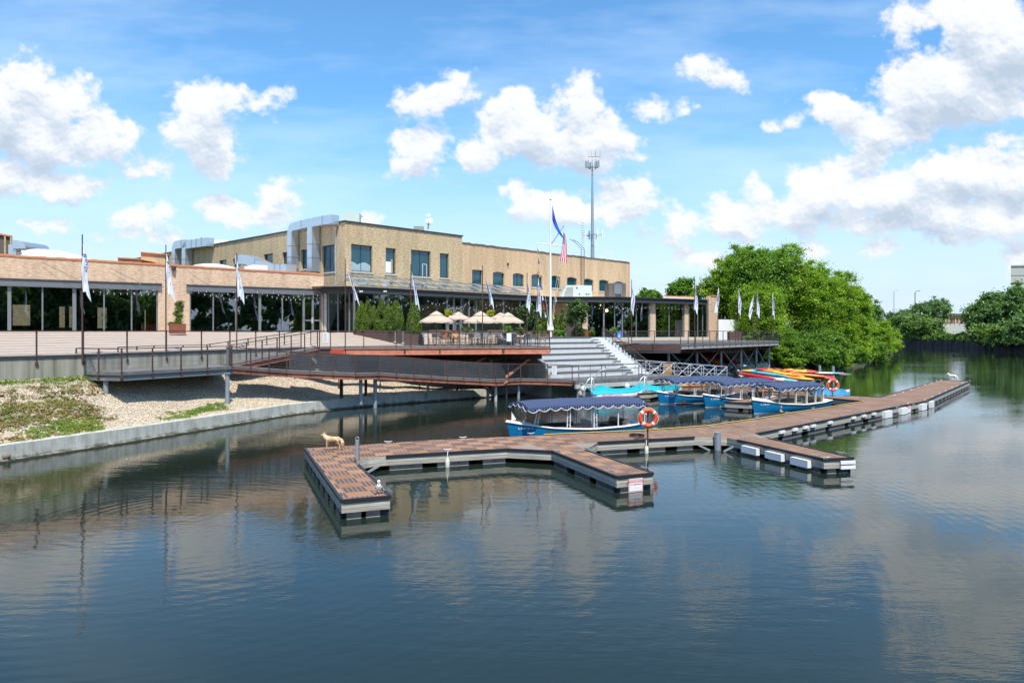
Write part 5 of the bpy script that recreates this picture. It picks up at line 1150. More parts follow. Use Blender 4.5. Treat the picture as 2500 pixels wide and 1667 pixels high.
m=MB(); m.obox(so_,dd*.52,nn*.012,V(0,0,.43)); m.build('panel',M['white'],t); textmesh('PRIVATE DOCK',.088,so_+dd*.26+up*.325+nn*.014,dd,up,nn,M['red'],t,bold=.0018); textmesh('NO TRESPASSING',.050,so_+dd*.26+up*.24+nn*.014,dd,up,nn,M['red'],t)
# piles
def pile(px,py,h,r,label,ring=True):
    p=D(px,py); t=thing('dock_pile',label,'pile',(p[0],p[1],0)); m=MB(); m.tube([(p[0],p[1],-.9),(p[0],p[1],ZD+h)],r,16); m.build('pipe',M['galv_post'],t)
    if ring:
        m=MB(); c=V(p[0],p[1],ZD+h); m.tube([c+V(-.055,0,-.06),c+V(-.055,0,.05),c+V(-.03,0,.09),c+V(.03,0,.09),c+V(.055,0,.05),c+V(.055,0,-.06)],.012,6); m.build('lifting_eye',M['galv'],t)
        m=MB()
        for k in range(10): m.box(c+V(r+.01,-.02,-.1-k*.055),(.02,.03,.03))
        m.build('ratchet',M['steel_mid'],t)
    else:
        m=MB(); m.tube([(p[0],p[1],ZD+h),(p[0],p[1],ZD+h+.02)],r*1.08,16); m.build('cap',M['hvac_grey'],t)
pile(872,1119,.62,.065,'grey steel pile with a lifting eye at the elbow of the near dock')
pile(1752,1068.5,.20,.13,'short capped steel pile poking through the dock beside the lifebuoy reach',False)
for px,py in ((2001,905.5),(2034,907.5)): pile(px,py+2,.62,.14,'grey pile with eye behind the stacked kayaks, '+('left' if px<2010 else 'right')+' of the pair')
# lifebuoys
def lifebuoy(base,h,rz,label,post_c='rust',R0=.30,zc=None):
    t=thing('lifebuoy_post','thin rusty post carrying the '+label,'post',tuple(base)); m=MB(); m.tube([base+V(0,0,-.25),base+V(0,0,h)],.032,8); m.build('post',M[post_c],t); m=MB(); m.ball(base+V(0,0,h+.05),.07,10); m.build('ball_finial',M[post_c],t)
    c=base+V(0,-.08,zc if zc else h-.42); t=thing('lifebuoy',label[0].upper()*0+label,'lifebuoy',tuple(c)); 
    q=[V(math.cos(a)*R0*math.cos(rz),math.cos(a)*R0*math.sin(rz),math.sin(a)*R0) for a in np.linspace(0,2*math.pi,33)[:-1]]
    m=MB(); m.tube([c+x for x in q],.078,10,closed=True); m.build('ring',M['orange'],t)
    for k in range(4):
        a0=math.pi/4+k*math.pi/2; m=MB(); m.tube([c+V(math.cos(a)*R0*math.cos(rz),math.cos(a)*R0*math.sin(rz),math.sin(a)*R0) for a in np.linspace(a0-.13,a0+.13,5)],.081,10,caps=False); m.build('white_band',M['white'],t)
    m=MB(); 
    for k in range(4):
        a0=k*math.pi/2+math.pi/4; rr=R0+.085; seg=[]
        for u in np.linspace(0,1,7): a=a0+u*math.pi/2; r_=rr+.02*math.sin(u*math.pi); seg.append(c+V(math.cos(a)*r_*math.cos(rz),math.cos(a)*r_*math.sin(rz)-.01,math.sin(a)*r_))
        m.tube(seg,.009,4)
    m.build('grab_line',M['rope_w'],t)
bp=D(1580.5,1074)+V(0,-.07,0); lifebuoy(bp,1.30,.05,'bright orange lifebuoy hanging on the post beside the front boat',zc=.87)
bp2=D(2032,968); lifebuoy(bp2,1.13,.1,'red-orange lifebuoy before the blue covered boat',R0=.33,zc=.74)
# fenders and coil
def fender(top,l,r,label):
    t=thing('boat_fender',label,'fender',tuple(top)); m=MB(); z=top[2]; m.lathe([(.01,0),(r*.5,-.02),(r,-.10),(r,-l+.1),(r*.5,-l+.02),(.01,-l)],top,12); m.build('body',M['fender'],t); m=MB(); m.tube([top,top+V(.0,.05,.16),top+V(.01,.15,.19)],.012,5); m.build('lanyard',M['rope_w'],t)
fender(D(1577,1075)+V(0,-.13,-.18),.50,.075,'long dirty white fender hanging below the lifebuoy post')
p=D(1093,1105)+V(0,-.1,-.15); fender(p,.55,.075,'white fender hung on rope from the front edge of the near dock')
mb=MB(); c=D(1555,1066)+V(0,0,.02)
q=[c+V(math.cos(a)*(.30-.01*a/6),math.sin(a)*(.30-.01*a/6),.005*a) for a in np.linspace(0,6.28*3,70)]; mb.tube(q,.016,5)
o=mb.build('coiled_hose',M['black_rubber'],None,tuple(c)); o.location=c; tag(o,'thin black hose coiled on the dock near the lifebuoy','hose')
# inner finger docks and shore dock
def smalldock(name,label,poly,mat='dock_brown',fl=(0,1)):
    t=thing(name,label,'dock',tuple(sum(poly,V(0,0,0))/len(poly)-V(0,0,ZD))); m=MB(); m.poly(poly,0,[(p[0]*.85+p[1]*.5,p[1]*.85-p[0]*.5) for p in poly]); m.build('deck_boards',M[mat],t)
    edging(poly,t); floats(poly,t,fl,.4,.7,.2); core(poly,t); return t
dv=V(.84,.54,0)*1.0; 
def fingerpoly(c0,c1,L_): d=V(.62,.785,0); return [c0,c1,c1+d*L_,c0+d*L_]
DA=smalldock('finger_dock','small timber finger dock between the second and third blue boats',[D(1769,981),D(1830,984.5),D(1830,984.5)+V(4.6,4.0,0),D(1769,981)+V(4.6,4.4,0)])
DB=smalldock('finger_dock','small timber finger dock between the teal dinghies and the first blue boat',[D(1529,957),D(1563,960.8),D(1590,959.6),D(1590,959.6)+V(2.2,3.2,0),D(1529,957)+V(1.6,3.2,0)],fl=(0,1))
BD=smalldock('shore_dock','long low dock behind the canopied boats running to the kayaks',[D(1625,953),D(1990,969),D(2000,962.5),D(1905,945),D(1700,934),D(1580,931),D(1575,940)])
KD=smalldock('kayak_dock','low dock half hidden under the heap of kayaks',[D(1800,938),D(1930,944),D(1985,925),D(2010,914),D(1980,909),D(1850,910)])
t=thing('floating_slab','moss-edged float end showing beyond the blue covered boat','float',tuple(D(2060,960))); m=MB(); q=[D(2050,965),D(2074,950),D(2075,946.5),D(2055,948)]; m.prism([(p[0],p[1]) for p in q],-.2,.36); m.build('slab',M['cream'],t)
# ---------------------------------------------------------------- canopied electric boats
def lerp_tab(tab,u):
    for (a,x),(b,y) in zip(tab[:-1],tab[1:]):
        if u<=b: 
            t=(u-a)/(b-a); t=t*t*(3-2*t)*.35+t*.65; return x+(y-x)*t
    return tab[-1][1]
def make_boat(label,reg,L_=6.4,cream=False,can0=.10,can1=.99,extra=True):
    t=thing('canopy_boat',label,'boat',(0,0,0),world=False); trim=M['cream'] if cream else M['white']
    hb=[(0,.03),(.08,.34),(.2,.68),(.38,.95),(.6,1.02),(.85,.95),(1,.78)]; sh=[(0,.80),(.1,.70),(.3,.52),(.55,.42),(.8,.44),(1,.52)]
    NS=28
    def sec(u):
        b=lerp_tab(hb,u); z=lerp_tab(sh,u); x=u*L_; st=.16*(1-u)**8
        return [V(x+st*0,-b,z),V(x+st*.6,-b*.97,z*.6),V(x+st*1.1,-b*.88,.10),V(x+st*1.6,-b*.60,-.12),V(x+st*2,0,-.25)]
    rows=[]
    for k in range(NS+1):
        p=sec(k/NS); rows.append(p+[V(q[0],-q[1],q[2]) for q in p[-2::-1]])
    m=MB(); m.grid(rows,0,True); m.poly(rows[-1][::-1],0); m.poly(rows[0],0); m.build('hull',M['hull'],t)
    m=MB()
    for s in (-1,1): m.tube([V(k/NS*L_,s*(lerp_tab(hb,k/NS)+.01),lerp_tab(sh,k/NS)+.01) for k in range(NS+1)],.035,6)
    m.tube([V(L_,-.78,.53),V(L_,.78,.53)],.035,6); m.build('rub_rail',trim,t)
    # deck: foredeck, side decks, stern deck round an open cockpit
    m=MB(); ck0,ck1=(.27 if cream else .17),.86
    def pt(u,f,dz=.0): b=lerp_tab(hb,u); return V(u*L_,b*f,lerp_tab(sh,u)+.02+dz+(.16 if cream else .07)*(1-f*f)*(1 if u<ck0+.01 else .4))
    us=[ck0*k/8 for k in range(9)]; m.grid([[pt(u,f) for f in (-1,-.6,-.2,.2,.6,1)] for u in us],0,True)
    us=[ck1+(1-ck1)*k/4 for k in range(5)]; m.grid([[pt(u,f) for f in (-1,-.6,-.2,.2,.6,1)] for u in us],0,True)
    for s in (-1,1):
        us=[ck0+(ck1-ck0)*k/12 for k in range(13)]; m.grid([[pt(u,s*f,.02*(f<.9)) for f in (1,.84)] for u in us],0,True)
        m.grid([[pt(u,s*.84,.02),V(u*L_,s*.84*lerp_tab(hb,u),.02)] for u in us],0,False)
    m.grid([[pt(ck0,f) for f in (-.84,0,.84)],[V(ck0*L_,f*lerp_tab(hb,ck0),.02) for f in (-.84,0,.84)]],0,False)
    m.grid([[pt(ck1,f) for f in (-.84,0,.84)],[V(ck1*L_,f*lerp_tab(hb,ck1),.02) for f in (-.84,0,.84)]],0,False)
    m.build('deck',trim,t)
    m=MB(); m.poly([V(ck0*L_,-.8,.06),V(ck1*L_,-.8,.06),V(ck1*L_,.8,.06),V(ck0*L_,.8,.06)]); m.build('sole',M['chair_dark'],t)
    seat=plain('boat_upholstery',(.10,.055,.04) if not cream else (.5,.42,.32),.6) if 'boat_upholstery' not in MATS or cream else MATS['boat_upholstery']
    for s in (-1,1):
        m=MB(); m.box((.40*L_,s*.52,.24),(.30*L_,.38,.32)); m.box((.40*L_,s*.70,.45),(.30*L_,.10,.24)); m.build('bench',seat,t)
    m=MB(); m.box((.62*L_,0,.34),(.3,1.0,.55)); m.box((.60*L_,0,.66),(.12,1.0,.12)); m.build('console',trim,t)
    m=MB(); c=V(.645*L_,-.25,.72); m.tube([c+V(.06*math.sin(a)*.5,.16*math.cos(a),.16*math.sin(a)) for a in np.linspace(0,6.28,15)[:-1]],.014,5,closed=True); m.build('wheel',M['frame_dark'],t)
    m=MB(); m.box((.80*L_,0,.28),(.42,1.3,.36)); m.build('helm_seat',seat,t)
    m=MB(); m.tube([V(.86*L_,-.62,.56),V(.86*L_,.62,.56)],.19,12,mi=0,caps=False)
    for s in (-1,1): m.poly([V(.86*L_+.19*math.cos(a),s*.62,.56+.19*math.sin(a)) for a in np.linspace(0,6.28,13)[:-1]][::s],1)
    m.build('bolster',[seat,M['canvas']],t)
    # stanchions, paired like little ladders
    x0,x1=can0*L_,can1*L_; zt=1.72
    xs=[x0+(x1-x0)*f for f in ((.10,.34,.56,.76,.985) if not cream else (.10,.38,.60,.80,.97))]
    for i,x in enumerate(xs):
        for s in (-1,1):
            b=lerp_tab(hb,min(1,x/L_))*.93; z=lerp_tab(sh,min(1,x/L_))+.03; m=MB(); w_=.10 if cream else .035
            if i in (1,2) and not cream or i==0 and not cream:
                for o in (-.07,.07): m.bar(V(x+o,s*b,z),V(x+o,s*.92,zt-.20),w_)
                for k in range(3): zz=z+.15+k*.33; m.bar(V(x-.07,s*b,zz),V(x+.07,s*b,zz),.02)
            else: m.bar(V(x,s*b,z),V(x,s*.92,zt-.20),w_*1.2,.045)
            m.build('stanchion',trim,t)
    for s in (-1,1):      # roll-down clear curtains
        m=MB(); n=14; top=[];bot=[]
        for k in range(n+1): x=x0+.15+(x1-x0-.2)*k/n; u=min(1,x/L_); top.append(V(x,s*.93,zt-.2)); bot.append(V(x,s*lerp_tab(hb,u)*.95,lerp_tab(sh,u)+.04))
        m.grid([bot,top],0,True); m.build('clear_curtain',M['vinyl'],t)
    for x in (x0+.12,x1-.06):
        u=min(1,x/L_); m=MB(); m.poly([V(x,-lerp_tab(hb,u)*.9,lerp_tab(sh,u)+.06),V(x,lerp_tab(hb,u)*.9,lerp_tab(sh,u)+.06),V(x,.9,zt-.18),V(x,-.9,zt-.18)]); m.build('clear_curtain',M['vinyl'],t)
    # striped canopy with a scalloped valance edged in white
    hw=1.05; nx,ny=36,12
    def cz(x,y): u=(x-x0)/(x1-x0); return zt-.20*(y/hw)**2-.07*abs(2*u-1)**4-.005*math.sin(u*math.pi*9)
    m=MB(); m.grid([[V(x0+(x1-x0)*i/nx,-hw+2*hw*j/ny,cz(x0+(x1-x0)*i/nx,-hw+2*hw*j/ny)) for j in range(ny+1)] for i in range(nx+1)],0,True,uvs=[[(x0+(x1-x0)*i/nx,j*.15) for j in range(ny+1)] for i in range(nx+1)])
    edge=[]
    def per(d):      # point on the canopy rim after distance d
        lx=x1-x0; ly=2*hw
        if d<lx: return V(x0+d,-hw,0),V(0,-1,0)
        d-=lx
        if d<ly: return V(x1,-hw+d,0),V(1,0,0)
        d-=ly
        if d<lx: return V(x1-d,hw,0),V(0,1,0)
        d-=lx; return V(x0,hw-d,0),V(-1,0,0)
    tot=2*(x1-x0)+4*hw; nsc=round(tot/.52); n=nsc*8; top=[];bot=[];uvt=[];uvb=[]
    for k in range(n+1):
        d=min(tot-1e-4,tot*k/n); p,nn=per(d); z=cz(p[0],p[1]); ph=(k%8)/8; dep=.09+.12*math.sin(math.pi*ph)
        top.append(p+V(0,0,z)); bot.append(p+nn*.02+V(0,0,z-dep)); uvt.append((d,0)); uvb.append((d,.2))
    m.grid([top,bot],0,False,uvs=[uvt,uvb]); m.build('canopy',M['stripe'],t)
    m=MB(); m.tube(bot,.014,4,caps=False); m.build('piping',M['white'],t)
    # registration letters near the bow, both sides
    for s in (-1,1):
        ua,ub=(.055,.22); A=V(ua*L_+.02,s*lerp_tab(hb,ua)*.985,.0); B=V(ub*L_,s*lerp_tab(hb,ub)*.985,.0); xd=(B-A).normalized()*(1 if s<0 else -1); nd=V(0,0,1).cross(xd)*-1; 
        if nd[1]*s<0: nd=-nd
        o=(A if s<0 else B)+V(0,0,.50 if not cream else .50)+nd*.035+xd*.06
        textmesh(reg,.115,o,xd,(0,0,1),nd,M['white'],t,'registration',align='LEFT',bold=.001)
    m=MB(); m.tube([V(.25,0,.84),V(.25,0,1.25)],.008,5); m.poly([V(.25,0,.86),V(.48,.02,.88),V(.27,0,1.2)]); 
    if extra: m.build('bow_pennant',M['white'],t)
    if extra:
        m=MB(); m.grid([[V(L_-.15+.4*a,-.55,.95+.26*b-.12*a) for a in (0,.33,.66,1)] for b in (0,.5,1)],0,True,uvs=[[(a,b) for a in (0,.33,.66,1)] for b in (0,.5,1)]); m.build('stern_flag',M['usflag'],t)
        m=MB(); m.tube([V(L_-.15,-.55,.5),V(L_-.15,-.55,1.25)],.01,5); m.build('flag_staff',M['alu'],t)
    return t
def put(o,px,Y,ang): o.location=(GX(px,Y),Y,0); o.rotation_euler=(0,0,R(ang)); return o
put(make_boat('long blue boat under a navy striped canopy moored behind the near dock','IL 0170 LD 11',6.5,can0=.085,can1=.985),1236,31.6,23)
g='blue canopy boats moored inside the dock'
put(make_boat('leftmost blue canopy boat with faded bow lettering, behind the lifebuoy','IL 1390 LM 11',6.1,can0=.09,can1=.97,extra=False),1604,47.3,28)['group']=g
put(make_boat('middle blue canopy boat with its bow beside the short finger dock','IL 1260 FM 11',5.5,can0=.14,can1=.97,extra=False),1716,45.2,30)['group']=g
put(make_boat('cream-decked blue boat with thick cream pillars under a navy canopy','IL 1382 GT',6.4,True,.17,.84,False),1835,41.7,33)['group']=g
# ---------------------------------------------------------------- covered dinghies with curved davits
def dinghy(px,Y,ang,label,words,phone):
    t=thing('covered_dinghy',label,'dinghy',(0,0,0),world=False); L_=3.6; n=24
    def ring(u): return .78*(1-(max(0,u-.62)/.38)**2.4*.92)
    path=[V(L_*u,-ring(u),.33+.14*u*u) for u in np.linspace(0,1,n)]+[V(L_*u,ring(u),.33+.14*u*u) for u in np.linspace(1,0,n)]
    m=MB(); m.tube(path,[.30-.08*(i<2 or i>2*n-3) for i in range(2*n)],12); m.build('tube_hull',M['pvc'],t)
    m=MB(); m.poly([V(.05,-.7,.05),V(2.6,-.7,.05),V(2.6,.7,.05),V(.05,.7,.05)]); m.box((.02,0,.3),(.06,1.2,.5)); m.build('floor',M['hvac_grey'],t)
    m=MB(); rows=[]
    for i in range(15):
        u=i/14; rw=ring(u)+.29; x=-.05+u*(L_+.15); rows.append([V(x,rw*f,.60+.15*u*u+.26*(1-abs(f)**1.5)*(1 if abs(u-.22)>.001 else 1)*math.exp(-((u-.25)/.16)**2)*1.1+.12*(1-abs(f))-.10*(abs(f)>.9)-.04*(abs(f)>.9)*(i%2)) for f in np.linspace(-1,1,13)])
    m.grid(rows,0,True); m.build('teal_cover',M['teal'],t)
    m=MB(); m.tube([V(-.35,0,.2),V(-.35,0,.75)],.10,10); m.ball(V(-.38,0,.78),.19,10,1,1.25); m.tube([V(-.36,0,.2),V(-.38,0,-.5)],.05,8); m.build('outboard_motor',[M['galv'],M['pvc']],t)
    m=MB(); 
    for k,(w_,x) in enumerate(((.10,.55),(.26,.95),(.1,1.4),(.22,1.7),(.1,2.1))): m.tube([V(x+dx,-.78-.293*math.cos(a),.345+.293*math.sin(a)) for dx,a in ((0,-.45),(w_*.3,.1),(0,.5))],.018,4)
    m.build('pink_marks',M['pink'],t)
    textmesh(words,.33,V(.60,-1.085,.20),(1,0,.02),(0,0,1),(0,-1,0),M['pink'],t,'pink_lettering',align='LEFT',bold=.014)
    textmesh(phone,.13,V(1.75,-1.085,.24),(1,0,.02),(0,0,1),(0,-1,0),M['navy'],t,'phone_number',align='LEFT',bold=.002)
    put(t,px,Y,ang); return t
dinghy(1437,50.0,13,'teal-covered inflatable dinghy with pink lettering and an outboard, left of its pair','FMTHOO','312-504-0453')
dinghy(1543,52.3,16,'farther teal-covered pink and white dinghy tied beside the step platform','FMTHOO','312-504-0453')
def davit(px,Y,label):
    b=PXY(px,Y,.45); t=thing('arched_pole_frame',label,'frame',tuple(b)); s=Y/F
    for q in ([(0,0),(2,-20),(6,-38),(14,-52),(24,-59),(34,-61)],[(-20,-6),(-18,-22),(-10,-36),(0,-42)],[(-2,-2),(-3,-22),(1,-40)],[(8,-4),(6,-24),(3,-40)]):
        m=MB(); m.tube([b+V(x*s,-.25 if x<0 else .1,-y*s) for x,y in q],.035,6); m.build('pole',M['alu'],t)
    m=MB(); m.bar(b+V(-18*s,0,22*s),b+V(-2*s,0,23*s),.03); m.bar(b+V(34*s,.1,61*s),b+V(34*s,.1,58*s),.05); m.build('crossbar',M['alu'],t)
davit(1445,49.4,'white arched pole frame standing at the stern of the nearer teal dinghy')
davit(1574,50.6,'white arched pole frame on the finger dock end by the farther dinghy')
# ---------------------------------------------------------------- blue tarpaulined boat
t=thing('tarped_boat','boat wrapped in a bright blue tarpaulin beside the second lifebuoy','boat',tuple(PXY(2028,49,0))); m=MB(); rows=[]; c=PXY(2028,48.6,0)
for i in range(15):
    u=i/14; w_=.95*math.sin(math.pi*min(1,max(.05,u)))**.45; x=-1.25+2.5*u; zt=.45+.55*math.sin(math.pi*(u*.75+.12))+.06*math.sin(i*2.3)
    rows.append([c+V(x+.25*f*0,w_*1.3*f*.8,(.02 if abs(f)>.95 else .35 if abs(f)>.6 else zt*(1-.25*abs(f)))+.04*math.sin(i*1.7+f*5)) for f in (-1,-.85,-.62,-.4,-.1,.2,.5,.75,1)])
m.grid(rows,0,True); m.build('tarpaulin',M['tarp_blue'],t)
# ---------------------------------------------------------------- kayaks and boards
KM={}
def kmat(c):
    if c not in KM: KM[c]=plain('kayak_hull_%d'%len(KM),c,.35,0,.08,1.5)
    return KM[c]
def kayak(label,loc,rz,pitch=0,roll=0,col=(.6,.02,.01),col2=None,L_=3.4,w=.36,h=.30,kind='kayak',group='kayaks heaped by the right deck'):
    t=thing(kind,label,'kayak' if kind=='kayak' else 'paddleboard',(0,0,0),world=False); n=18; rows=[]
    for i in range(n+1):
        u=i/n; e=math.sin(math.pi*min(.995,max(.005,u)))**.62; z0=.10*abs(2*u-1)**3; x=(u-.5)*L_
        rows.append([V(x,w*e*math.cos(a),z0+h*.5*(1+math.sin(a))*(.25+.75*e)*(1 if math.sin(a)<0 else .9)) for a in np.linspace(-math.pi*.5,math.pi*1.5,13)[:-1]])
    m=MB(); m.grid(rows,0,True,True)
    if col2:
        for i,f in enumerate(m.f):
            k=i//12
            if k in (0,1,2,3,4,13,14,15,16,17)[:10] and (i%12)>5: m.m[i]=1
    m.build('hull',[kmat(col),kmat(col2 or col)],t)
    if kind=='kayak':
        m=MB(); m.lathe([(.23,h*.93),(.25,h*.99),(.22,h*1.0),(.19,h*.85),(.01,h*.8)],(0.1,0,0),14,0,True,2.0,.9); m.build('cockpit',M['black_rubber'],t)
        m=MB(); 
        for s in (-1,1): m.tube([V(s*(L_/2-.05),0,h*.45),V(s*(L_/2-.12),0,h*.62)],.015,5)
        m.build('carry_handle',M['black_rubber'],t)
    t.location=loc; t.rotation_euler=(R(roll),R(pitch),R(rz)); t['group']=group; return t
RED=(.62,.02,.015); ORG_=(.75,.22,.02); YEL=(.75,.40,.02); TEAL=(.02,.33,.42); BLU=(.01,.10,.42); SKY=(.10,.45,.60); WHT=(.75,.75,.74); CRIM=(.50,.02,.08)
kk=[(1850,61.0,.78,-42,6,RED,None,'bright red kayak at the left end of the kayak heap'),
(1874,62.0,.92,-45,5,SKY,TEAL,'pale blue and teal kayak lying just behind the red one'),
(1893,60.3,.62,-36,3,WHT,SKY,'white and pale blue kayak low behind the cream boat canopy'),
(1897,63.6,1.12,-28,3,ORG_,RED,'orange kayak high in the middle of the heap'),
(1912,62.0,.98,-40,6,YEL,ORG_,'yellow-orange kayak on top of the heap'),
(1862,64.5,1.05,-20,0,TEAL,YEL,'teal and yellow kayak at the back left of the heap'),
(1932,61.2,.70,-30,4,ORG_,YEL,'orange and yellow kayak with its bow toward the river'),
(1946,64.2,1.08,-24,2,YEL,RED,'mustard and red kayak right of the heap middle'),
(1962,62.4,.80,-22,3,ORG_,None,'deep orange kayak nearest the red bows'),
(1985,62.6,.66,-26,2,RED,None,'red kayak bow sticking out right of the heap')]
for i,(px,Y,z,rz,pt_,c1,c2,lb) in enumerate(kk): kayak(lb,PXY(px,Y,z),rz,pt_,random.uniform(-12,12),c1,c2,3.5,.42,.36)
kb=[(1990,66,.62,-38,WHT,CRIM,'white and crimson paddleboard in the right part of the heap'),(2003,67,.74,-30,CRIM,WHT,'crimson paddleboard lying under the white one'),(2012,66.5,.86,-26,WHT,SKY,'long white paddleboard on top at the right'),(2024,68,.70,-22,SKY,RED,'light blue board with red trim near the pile posts'),(2032,68.5,.58,-18,BLU,SKY,'blue board at the far right end of the heap')]
for (px,Y,z,rz,c1,c2,lb) in kb: kayak(lb,PXY(px,Y,z),rz,0,random.uniform(-6,6),c1,c2,3.3,.40,.16,'paddleboard')
ku=[(1668,77,1.6,20,-8,TEAL,'turquoise kayak stored in the shade under the left part of the right deck'),(1700,77,1.3,-28,-14,BLU,'blue kayak leaning in the shade under the right deck'),(1722,78,2.0,-34,-18,RED,'dark red kayak propped highest under the right deck'),(1736,77.5,1.6,-40,-22,ORG_,'orange kayak leaning beside the red one under the deck'),
(1712,75,.9,-30,-12,BLU,'long blue kayak low under the deck behind a strut'),(1775,79,1.7,-50,-26,RED,'red kayak propped between the cross braces'),(1800,80,.9,10,4,SKY,'sky-blue kayak low near the rocks under the deck'),(1655,74,.9,15,0,BLU,'navy kayak in the shade behind the gangway'),(1770,82,2.3,20,0,WHT,'pale kayak on the rack at the back under the deck')]
for (px,Y,z,rz,pt_,c1,lb) in ku: kayak(lb,PXY(px,Y,z),rz,-pt_,20,c1,None,3.8,group='kayaks stored in the shade under the right deck')
kayak('overturned white and orange boat lying on the shore dock behind the canopies',PXY(1905,53,.5),20,0,0,WHT,ORG_,3.0,.5,.25,group='boats lying on the shore dock')
kayak('orange kayak lying on the shore dock seen through the cream boat',PXY(1880,50.8,.5),15,0,0,ORG_,None,2.6,.3,.2,group='boats lying on the shore dock')
kayak('orange kayak on the shore dock seen through the leftmost canopy boat',PXY(1690,55.5,.5),10,0,0,ORG_,YEL,2.8,.32,.22,group='boats lying on the shore dock')
# ---------------------------------------------------------------- aluminium gangway
gw=thing('aluminium_gangway','aluminium truss gangway sloping from the steps down to the shore dock','gangway',tuple(PXY(1590,58,1.3)))
G0,G1=PXY(1576,57.2,1.35),PXY(1775,62.5,.62); G0b,G1b=G0+V(-.6,1.2,0),G1+V(-.6,1.2,0)
m=MB(); m.poly([G0,G1,G1b,G0b]); m.poly([p-V(0,0,.12) for p in (G0,G1,G1b,G0b)][::-1]); m.poly([G0-V(0,0,.12),G1-V(0,0,.12),G1,G0]); m.build('walk_surface',M['galv'],gw)
for a,b in ((G0,G1),(G0b,G1b)):
    m=MB(); 
    for z in (1.05,.72,.4,.0): m.tube([a+V(0,0,z),b+V(0,0,z)],.035 if z in(1.05,0) else .02,6)
    n=6
    for k in range(n+1): p=a+(b-a)*k/n; m.tube([p,p+V(0,0,1.05)],.03,6)
    for k in range(n): p=a+(b-a)*k/n; q=a+(b-a)*(k+1)/n; m.tube([p+V(0,0,1.05),q],.028,6) if k%2==0 else m.tube([p,q+V(0,0,1.05)],.028,6)
    m.build('truss',M['alu'],gw)
t=thing('wooden_crate','slatted orange-brown wooden box behind the gangway','crate',tuple(PXY(1626,62,.7))); m=MB(); 
for k in range(7): m.box(PXY(1620,62,1.5)+V(.10*k,0,0),(.07,.5,.9))
m.build('slats',M['wood_orange'],t)
# ---------------------------------------------------------------- animals
def remesh(o,v=.012,sm=6):
    r=o.modifiers.new('one_skin','REMESH'); r.mode='VOXEL'; r.voxel_size=v; r.use_smooth_shade=True
    s=o.modifiers.new('soften','SMOOTH'); s.iterations=sm; s.factor=.5
def coyote(loc,rz,label,mat,s=1.0):
    t=thing('coyote_figure',label,'coyote figure',(0,0,0),world=False); m=MB()
    T=lambda pts,r: m.tube([V(*p) for p in pts],r,10)     # faces -x
    T([(-.22,0,.40),(-.14,0,.415),(-.02,0,.40),(.10,0,.405),(.20,0,.40),(.25,0,.38)],[.085,.112,.104,.094,.10,.06])
    T([(-.20,0,.43),(-.26,0,.49),(-.30,0,.545)],[.10,.09,.066]); m.ball(V(-.315,0,.565),.062,10)
    T([(-.33,0,.56),(-.39,0,.54),(-.435,0,.53)],[.05,.033,.022])
    for y in (-1,1):
        T([(-.29,y*.035,.60),(-.285,y*.045,.64),(-.28,y*.05,.685)],[.026,.018,.005])
        dx=.03*y; T([(-.17,y*.055,.40),(-.175+dx,y*.06,.27),(-.165+dx,y*.06,.15),(-.175+dx,y*.06,.03),(-.20+dx,y*.06,.015)],[.055,.032,.021,.018,.020])
        T([(.20,y*.055,.38),(.16-dx,y*.062,.27),(.235-dx,y*.06,.17),(.215-dx,y*.06,.04),(.19-dx,y*.06,.015)],[.068,.046,.024,.018,.020])
    T([(.24,0,.42),(.30,.01,.38),(.34,.02,.28),(.345,.02,.17),(.32,.02,.10)],[.035,.055,.08,.072,.03])
    o=m.build('body',[mat],t); remesh(o,.011)
    m=MB(); 
    for y in (-1,1): m.ball(V(-.362,y*.036,.575),.008,6)
    m.ball(V(-.445,0,.535),.013,6); m.build('face_marks',M['black_rubber'],t)
    t.location=loc; t.rotation_euler=(0,0,rz); t.scale=(s,s,s); return t
coyote(D(812,1099),.12,'tawny coyote figure standing alert at the corner of the near dock, facing left',M['fur'],.98)
coyote(D(2325,928.5),-.3,'pale coyote figure on the far tip of the dock',M['fur_pale'],1.0)
p=D(925,1207); t=thing('seagull','white gull standing on pink legs at the end of the near dock','bird',(0,0,0),world=False); m=MB()
T=lambda pts,r: m.tube([V(*q) for q in pts],r,10)
T([(0,.12,.15),(0,.04,.16),(0,-.03,.185),(0,-.055,.22)],[.025,.062,.070,.055]); T([(0,-.055,.22),(0,-.06,.27),(0,-.062,.31)],[.058,.036,.034]); m.ball(V(0,-.066,.325),.040,10)
o=m.build('body',M['feather_w'],t); remesh(o,.007,5)
m=MB()
for s in (-1,1): m.tube([V(s*.056,-.03,.19),V(s*.066,.04,.165),V(s*.045,.13,.145),V(s*.015,.20,.13)],[.02,.036,.028,.006],8)
m.build('wings',M['feather_g'],t)
m=MB(); m.tube([V(0,-.10,.322),V(0,-.13,.318),V(0,-.145,.306)],[.011,.009,.003],6); m.build('beak',M['beak'],t)
for s in (-1,1): m=MB(); m.tube([V(s*.025,.01,.13),V(s*.028,.0,.05),V(s*.028,.0,.008)],.0075,6); m.box((s*.03,-.02,.004),(.045,.05,.007)); m.build('leg',M['leg_pink'],t)
t.location=p; t.rotation_euler=(0,0,.15); t.scale=(1.08,1.08,1.08)
p=PZ(12,1121,.09); t=thing('resting_duck','brown duck resting on the ledge at the foot of the curb, far left','bird',(0,0,0),world=False); m=MB()
m.tube([V(-.20,0,.09),V(-.12,0,.10),V(0,0,.11),V(.12,0,.115),V(.18,0,.10)],[.02,.09,.12,.10,.04],12); m.tube([V(.12,0,.15),V(.10,0,.20),V(.03,0,.21)],[.06,.05,.045],10)
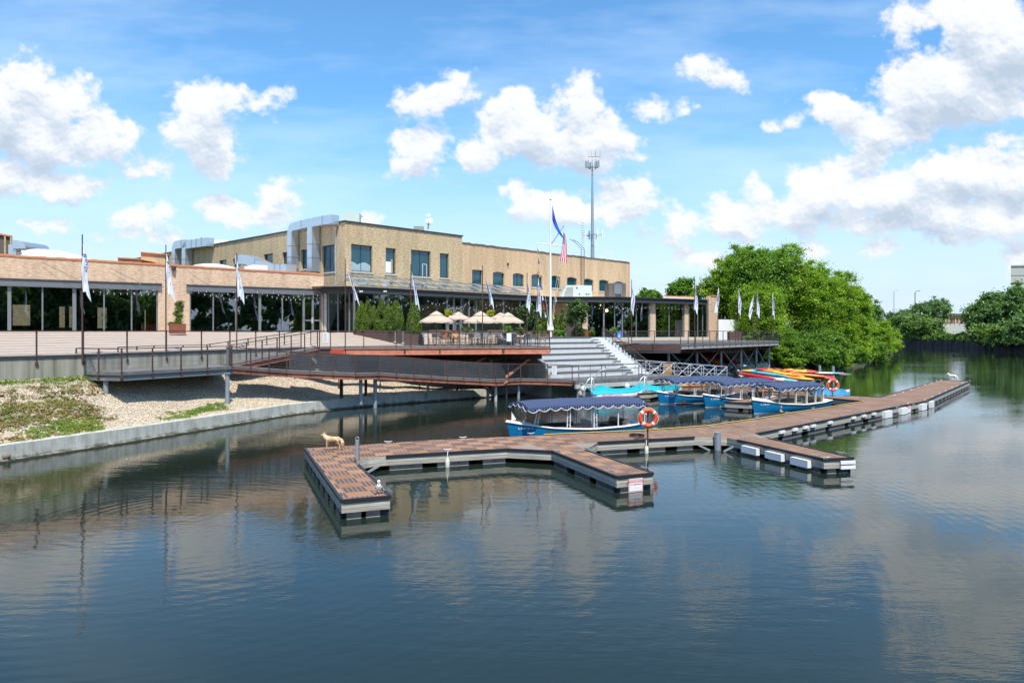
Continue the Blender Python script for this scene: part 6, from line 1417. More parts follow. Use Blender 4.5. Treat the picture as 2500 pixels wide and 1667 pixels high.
o=m.build('body',M['feather_b'],t); remesh(o,.012,5); m=MB(); m.tube([V(-.2,0,.07),V(-.05,0,.03),V(.1,0,.04)],[.03,.06,.05],8); m.build('pale_flank',M['fur_pale'],t)
m=MB(); m.tube([V(.03,0,.20),V(-.03,0,.185)],[.018,.012],6); m.build('beak',M['beak'],t); t.location=p; t.rotation_euler=(0,0,.2)

t=thing('driftwood','pale driftwood and scraps floating in the shade beside the step platform','driftwood',tuple(PZ(1372,969,0))); m=MB()
for (x0,y0,x1,y1,r) in ((1345,966,1362,968,.03),(1366,969,1388,966,.035),(1380,963,1384,971,.03),(1392,967,1404,966,.025),(1355,970,1372,971,.02)): m.tube([PZ(x0,y0,.0),PZ(x1,y1,.02)],r,6)
m.build('wood',M['fender'],t)
# ---------------------------------------------------------------- trees
def tree(name,label,cat,base,zc,rad,ztop,ncl,per,leaf,mat,group=None,trunk=.22,low=0.0,seed=None,shape='round',parts=True):
    """base (x,y,z0); crown centre height zc, radii rad; clumps of leaves over the crown with gaps, trunk and limbs inside"""
    t=thing(name,label,cat,base,0,group); b=Vector(base); c=V(b[0],b[1],zc); cs=[];rs=[]
    for k in range(int(ncl*(1.8 if base[1]<125 and leaf>.13 else 1.2))):
        d=Vector(rng.normal(0,1,3)); d.normalize()
        if d[2]<-.55 and shape=='round' and random.random()<.6: d[2]*=-.6
        rr=random.uniform(.45,.97)**.7; lob=1+.16*math.sin(3*math.atan2(d[1],d[0])+zc)+.12*math.sin(5*d[2]+b[0])
        cs.append((c[0]+d[0]*rad[0]*rr*lob,c[1]+d[1]*rad[1]*rr*lob,max(b[2]+low,c[2]+d[2]*rad[2]*rr*lob)))
        q=min(rad)*(random.uniform(.08,.26) if base[1]<125 and leaf>.13 else random.uniform(.13,.28)); rs.append((q*1.3,q*1.3,q*.8))
    big=base[1]<125 and leaf>.13; leafcloud('crown',cs,rs,int(per*(1.6 if big else 1.15)),leaf*(.74 if big else .9),mat,t,up=.45,soft=True)
    if trunk:
        m=MB(); top=V(b[0]+random.uniform(-.3,.3),b[1],zc+rad[2]*.35); mid=b+(top-b)*.45+V(random.uniform(-.25,.25),0,0)
        m.tube([b-V(0,0,.3),mid,top],[trunk,trunk*.75,trunk*.3],8)
        for k in range(7):
            e=cs[int(random.random()*len(cs))]; s=b+(top-b)*random.uniform(.3,.8); m.tube([s,(s+Vector(e))/2+V(0,0,.25),Vector(e)],[trunk*.4,trunk*.25,trunk*.08],5)
        m.build('trunk',M['bark'],t)
    return t
def tpx(px,Y,ytop,hw,ybot,label,mat,ncl=150,per=130,leaf=.17,depth=None,name='bank_tree',group='trees crowding the river bank',trunk=.25,z0=None,cat='tree'):
    s=Y/F; zt=CAMZ+(HOR-ytop)*s; zb=CAMZ+(HOR-ybot)*s; r=hw*s; zc=(zt+zb)/2; 
    return tree(name,label,cat,(GX(px,Y),Y,z0 if z0 is not None else max(0,min(3.3,zb-.5))),zc,(r,depth or r,(zt-zb)/2*1.0),zt,ncl,per,leaf,M[mat],group,trunk,0)
a_='leaf_main'; b_='leaf_main2'
tpx(1806,95,606,46,790,'rounded treetop at the upper left of the bank clump, beside the bare branches',a_,170,150,.17)
tpx(1862,93,594,66,790,'tallest bank tree, its dark rounded top above the flag banners',b_,190,150,.19)
tpx(1768,97,640,42,806,'bright leafy tree at the left edge of the bank clump behind the pavilion end',a_,150,130)
tpx(1905,94,610,68,800,'broad tree just right of the tallest bank tree',a_,200,150)
tpx(1978,94,628,66,860,'large sunlit tree in the middle right of the bank clump',a_,210,150)
tpx(1855,87,700,62,850,'yellow-green tree directly behind the right deck railing',a_,200,140)
tpx(2038,99,652,56,880,'tree on the right shoulder of the bank clump',a_,180,140)
tpx(2086,106,692,42,885,'lower tree near the right end of the bank clump',a_,150,130)
tpx(2134,113,780,38,884,'outermost bright tree leaning over the water at the right end of the clump',a_,120,130)
tpx(1936,86.6,800,42,903,'dark glossy bush hanging to the water beside the rocks',b_,140,140,.14,2.4,'bank_bush',trunk=.1)
tpx(2003,92,790,52,905,'wide bush overhanging the water right of the dark glossy one',b_,160,140,.15,2.6,'bank_bush',trunk=.1)
tpx(2068,101,815,44,893,'bright bush dipping into the river below the outer trees',a_,120,130,.16,2.6,'bank_bush',trunk=.1)
tpx(1888,85,832,30,884,'light green bush above the pale rocks',a_,80,120,.12,1.6,'bank_bush',trunk=0)
tpx(1935,84.4,868,30,902,'small bright shrub at the foot of the rocks',a_,60,100,.10,1.0,'bank_bush',trunk=0)
tpx(1728,98,674,40,800,'yellow-green tree directly behind the right end of the pavilion',a_,110,130)
tpx(1665,128,684,34,760,'round green tree beyond the pavilion roof',b_,90,110,.24,name='background_tree',group='trees beyond the roofs')
tpx(1585,150,708,34,745,'low distant treetop just right of the tan wing',b_,70,90,.26,name='background_tree',group='trees beyond the roofs')
# bare branches
t=thing('bare_tree','leafless grey branches sticking up left of the bank trees','tree',tuple(PXY(1750,96,3.4))); m=MB()
for (x0,y0,x1,y1) in ((1752,720,1765,625),(1758,690,1750,628),(1756,700,1772,640),(1754,710,1742,645),(1750,720,1728,650),(1762,660,1775,628),(1758,680,1762,620),(1740,700,1722,668),(1708,720,1712,672)):
    a=PY(x0,y0,96); b=PY(x1,y1,96); mid=(a+b)/2+V(random.uniform(-.3,.3),0,0); m.tube([a,mid,b],[.06,.04,.012],5)
    for k in range(4): s=a+(b-a)*random.uniform(.3,.9); m.tube([s,s+V(random.uniform(-.7,.7),random.uniform(-.5,.5),random.uniform(.5,1.1))],[.02,.006],4)
m.tube([PXY(1752,96,3),PY(1753,720,96)],[.16,.08],7); m.build('branches',M['bark_pale'],t)
# rocks, shore under the right deck
m=MB(); SH=[(7,57.8),(9.6,60.5),(12.5,66.5),(17.5,76.5),(24.5,84),(31.8,87.5),(36.6,89),(47,98.5),(57,116),(76,147),(92,200),(108,262),(120,330)]
sh=resample(SH,120); rows=[[],[],[],[]]
for k,p in enumerate(sh):
    d=(sh[min(k+1,119)]-sh[max(k-1,0)]).normalized(); n_2=V(-d[1],d[0])
    for r,(o,z) in zip(rows,((-1.2,-1),(0,.02),(2.2,1.5),(4.6,3.32))): jz=.2*math.sin(k*1.7+o) if z>0 else 0; r.append(V(p[0]+n_2[0]*o,p[1]+n_2[1]*o,z+jz*(z<3)))
m.grid(rows[::-1],0,True); struct(m.build('river_bank',M['bankgreen']))
pts=[]
for k in range(900):
    px=random.uniform(1818,1925); u=random.random(); b=PXY(px,84.5+(px-1818)*.03,0); pts.append((b[0]-u*2.0,b[1]+u*2.6,.05+u*3.1*random.uniform(.85,1)))
o=scatter_stones('riprap_rocks',pts,.14,.36,M['rock'],.8,label='heap of pale angular rocks between the right deck and the trees',cat='rocks')
pts=[tuple(PXY(random.uniform(1600,1820),random.uniform(74,82),random.uniform(.1,1.2))) for k in range(350)]
scatter_stones('shore_rocks',pts,.12,.3,M['rock'],.8,label='dim rocks along the shore in the shade under the right deck',cat='rocks')
t=thing('shore_wall','low pale concrete wall at the water behind the cross-braced posts','wall',tuple(PXY(1800,78,0))); m=MB(); a=PXY(1740,78.5,0); b=PXY(1872,82,0); m.bar(V(a[0],a[1],.25),V(b[0],b[1],.55),.5,1.3); m.build('wall_body',M['concrete'],t)
tag(leafcloud('shore_weeds',[tuple(PXY(px,78,z)) for px,z in ((1788,.5),(1786,.8),(1830,1.4),(1842,1.3),(1835,1.7),(1850,1.0))],[(.3,.3,.3)]*6,70,.08,M['leaf_shrub']),'bright green shore weeds growing by the concrete wall behind the struts','weeds',kind='stuff')
# ---------------------------------------------------------------- far bank
WA,WB=PXY(2120,262,0),PXY(2640,150,0); d=(WB-WA); L_=d.length; d.normalize(); nn=V(d[1],-d[0],0)
t=thing('sheet_pile_wall','dark rusted sheet pile wall along the far bank','wall',tuple(WA)); m=MB(); n=int(L_/.7); top=[];bot=[]
for k in range(n+1):
    o=.18 if k%4 in (0,1) else -.18; p=WA+d*(k*.7)+nn*o; z=2.35+.06*math.sin(k*.5); top.append(V(p[0],p[1],z)); bot.append(V(p[0],p[1],-.5))
m.grid([bot,top],0,False); 
m.build('sheet_piles',speckle('rusted_sheet_pile',[(.3,(.018,.013,.014)),(.7,(.10,.075,.075))],1,.85,'Object',(1,1,.2),.2),t)
m=MB(); m.poly([WA+V(.3,0,2.2),WB+V(.3,0,2.2),WB+V(800,0,2.2),WB+V(800,1500,2.2),WA+V(-600,1500,2.2),WA+V(-240,150,2.2)]); struct(m.build('far_bank_ground',M['land']))
fb='trees above the sheet pile wall'
ft=[(2170,262,770,44,850,'far_tree at the left end of the sheet pile wall'),(2205,255,752,42,835,''),(2248,250,742,22,790,''),(2285,262,735,32,782,'')]
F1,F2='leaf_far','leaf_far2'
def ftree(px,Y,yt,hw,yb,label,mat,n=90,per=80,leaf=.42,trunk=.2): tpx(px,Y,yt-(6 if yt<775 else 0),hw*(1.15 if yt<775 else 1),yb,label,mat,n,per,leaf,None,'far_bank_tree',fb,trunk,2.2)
ftree(2130,250,735,26,840,'tall tree peeping over the right end of the near bank clump',F1)
ftree(2200,240,758,34,842,'dark green tree where the far wall meets the near trees',F1,110)
ftree(2246,285,743,20,792,'small dark treetop left of the tall light pole',F1,60)
ftree(2288,300,735,32,785,'domed dark tree rising behind the low brown building',F1,90)
ftree(2255,225,772,36,842,'wide pale green bush left of the brown building, above the wall',F2,130)
ftree(2310,215,813,22,842,'yellowish bush right below the brown building',F2,90)
ftree(2345,205,815,22,843,'bright green bush in the middle of the far wall',F2,90)
ftree(2408,198,733,36,820,'spreading open-crowned tree right of the brown building',F2,140)
ftree(2420,196,722,46,838,'large tree below the left edge of the grey tower',F1,150)
ftree(2470,188,706,46,845,'tallest far tree, in front of the grey tower',F1,150)
ftree(2400,184,795,34,850,'low bush above the wall right of the middle',F2,90)
ftree(2450,176,790,36,856,'low pale bush near the right end of the wall',F2,90)
ftree(2500,170,770,40,862,'bush cut by the right edge of the photo',F1,90)
ftree(2530,195,712,46,850,'tree just beyond the right edge of the view',F1,100)
for i,px in enumerate(range(2178,2560,22)):
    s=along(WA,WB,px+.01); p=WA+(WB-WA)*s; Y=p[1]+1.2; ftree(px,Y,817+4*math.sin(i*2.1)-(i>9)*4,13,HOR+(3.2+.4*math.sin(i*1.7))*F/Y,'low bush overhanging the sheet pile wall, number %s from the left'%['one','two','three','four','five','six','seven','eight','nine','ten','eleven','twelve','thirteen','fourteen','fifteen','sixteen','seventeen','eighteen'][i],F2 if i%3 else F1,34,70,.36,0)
for i,(px,Y,yt,yb) in enumerate(((2000,90.6,850,908),(2030,94,848,903),(2060,99,845,896),(2090,105,838,889),(2118,110,834,884),(2142,116,826,879),(2165,130,818,870),(2182,150,812,862))):
    tpx(px,Y-.3,yt-8,42 if i<6 else 14,yb,'low leafy bough trailing over the water, number %s from the left under the bank trees'%['one','two','three','four','five','six','seven','eight'][i],a_ if i%2 else b_,120,120,.16,2.4,'bank_bush',trunk=0)
t=thing('brown_warehouse','low brown warehouse with vertical panels and a pale parapet beyond the far trees','building',tuple(PXY(2340,330,2))); m=MB(); Y=330
a,b=PXY(2268,Y,0),PXY(2400,Y,0); z=lambda py: CAMZ+(HOR-py)*Y/F
m.obox(V(a[0],Y,2),V(b[0]-a[0],0,0),V(0,30,0),V(0,0,z(775)-2)); m.obox(V(a[0]-.5,Y-.5,z(777)),V(b[0]-a[0]+1,0,0),V(0,1,0),V(0,0,1.0),1); m.obox(V(a[0]-4,Y-3,2),V(b[0]-a[0]+10,0,0),V(0,2,0),V(0,0,z(790)-2),2)
for k in range(16): m.obox(V(a[0]+1+k*1.5,Y-.3,z(790)),V(.5,0,0),V(0,.3,0),V(0,0,z(779)-z(790)),3 if k%3 else 4)
for (x,w_,h,mi) in ((0,5,.9,5),(9,4,1.6,5),(15,3,1.4,4)): m.obox(V(a[0]+x,Y+4,z(776)),V(w_,0,0),V(0,6,0),V(0,0,h+.6),mi)
m.build('building_shell',[plain('brown_panels',(.22,.12,.09),.8),M['rust'],M['concrete'],M['brick_tan'],M['brown_unit'],M['hvac']],t)
t=thing('grey_tower_block','plain pale grey concrete block cut by the right edge of the photo','building',tuple(PXY(2480,420,2))); m=MB(); Y=420; a=PXY(2468,Y,0); z1=CAMZ+(HOR-651)*Y/F
m.obox(V(a[0],Y,2),V(60,-8,0),V(30,44,0),V(0,0,z1-2)); 
for zz in (673,692): m.obox(V(a[0]-.1,Y-.15,CAMZ+(HOR-zz)*Y/F),V(60,-8,0),V(0,.2,0),V(0,0,.35),1)
m.obox(V(a[0]-.3,Y-.4,z1),V(60.5,-8,0),V(30,44,0),V(0,0,.8),1); m.build('concrete_shell',[plain('grey_precast',(.40,.40,.37),.8),M['hvac_grey']],t)
for (px,yt,yb,Y,lb,c) in ((2182.5,712,760,380,'tall slim distant light pole, leftmost of the two','galv'),(2234,714,775,300,'brown utility light pole with a small lamp, right of the slim one','rust'),(2304,733,750,380,'small distant floodlight pole above the domed tree','steel_mid')):
    t=thing('light_pole',lb,'light pole',tuple(PXY(px,Y,2.2))); m=MB(); a=PXY(px,Y,2.2); b=PY(px,yt,Y); m.tube([a,b],.16,6); m.tube([b,b+V(.8,0,.6),b+V(1.4,0,.7)],.1,5); m.box(b+V(1.6,0,.65),(.9,.4,.2)); m.build('mast',M[c],t)
# ---------------------------------------------------------------- the wood on the opposite bank, behind the viewer (it shows in the glass)
m=MB(); m.poly([(-300,-22,1.4),(-300,-200,1.4),(60,-200,1.4),(60,-34,1.4)]); m.poly([(60,-34,1.4),(60,-200,1.4),(400,-200,1.4),(400,148,1.4),(132,140,1.4),(122,60,1.4)]); struct(m.build('opposite_bank',M['land']))
cs=[];rs=[]
for k in range(2300):
    u=random.random()*3
    if u<1.4: x=random.uniform(-110,62); y=-random.uniform(26,40)-max(0,x)*.1
    elif u<1.9: x=random.uniform(62,125); y=-36+(x-62)*1.5-random.uniform(0,12)
    else: y=random.uniform(55,138); x=124+y*.06+random.uniform(0,14)
    h=14.5+2.5*math.sin((x+y)*.21)+2*math.sin((x-y)*.53+1); cs.append((x,y,1.5+h*random.random()**.8)); q=random.uniform(1.4,2.8); rs.append((q,q,q*.8))
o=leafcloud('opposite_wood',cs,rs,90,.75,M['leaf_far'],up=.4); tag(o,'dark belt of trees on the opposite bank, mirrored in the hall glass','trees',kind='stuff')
# ---------------------------------------------------------------- planted evergreens on the terrace
def arbor(px,Y,yt,yb,hw,label,n=26,per=110,leaf=.055,group='clipped evergreens in the long planter',z0=None,mat='leaf_arb'):
    s=Y/F; zt=CAMZ+(HOR-yt)*s; zb=CAMZ+(HOR-yb)*s; r=hw*s; x=GX(px,Y); t=thing('arborvitae',label,'evergreen shrub',(x,Y,zb),0,group); cs=[];rs=[]
    for k in range(n*2):
        u=(k+.5)/(n*2); w_=r*1.12*(1-u**2.1)**.8*(.9+.1*math.sin(k)); a=random.uniform(0,6.28); q=.22*r+.3*w_; cs.append((x+math.cos(a)*w_*.62,Y+math.sin(a)*w_*.62,zb+(zt-zb)*u*.97)); rs.append((q*.8,q*.8,q*1.7))
    leafcloud('foliage',cs,rs,per,leaf,M[mat],t,stretch=1.5,up=.3)
    m=MB(); m.tube([(x,Y,zb-.1),(x,Y,zb+(zt-zb)*.8)],[.05,.01],6); m.build('stem',M['bark'],t); return t
for px,Y,yt,hw,lb in ((881,61.5,737,15,'leftmost evergreen in the long planter'),(898,60.8,736,15,'second evergreen from the left in the long planter'),(913,60,747,13,'shorter evergreen, third from the left in the long planter'),(932,59.2,731,16,'tallest evergreen, fourth in the long planter'),(948,58.5,744,14,'fifth evergreen in the long planter'),(967,57.8,737,20,'broad evergreen at the right end of the long planter')):
    arbor(px,Y,yt,806,hw,lb,34,300,.045)
t=thing('long_planter','long low brown plank planter holding a row of evergreens','planter',tuple(PXY(925,59,3.7))); m=MB(); a,b=PXY(862,61.6,3.6),PXY(985,56.3,3.5); dv=(b-a).normalized(); nv=V(-dv[1],dv[0],0); m.obox(a,b-a,nv*1.1,V(0,0,1.22)); m.build('box',M['planter_wood'],t)
t=thing('square_planter','square brown plank planter with a single evergreen at the end of the dining deck','planter',tuple(PXY(1010,55.2,3.64))); m=MB(); a=PXY(987,55,3.645); m.obox(a,V(1.42,.15,0),V(-.1,1.2,0),V(0,0,.80)); m.build('box',M['planter_wood'],t)
arbor(1010,55.7,742,818,19,'single tall evergreen in the square planter beside the umbrellas',38,300,.045,group='single evergreens')
for px,yb,Y in ((965,835,56),(984,838,55)):
    t=thing('queue_post','slim grey queue post standing before the '+('long' if px<970 else 'square')+' planter','post',tuple(PXY(px,Y,3.7))); m=MB(); a=PY(px,yb,Y); m.tube([a,a+V(0,0,.85)],.03,6); m.lathe([(.16,0),(.16,.02),(.04,.05)],a,12); m.build('post',M['galv'],t)
def cornerplanter(px,Y,label,zb,evg,w=.85,h=.62,yt=740):
    a=PXY(px,Y,zb); t=thing('corten_planter',label,'planter',tuple(a)); m=MB(); m.box(a+V(0,0,h/2),(w,w*.8,h),.5); m.build('box',M['corten'],t)
    return a
a=cornerplanter(433,52.5,'rust-red steel planter box against the brick pier of the hall',4.50,1,1.05,.72)
x,Y=a[0],a[1]; t=thing('trained_vine','tall clipped vine in the rust-red planter on the hall pier','shrub',(x,Y,5.2)); cs=[];rs=[]
for k in range(42): u=k/41; cs.append((x+.02+.12*u+random.uniform(-.22,.22),Y+random.uniform(-.15,.15),5.15+1.62*u)); rs.append((.22*(1-.25*u),.2,.16))
for k in range(10): cs.append((x+random.uniform(-.62,.3),Y-.1+random.uniform(-.2,.2),5.16+random.uniform(0,.15))); rs.append((.16,.16,.12))
leafcloud('foliage',cs,rs,60,.05,M['leaf_arb'],t)
# round trees and mixed shrubs by the flagpole
def roundtree(px,Y,yt,yb,hw,label,n=80,per=90,leaf=.085,mat='leaf_magn',ytr=None):
    s=Y/F; zt=CAMZ+(HOR-yt)*s; zb=CAMZ+(HOR-yb)*s; r=hw*s
    return tree('round_tree',label,'tree',(GX(px,Y),Y,4.0),(zt+zb)/2,(r,r,(zt-zb)/2),zt,n,per,leaf,M[mat],'small round trees on the terrace',.07)
roundtree(1284,60.5,738,796,24,'glossy round tree left of the white flagpole')
roundtree(1408,63.5,730,802,26,'glossy round tree with yellow-tipped leaves right of the white flagpole',110)
for px,Y,yt,hw,lb in ((1330,66,757,8,'slim dark evergreen just left of the flagpole'),(1356,66,756,9,'slim evergreen first right of the flagpole'),(1373,66.5,754,9,'slim bright evergreen second right of the flagpole'),(1312,65,772,9,'slim evergreen between the banner pole and flagpole')):
    arbor(px,Y,yt,812,hw,lb,18,70,.07,'slim evergreens around the flagpole')
def bush(px,Y,yt,yb,hw,label,mat='leaf_shrub',n=22,per=80,leaf=.07):
    s=Y/F; zt=CAMZ+(HOR-yt)*s; zb=CAMZ+(HOR-yb)*s; x=GX(px,Y); cs=[];rs=[]
    for k in range(n): a=random.uniform(0,6.28); u=random.random(); w_=hw*s*math.sqrt(random.random()); cs.append((x+math.cos(a)*w_*.8,Y+math.sin(a)*w_*.6,zb+(zt-zb)*u*.8)); rs.append((hw*s*.35,hw*s*.35,(zt-zb)*.25))
    o=leafcloud('shrub',cs,rs,per,leaf,M[mat]); me=o.data; tag(o,label,'shrub','low shrubs on the terrace')
    off=Vector((x,Y,zb)); me.transform(Matrix.Translation(-off)); o.location=off
bush(1366,61,803,824,16,'bright round shrub at the top of the steps'); bush(1340,62,808,822,10,'low shrub at the foot of the flagpole'); bush(1315,62,790,824,14,'leafy shrub behind the right end of the dining deck'); bush(1240,64,795,812,13,'green shrub under the right umbrella'); bush(1272,63,798,815,14,'feathery shrub beneath the left round tree',mat='leaf_arb')
bush(1412,64,800,816,20,'dark shrub under the right round tree','leaf_magn'); bush(1445,64.5,806,816,8,'small shrub beside the pavilion wall'); bush(1140,66,797,809,14,'dark green shrub behind the tables','leaf_magn'); bush(1497,70,798,812,9,'small green potted shrub in front of the pavilion glass')
bush(1095,63,757,770,9,'yellow-leaved palm between the left umbrellas','leaf_yel',14,40,.13); bush(1198,63,758,772,9,'yellow-leaved palm between the right umbrellas','leaf_yel',14,40,.13); bush(1178,62,783,790,4,'small yellow flowering plant under the third umbrella','leaf_yel',8,30,.08); bush(1825,82,818,828,14,'light green shrub behind the far end of the right deck rail')
for px,Y,w_,lb in ((1418,64.8,1.3,'small brown box planter beneath the right round tree'),(1350,64.5,.9,'brown planter behind the flagpole base'),(1318,65.0,1.2,'brown planter behind the deck corner post'),(1097,64,1.2,'brown slatted planter below the second umbrella')):
    cornerplanter(px,Y,lb,4.05,0,w_,.7)
# ---------------------------------------------------------------- umbrellas, tables, chairs
def umbrella(px,Y,yt,yr,hw,label,rz=0):
    s=Y/F; zt=CAMZ+(HOR-yt)*s; zr=CAMZ+(HOR-yr)*s; r=hw*s; x=GX(px,Y); t=thing('patio_umbrella',label,'umbrella',(x,Y,3.64),0,'beige umbrellas over the dining tables'); n=48; m=MB(); c=V(x,Y,0)
    def rg(rr,z,sag): 
        out=[]
        for k in range(n): a=2*math.pi*k/n+rz; ph=(k%6)/6; f=1-.045*math.sin(math.pi*ph); out.append(c+V(rr*f*math.cos(a),rr*f*math.sin(a),z-sag*math.sin(math.pi*ph)))
        return out
    h=zt-zr; rows=[rg(.02,zt,0),rg(r*.22,zt-h*.18,.01),rg(r*.42,zt-h*.40,.02)]; m.grid(rows,0,False,True)
    rows=[rg(r*.40,zt-h*.45,.02),rg(r*.7,zt-h*.72,.03),rg(r*.97,zr+h*.02,.02),rg(r,zr-.10,.05)]; m.grid(rows,0,False,True); m.build('canopy',M['canvas'],t)
    m=MB(); m.tube([c+V(0,0,3.64),c+V(0,0,zt+.05)],.025,8); m.build('pole',M['brown_unit'],t)
    m=MB()
    for k in range(8): a=2*math.pi*k/8+rz; m.bar(c+V(0,0,zt-.12),c+V(r*.95*math.cos(a),r*.95*math.sin(a),zr-.01),.018)
    m.build('ribs',M['brown_unit'],t)
umbrella(1065.5,54.5,759,784,42,'leftmost beige umbrella beside the single evergreen'); umbrella(1119,59,761,777,30,'smaller-looking beige umbrella set back between the first and third',.2)
umbrella(1173.5,53.8,759.5,785,43,'beige umbrella with a banner shadow across its top',.1); umbrella(1240,56,762.5,785,41,'rightmost beige umbrella nearest the round tree',.3); umbrella(1222,61,763,776,26,'beige umbrella mostly hidden behind the rightmost one',.1)
def mk_table():
    t=thing('dining_table','grey-topped bistro table','table',(0,0,0),world=False); m=MB(); m.box((0,0,.735),(.8,.8,.03)); m.build('top',M['table_top'],t); m=MB(); m.tube([V(0,0,.02),V(0,0,.72)],.035,8); m.box((0,0,.015),(.5,.5,.02)); m.build('pedestal',M['brown_unit'],t); return t
def mk_chair(mat,mat2):
    t=thing('bistro_chair','','chair',(0,0,0),world=False); m=MB(); m.box((0,0,.45),(.42,.42,.035)); m.build('seat',mat,t)
    m=MB(); m.grid([[V(-.2+.4*k/4,.20+.05*(1-abs(k-2)/2)+.04*j,.58+.14*j) for k in range(5)] for j in range(3)],0,True); m.build('backrest',mat,t)
    for sx in (-1,1):
        for sy in (-1,1): m=MB(); m.tube([V(sx*.20,sy*.20,.44),V(sx*.22,sy*.23,0)],.016,6); m.build('leg',mat2,t)
        m=MB(); m.tube([V(sx*.20,.21,.44),V(sx*.20,.27,.88)],.014,6); m.tube([V(sx*.22,.22,.64),V(sx*.23,-.15,.66),V(sx*.21,-.2,.45)],.013,6); m.build('arm',mat2,t)
    return t
tb=mk_table(); ch1=mk_chair(M['chair_dark'],M['chair_tan']); ch2=mk_chair(M['table_top'],M['chair_dark']); ch3=mk_chair(M['wood_orange'],M['wood_orange'])
tabs=[(1065,53.6,'table under the leftmost umbrella'),(1108,54.2,'bare table second from the left along the deck rail'),(1150,53.2,'bistro table just left of the middle banner pole'),(1183,53.9,'table under the third umbrella, behind the banner pole'),(1216,53.4,'grey table left of the white sheet on the rail'),(1252,54.3,'grey table behind the white sheet'),(1288,53.8,'table second from the right end of the deck'),(1100,57.6,'table in the second row under the set-back umbrella'),(1165,57.8,'second-row table behind the third umbrella'),(1230,58.0,'second-row table under the hidden umbrella')]
first=True; usedc={}
pos=['left','right','river-side','wall-side']
for ti,(px,Y,lb) in enumerate(tabs):
    o=tb if first else copy_tree(tb); first=False; p=PXY(px,Y,3.645 if Y<57 else 3.70); place(o,p,random.uniform(-.2,.2),'bistro '+lb if not lb.startswith('bistro') else lb); o['group']='dining tables on the deck'
    for k,(dx,dy,a) in enumerate(((-.66,0,math.pi/2),(.66,0,-math.pi/2),(.05,-.66,math.pi),(0,.66,0))):
        if ti>=7 and k==3: continue
        if ti in (1,4) and k==2: continue
        src=ch3 if (ti in (0,1,7,8) and k==3) else (ch2 if (ti+k)%5==0 else ch1)
        c=src if src.name not in usedc else copy_tree(src); usedc[src.name]=1
        place(c,p+V(dx+random.uniform(-.06,.06),dy+random.uniform(-.05,.05),0),a+random.uniform(-.3,.3),('orange wooden' if src is ch3 else 'grey-seated' if src is ch2 else 'dark wicker')+' chair, '+pos[k]+' of the '+lb.replace('bistro ','').replace('bare ','').replace('grey ','').replace('just ','').replace('seated ','')); c['group']='bistro chairs on the dining deck'
p=PXY(1328,52.6,3.645)
for i,(px,Y,a) in enumerate(((1318,53.0,.8),(1331,53.4,-.9))):
    c=copy_tree(ch1); place(c,PXY(px,Y,3.645),a,'lone dark chair %s the banner pole at the right end of the deck'%('left of' if i==0 else 'right of')); c['group']='bistro chairs on the dining deck'
for i,(px,Y,w_) in enumerate(((1075,58.5,1.7),(1128,60,1.9),(1215,59.5,1.6))):
    t=thing('picnic_table',['orange wooden trestle table behind the leftmost umbrella','orange wooden trestle table seen between the two left umbrellas','orange wooden trestle table behind the right umbrellas'][i],'table',tuple(PXY(px,Y,3.75)),0,'orange trestle tables'); b=PXY(px,Y,3.75)
    m=MB(); m.box(b+V(0,0,.98),(w_,.6,.05)); m.build('top',M['wood_orange'],t)
    for sx in (-1,1): m=MB(); m.bar(b+V(sx*w_*.38,-.25,0),b+V(sx*w_*.38,.2,.96),.06); m.bar(b+V(sx*w_*.38,.25,0),b+V(sx*w_*.38,-.2,.96),.06); m.build('leg',M['wood_orange'],t)
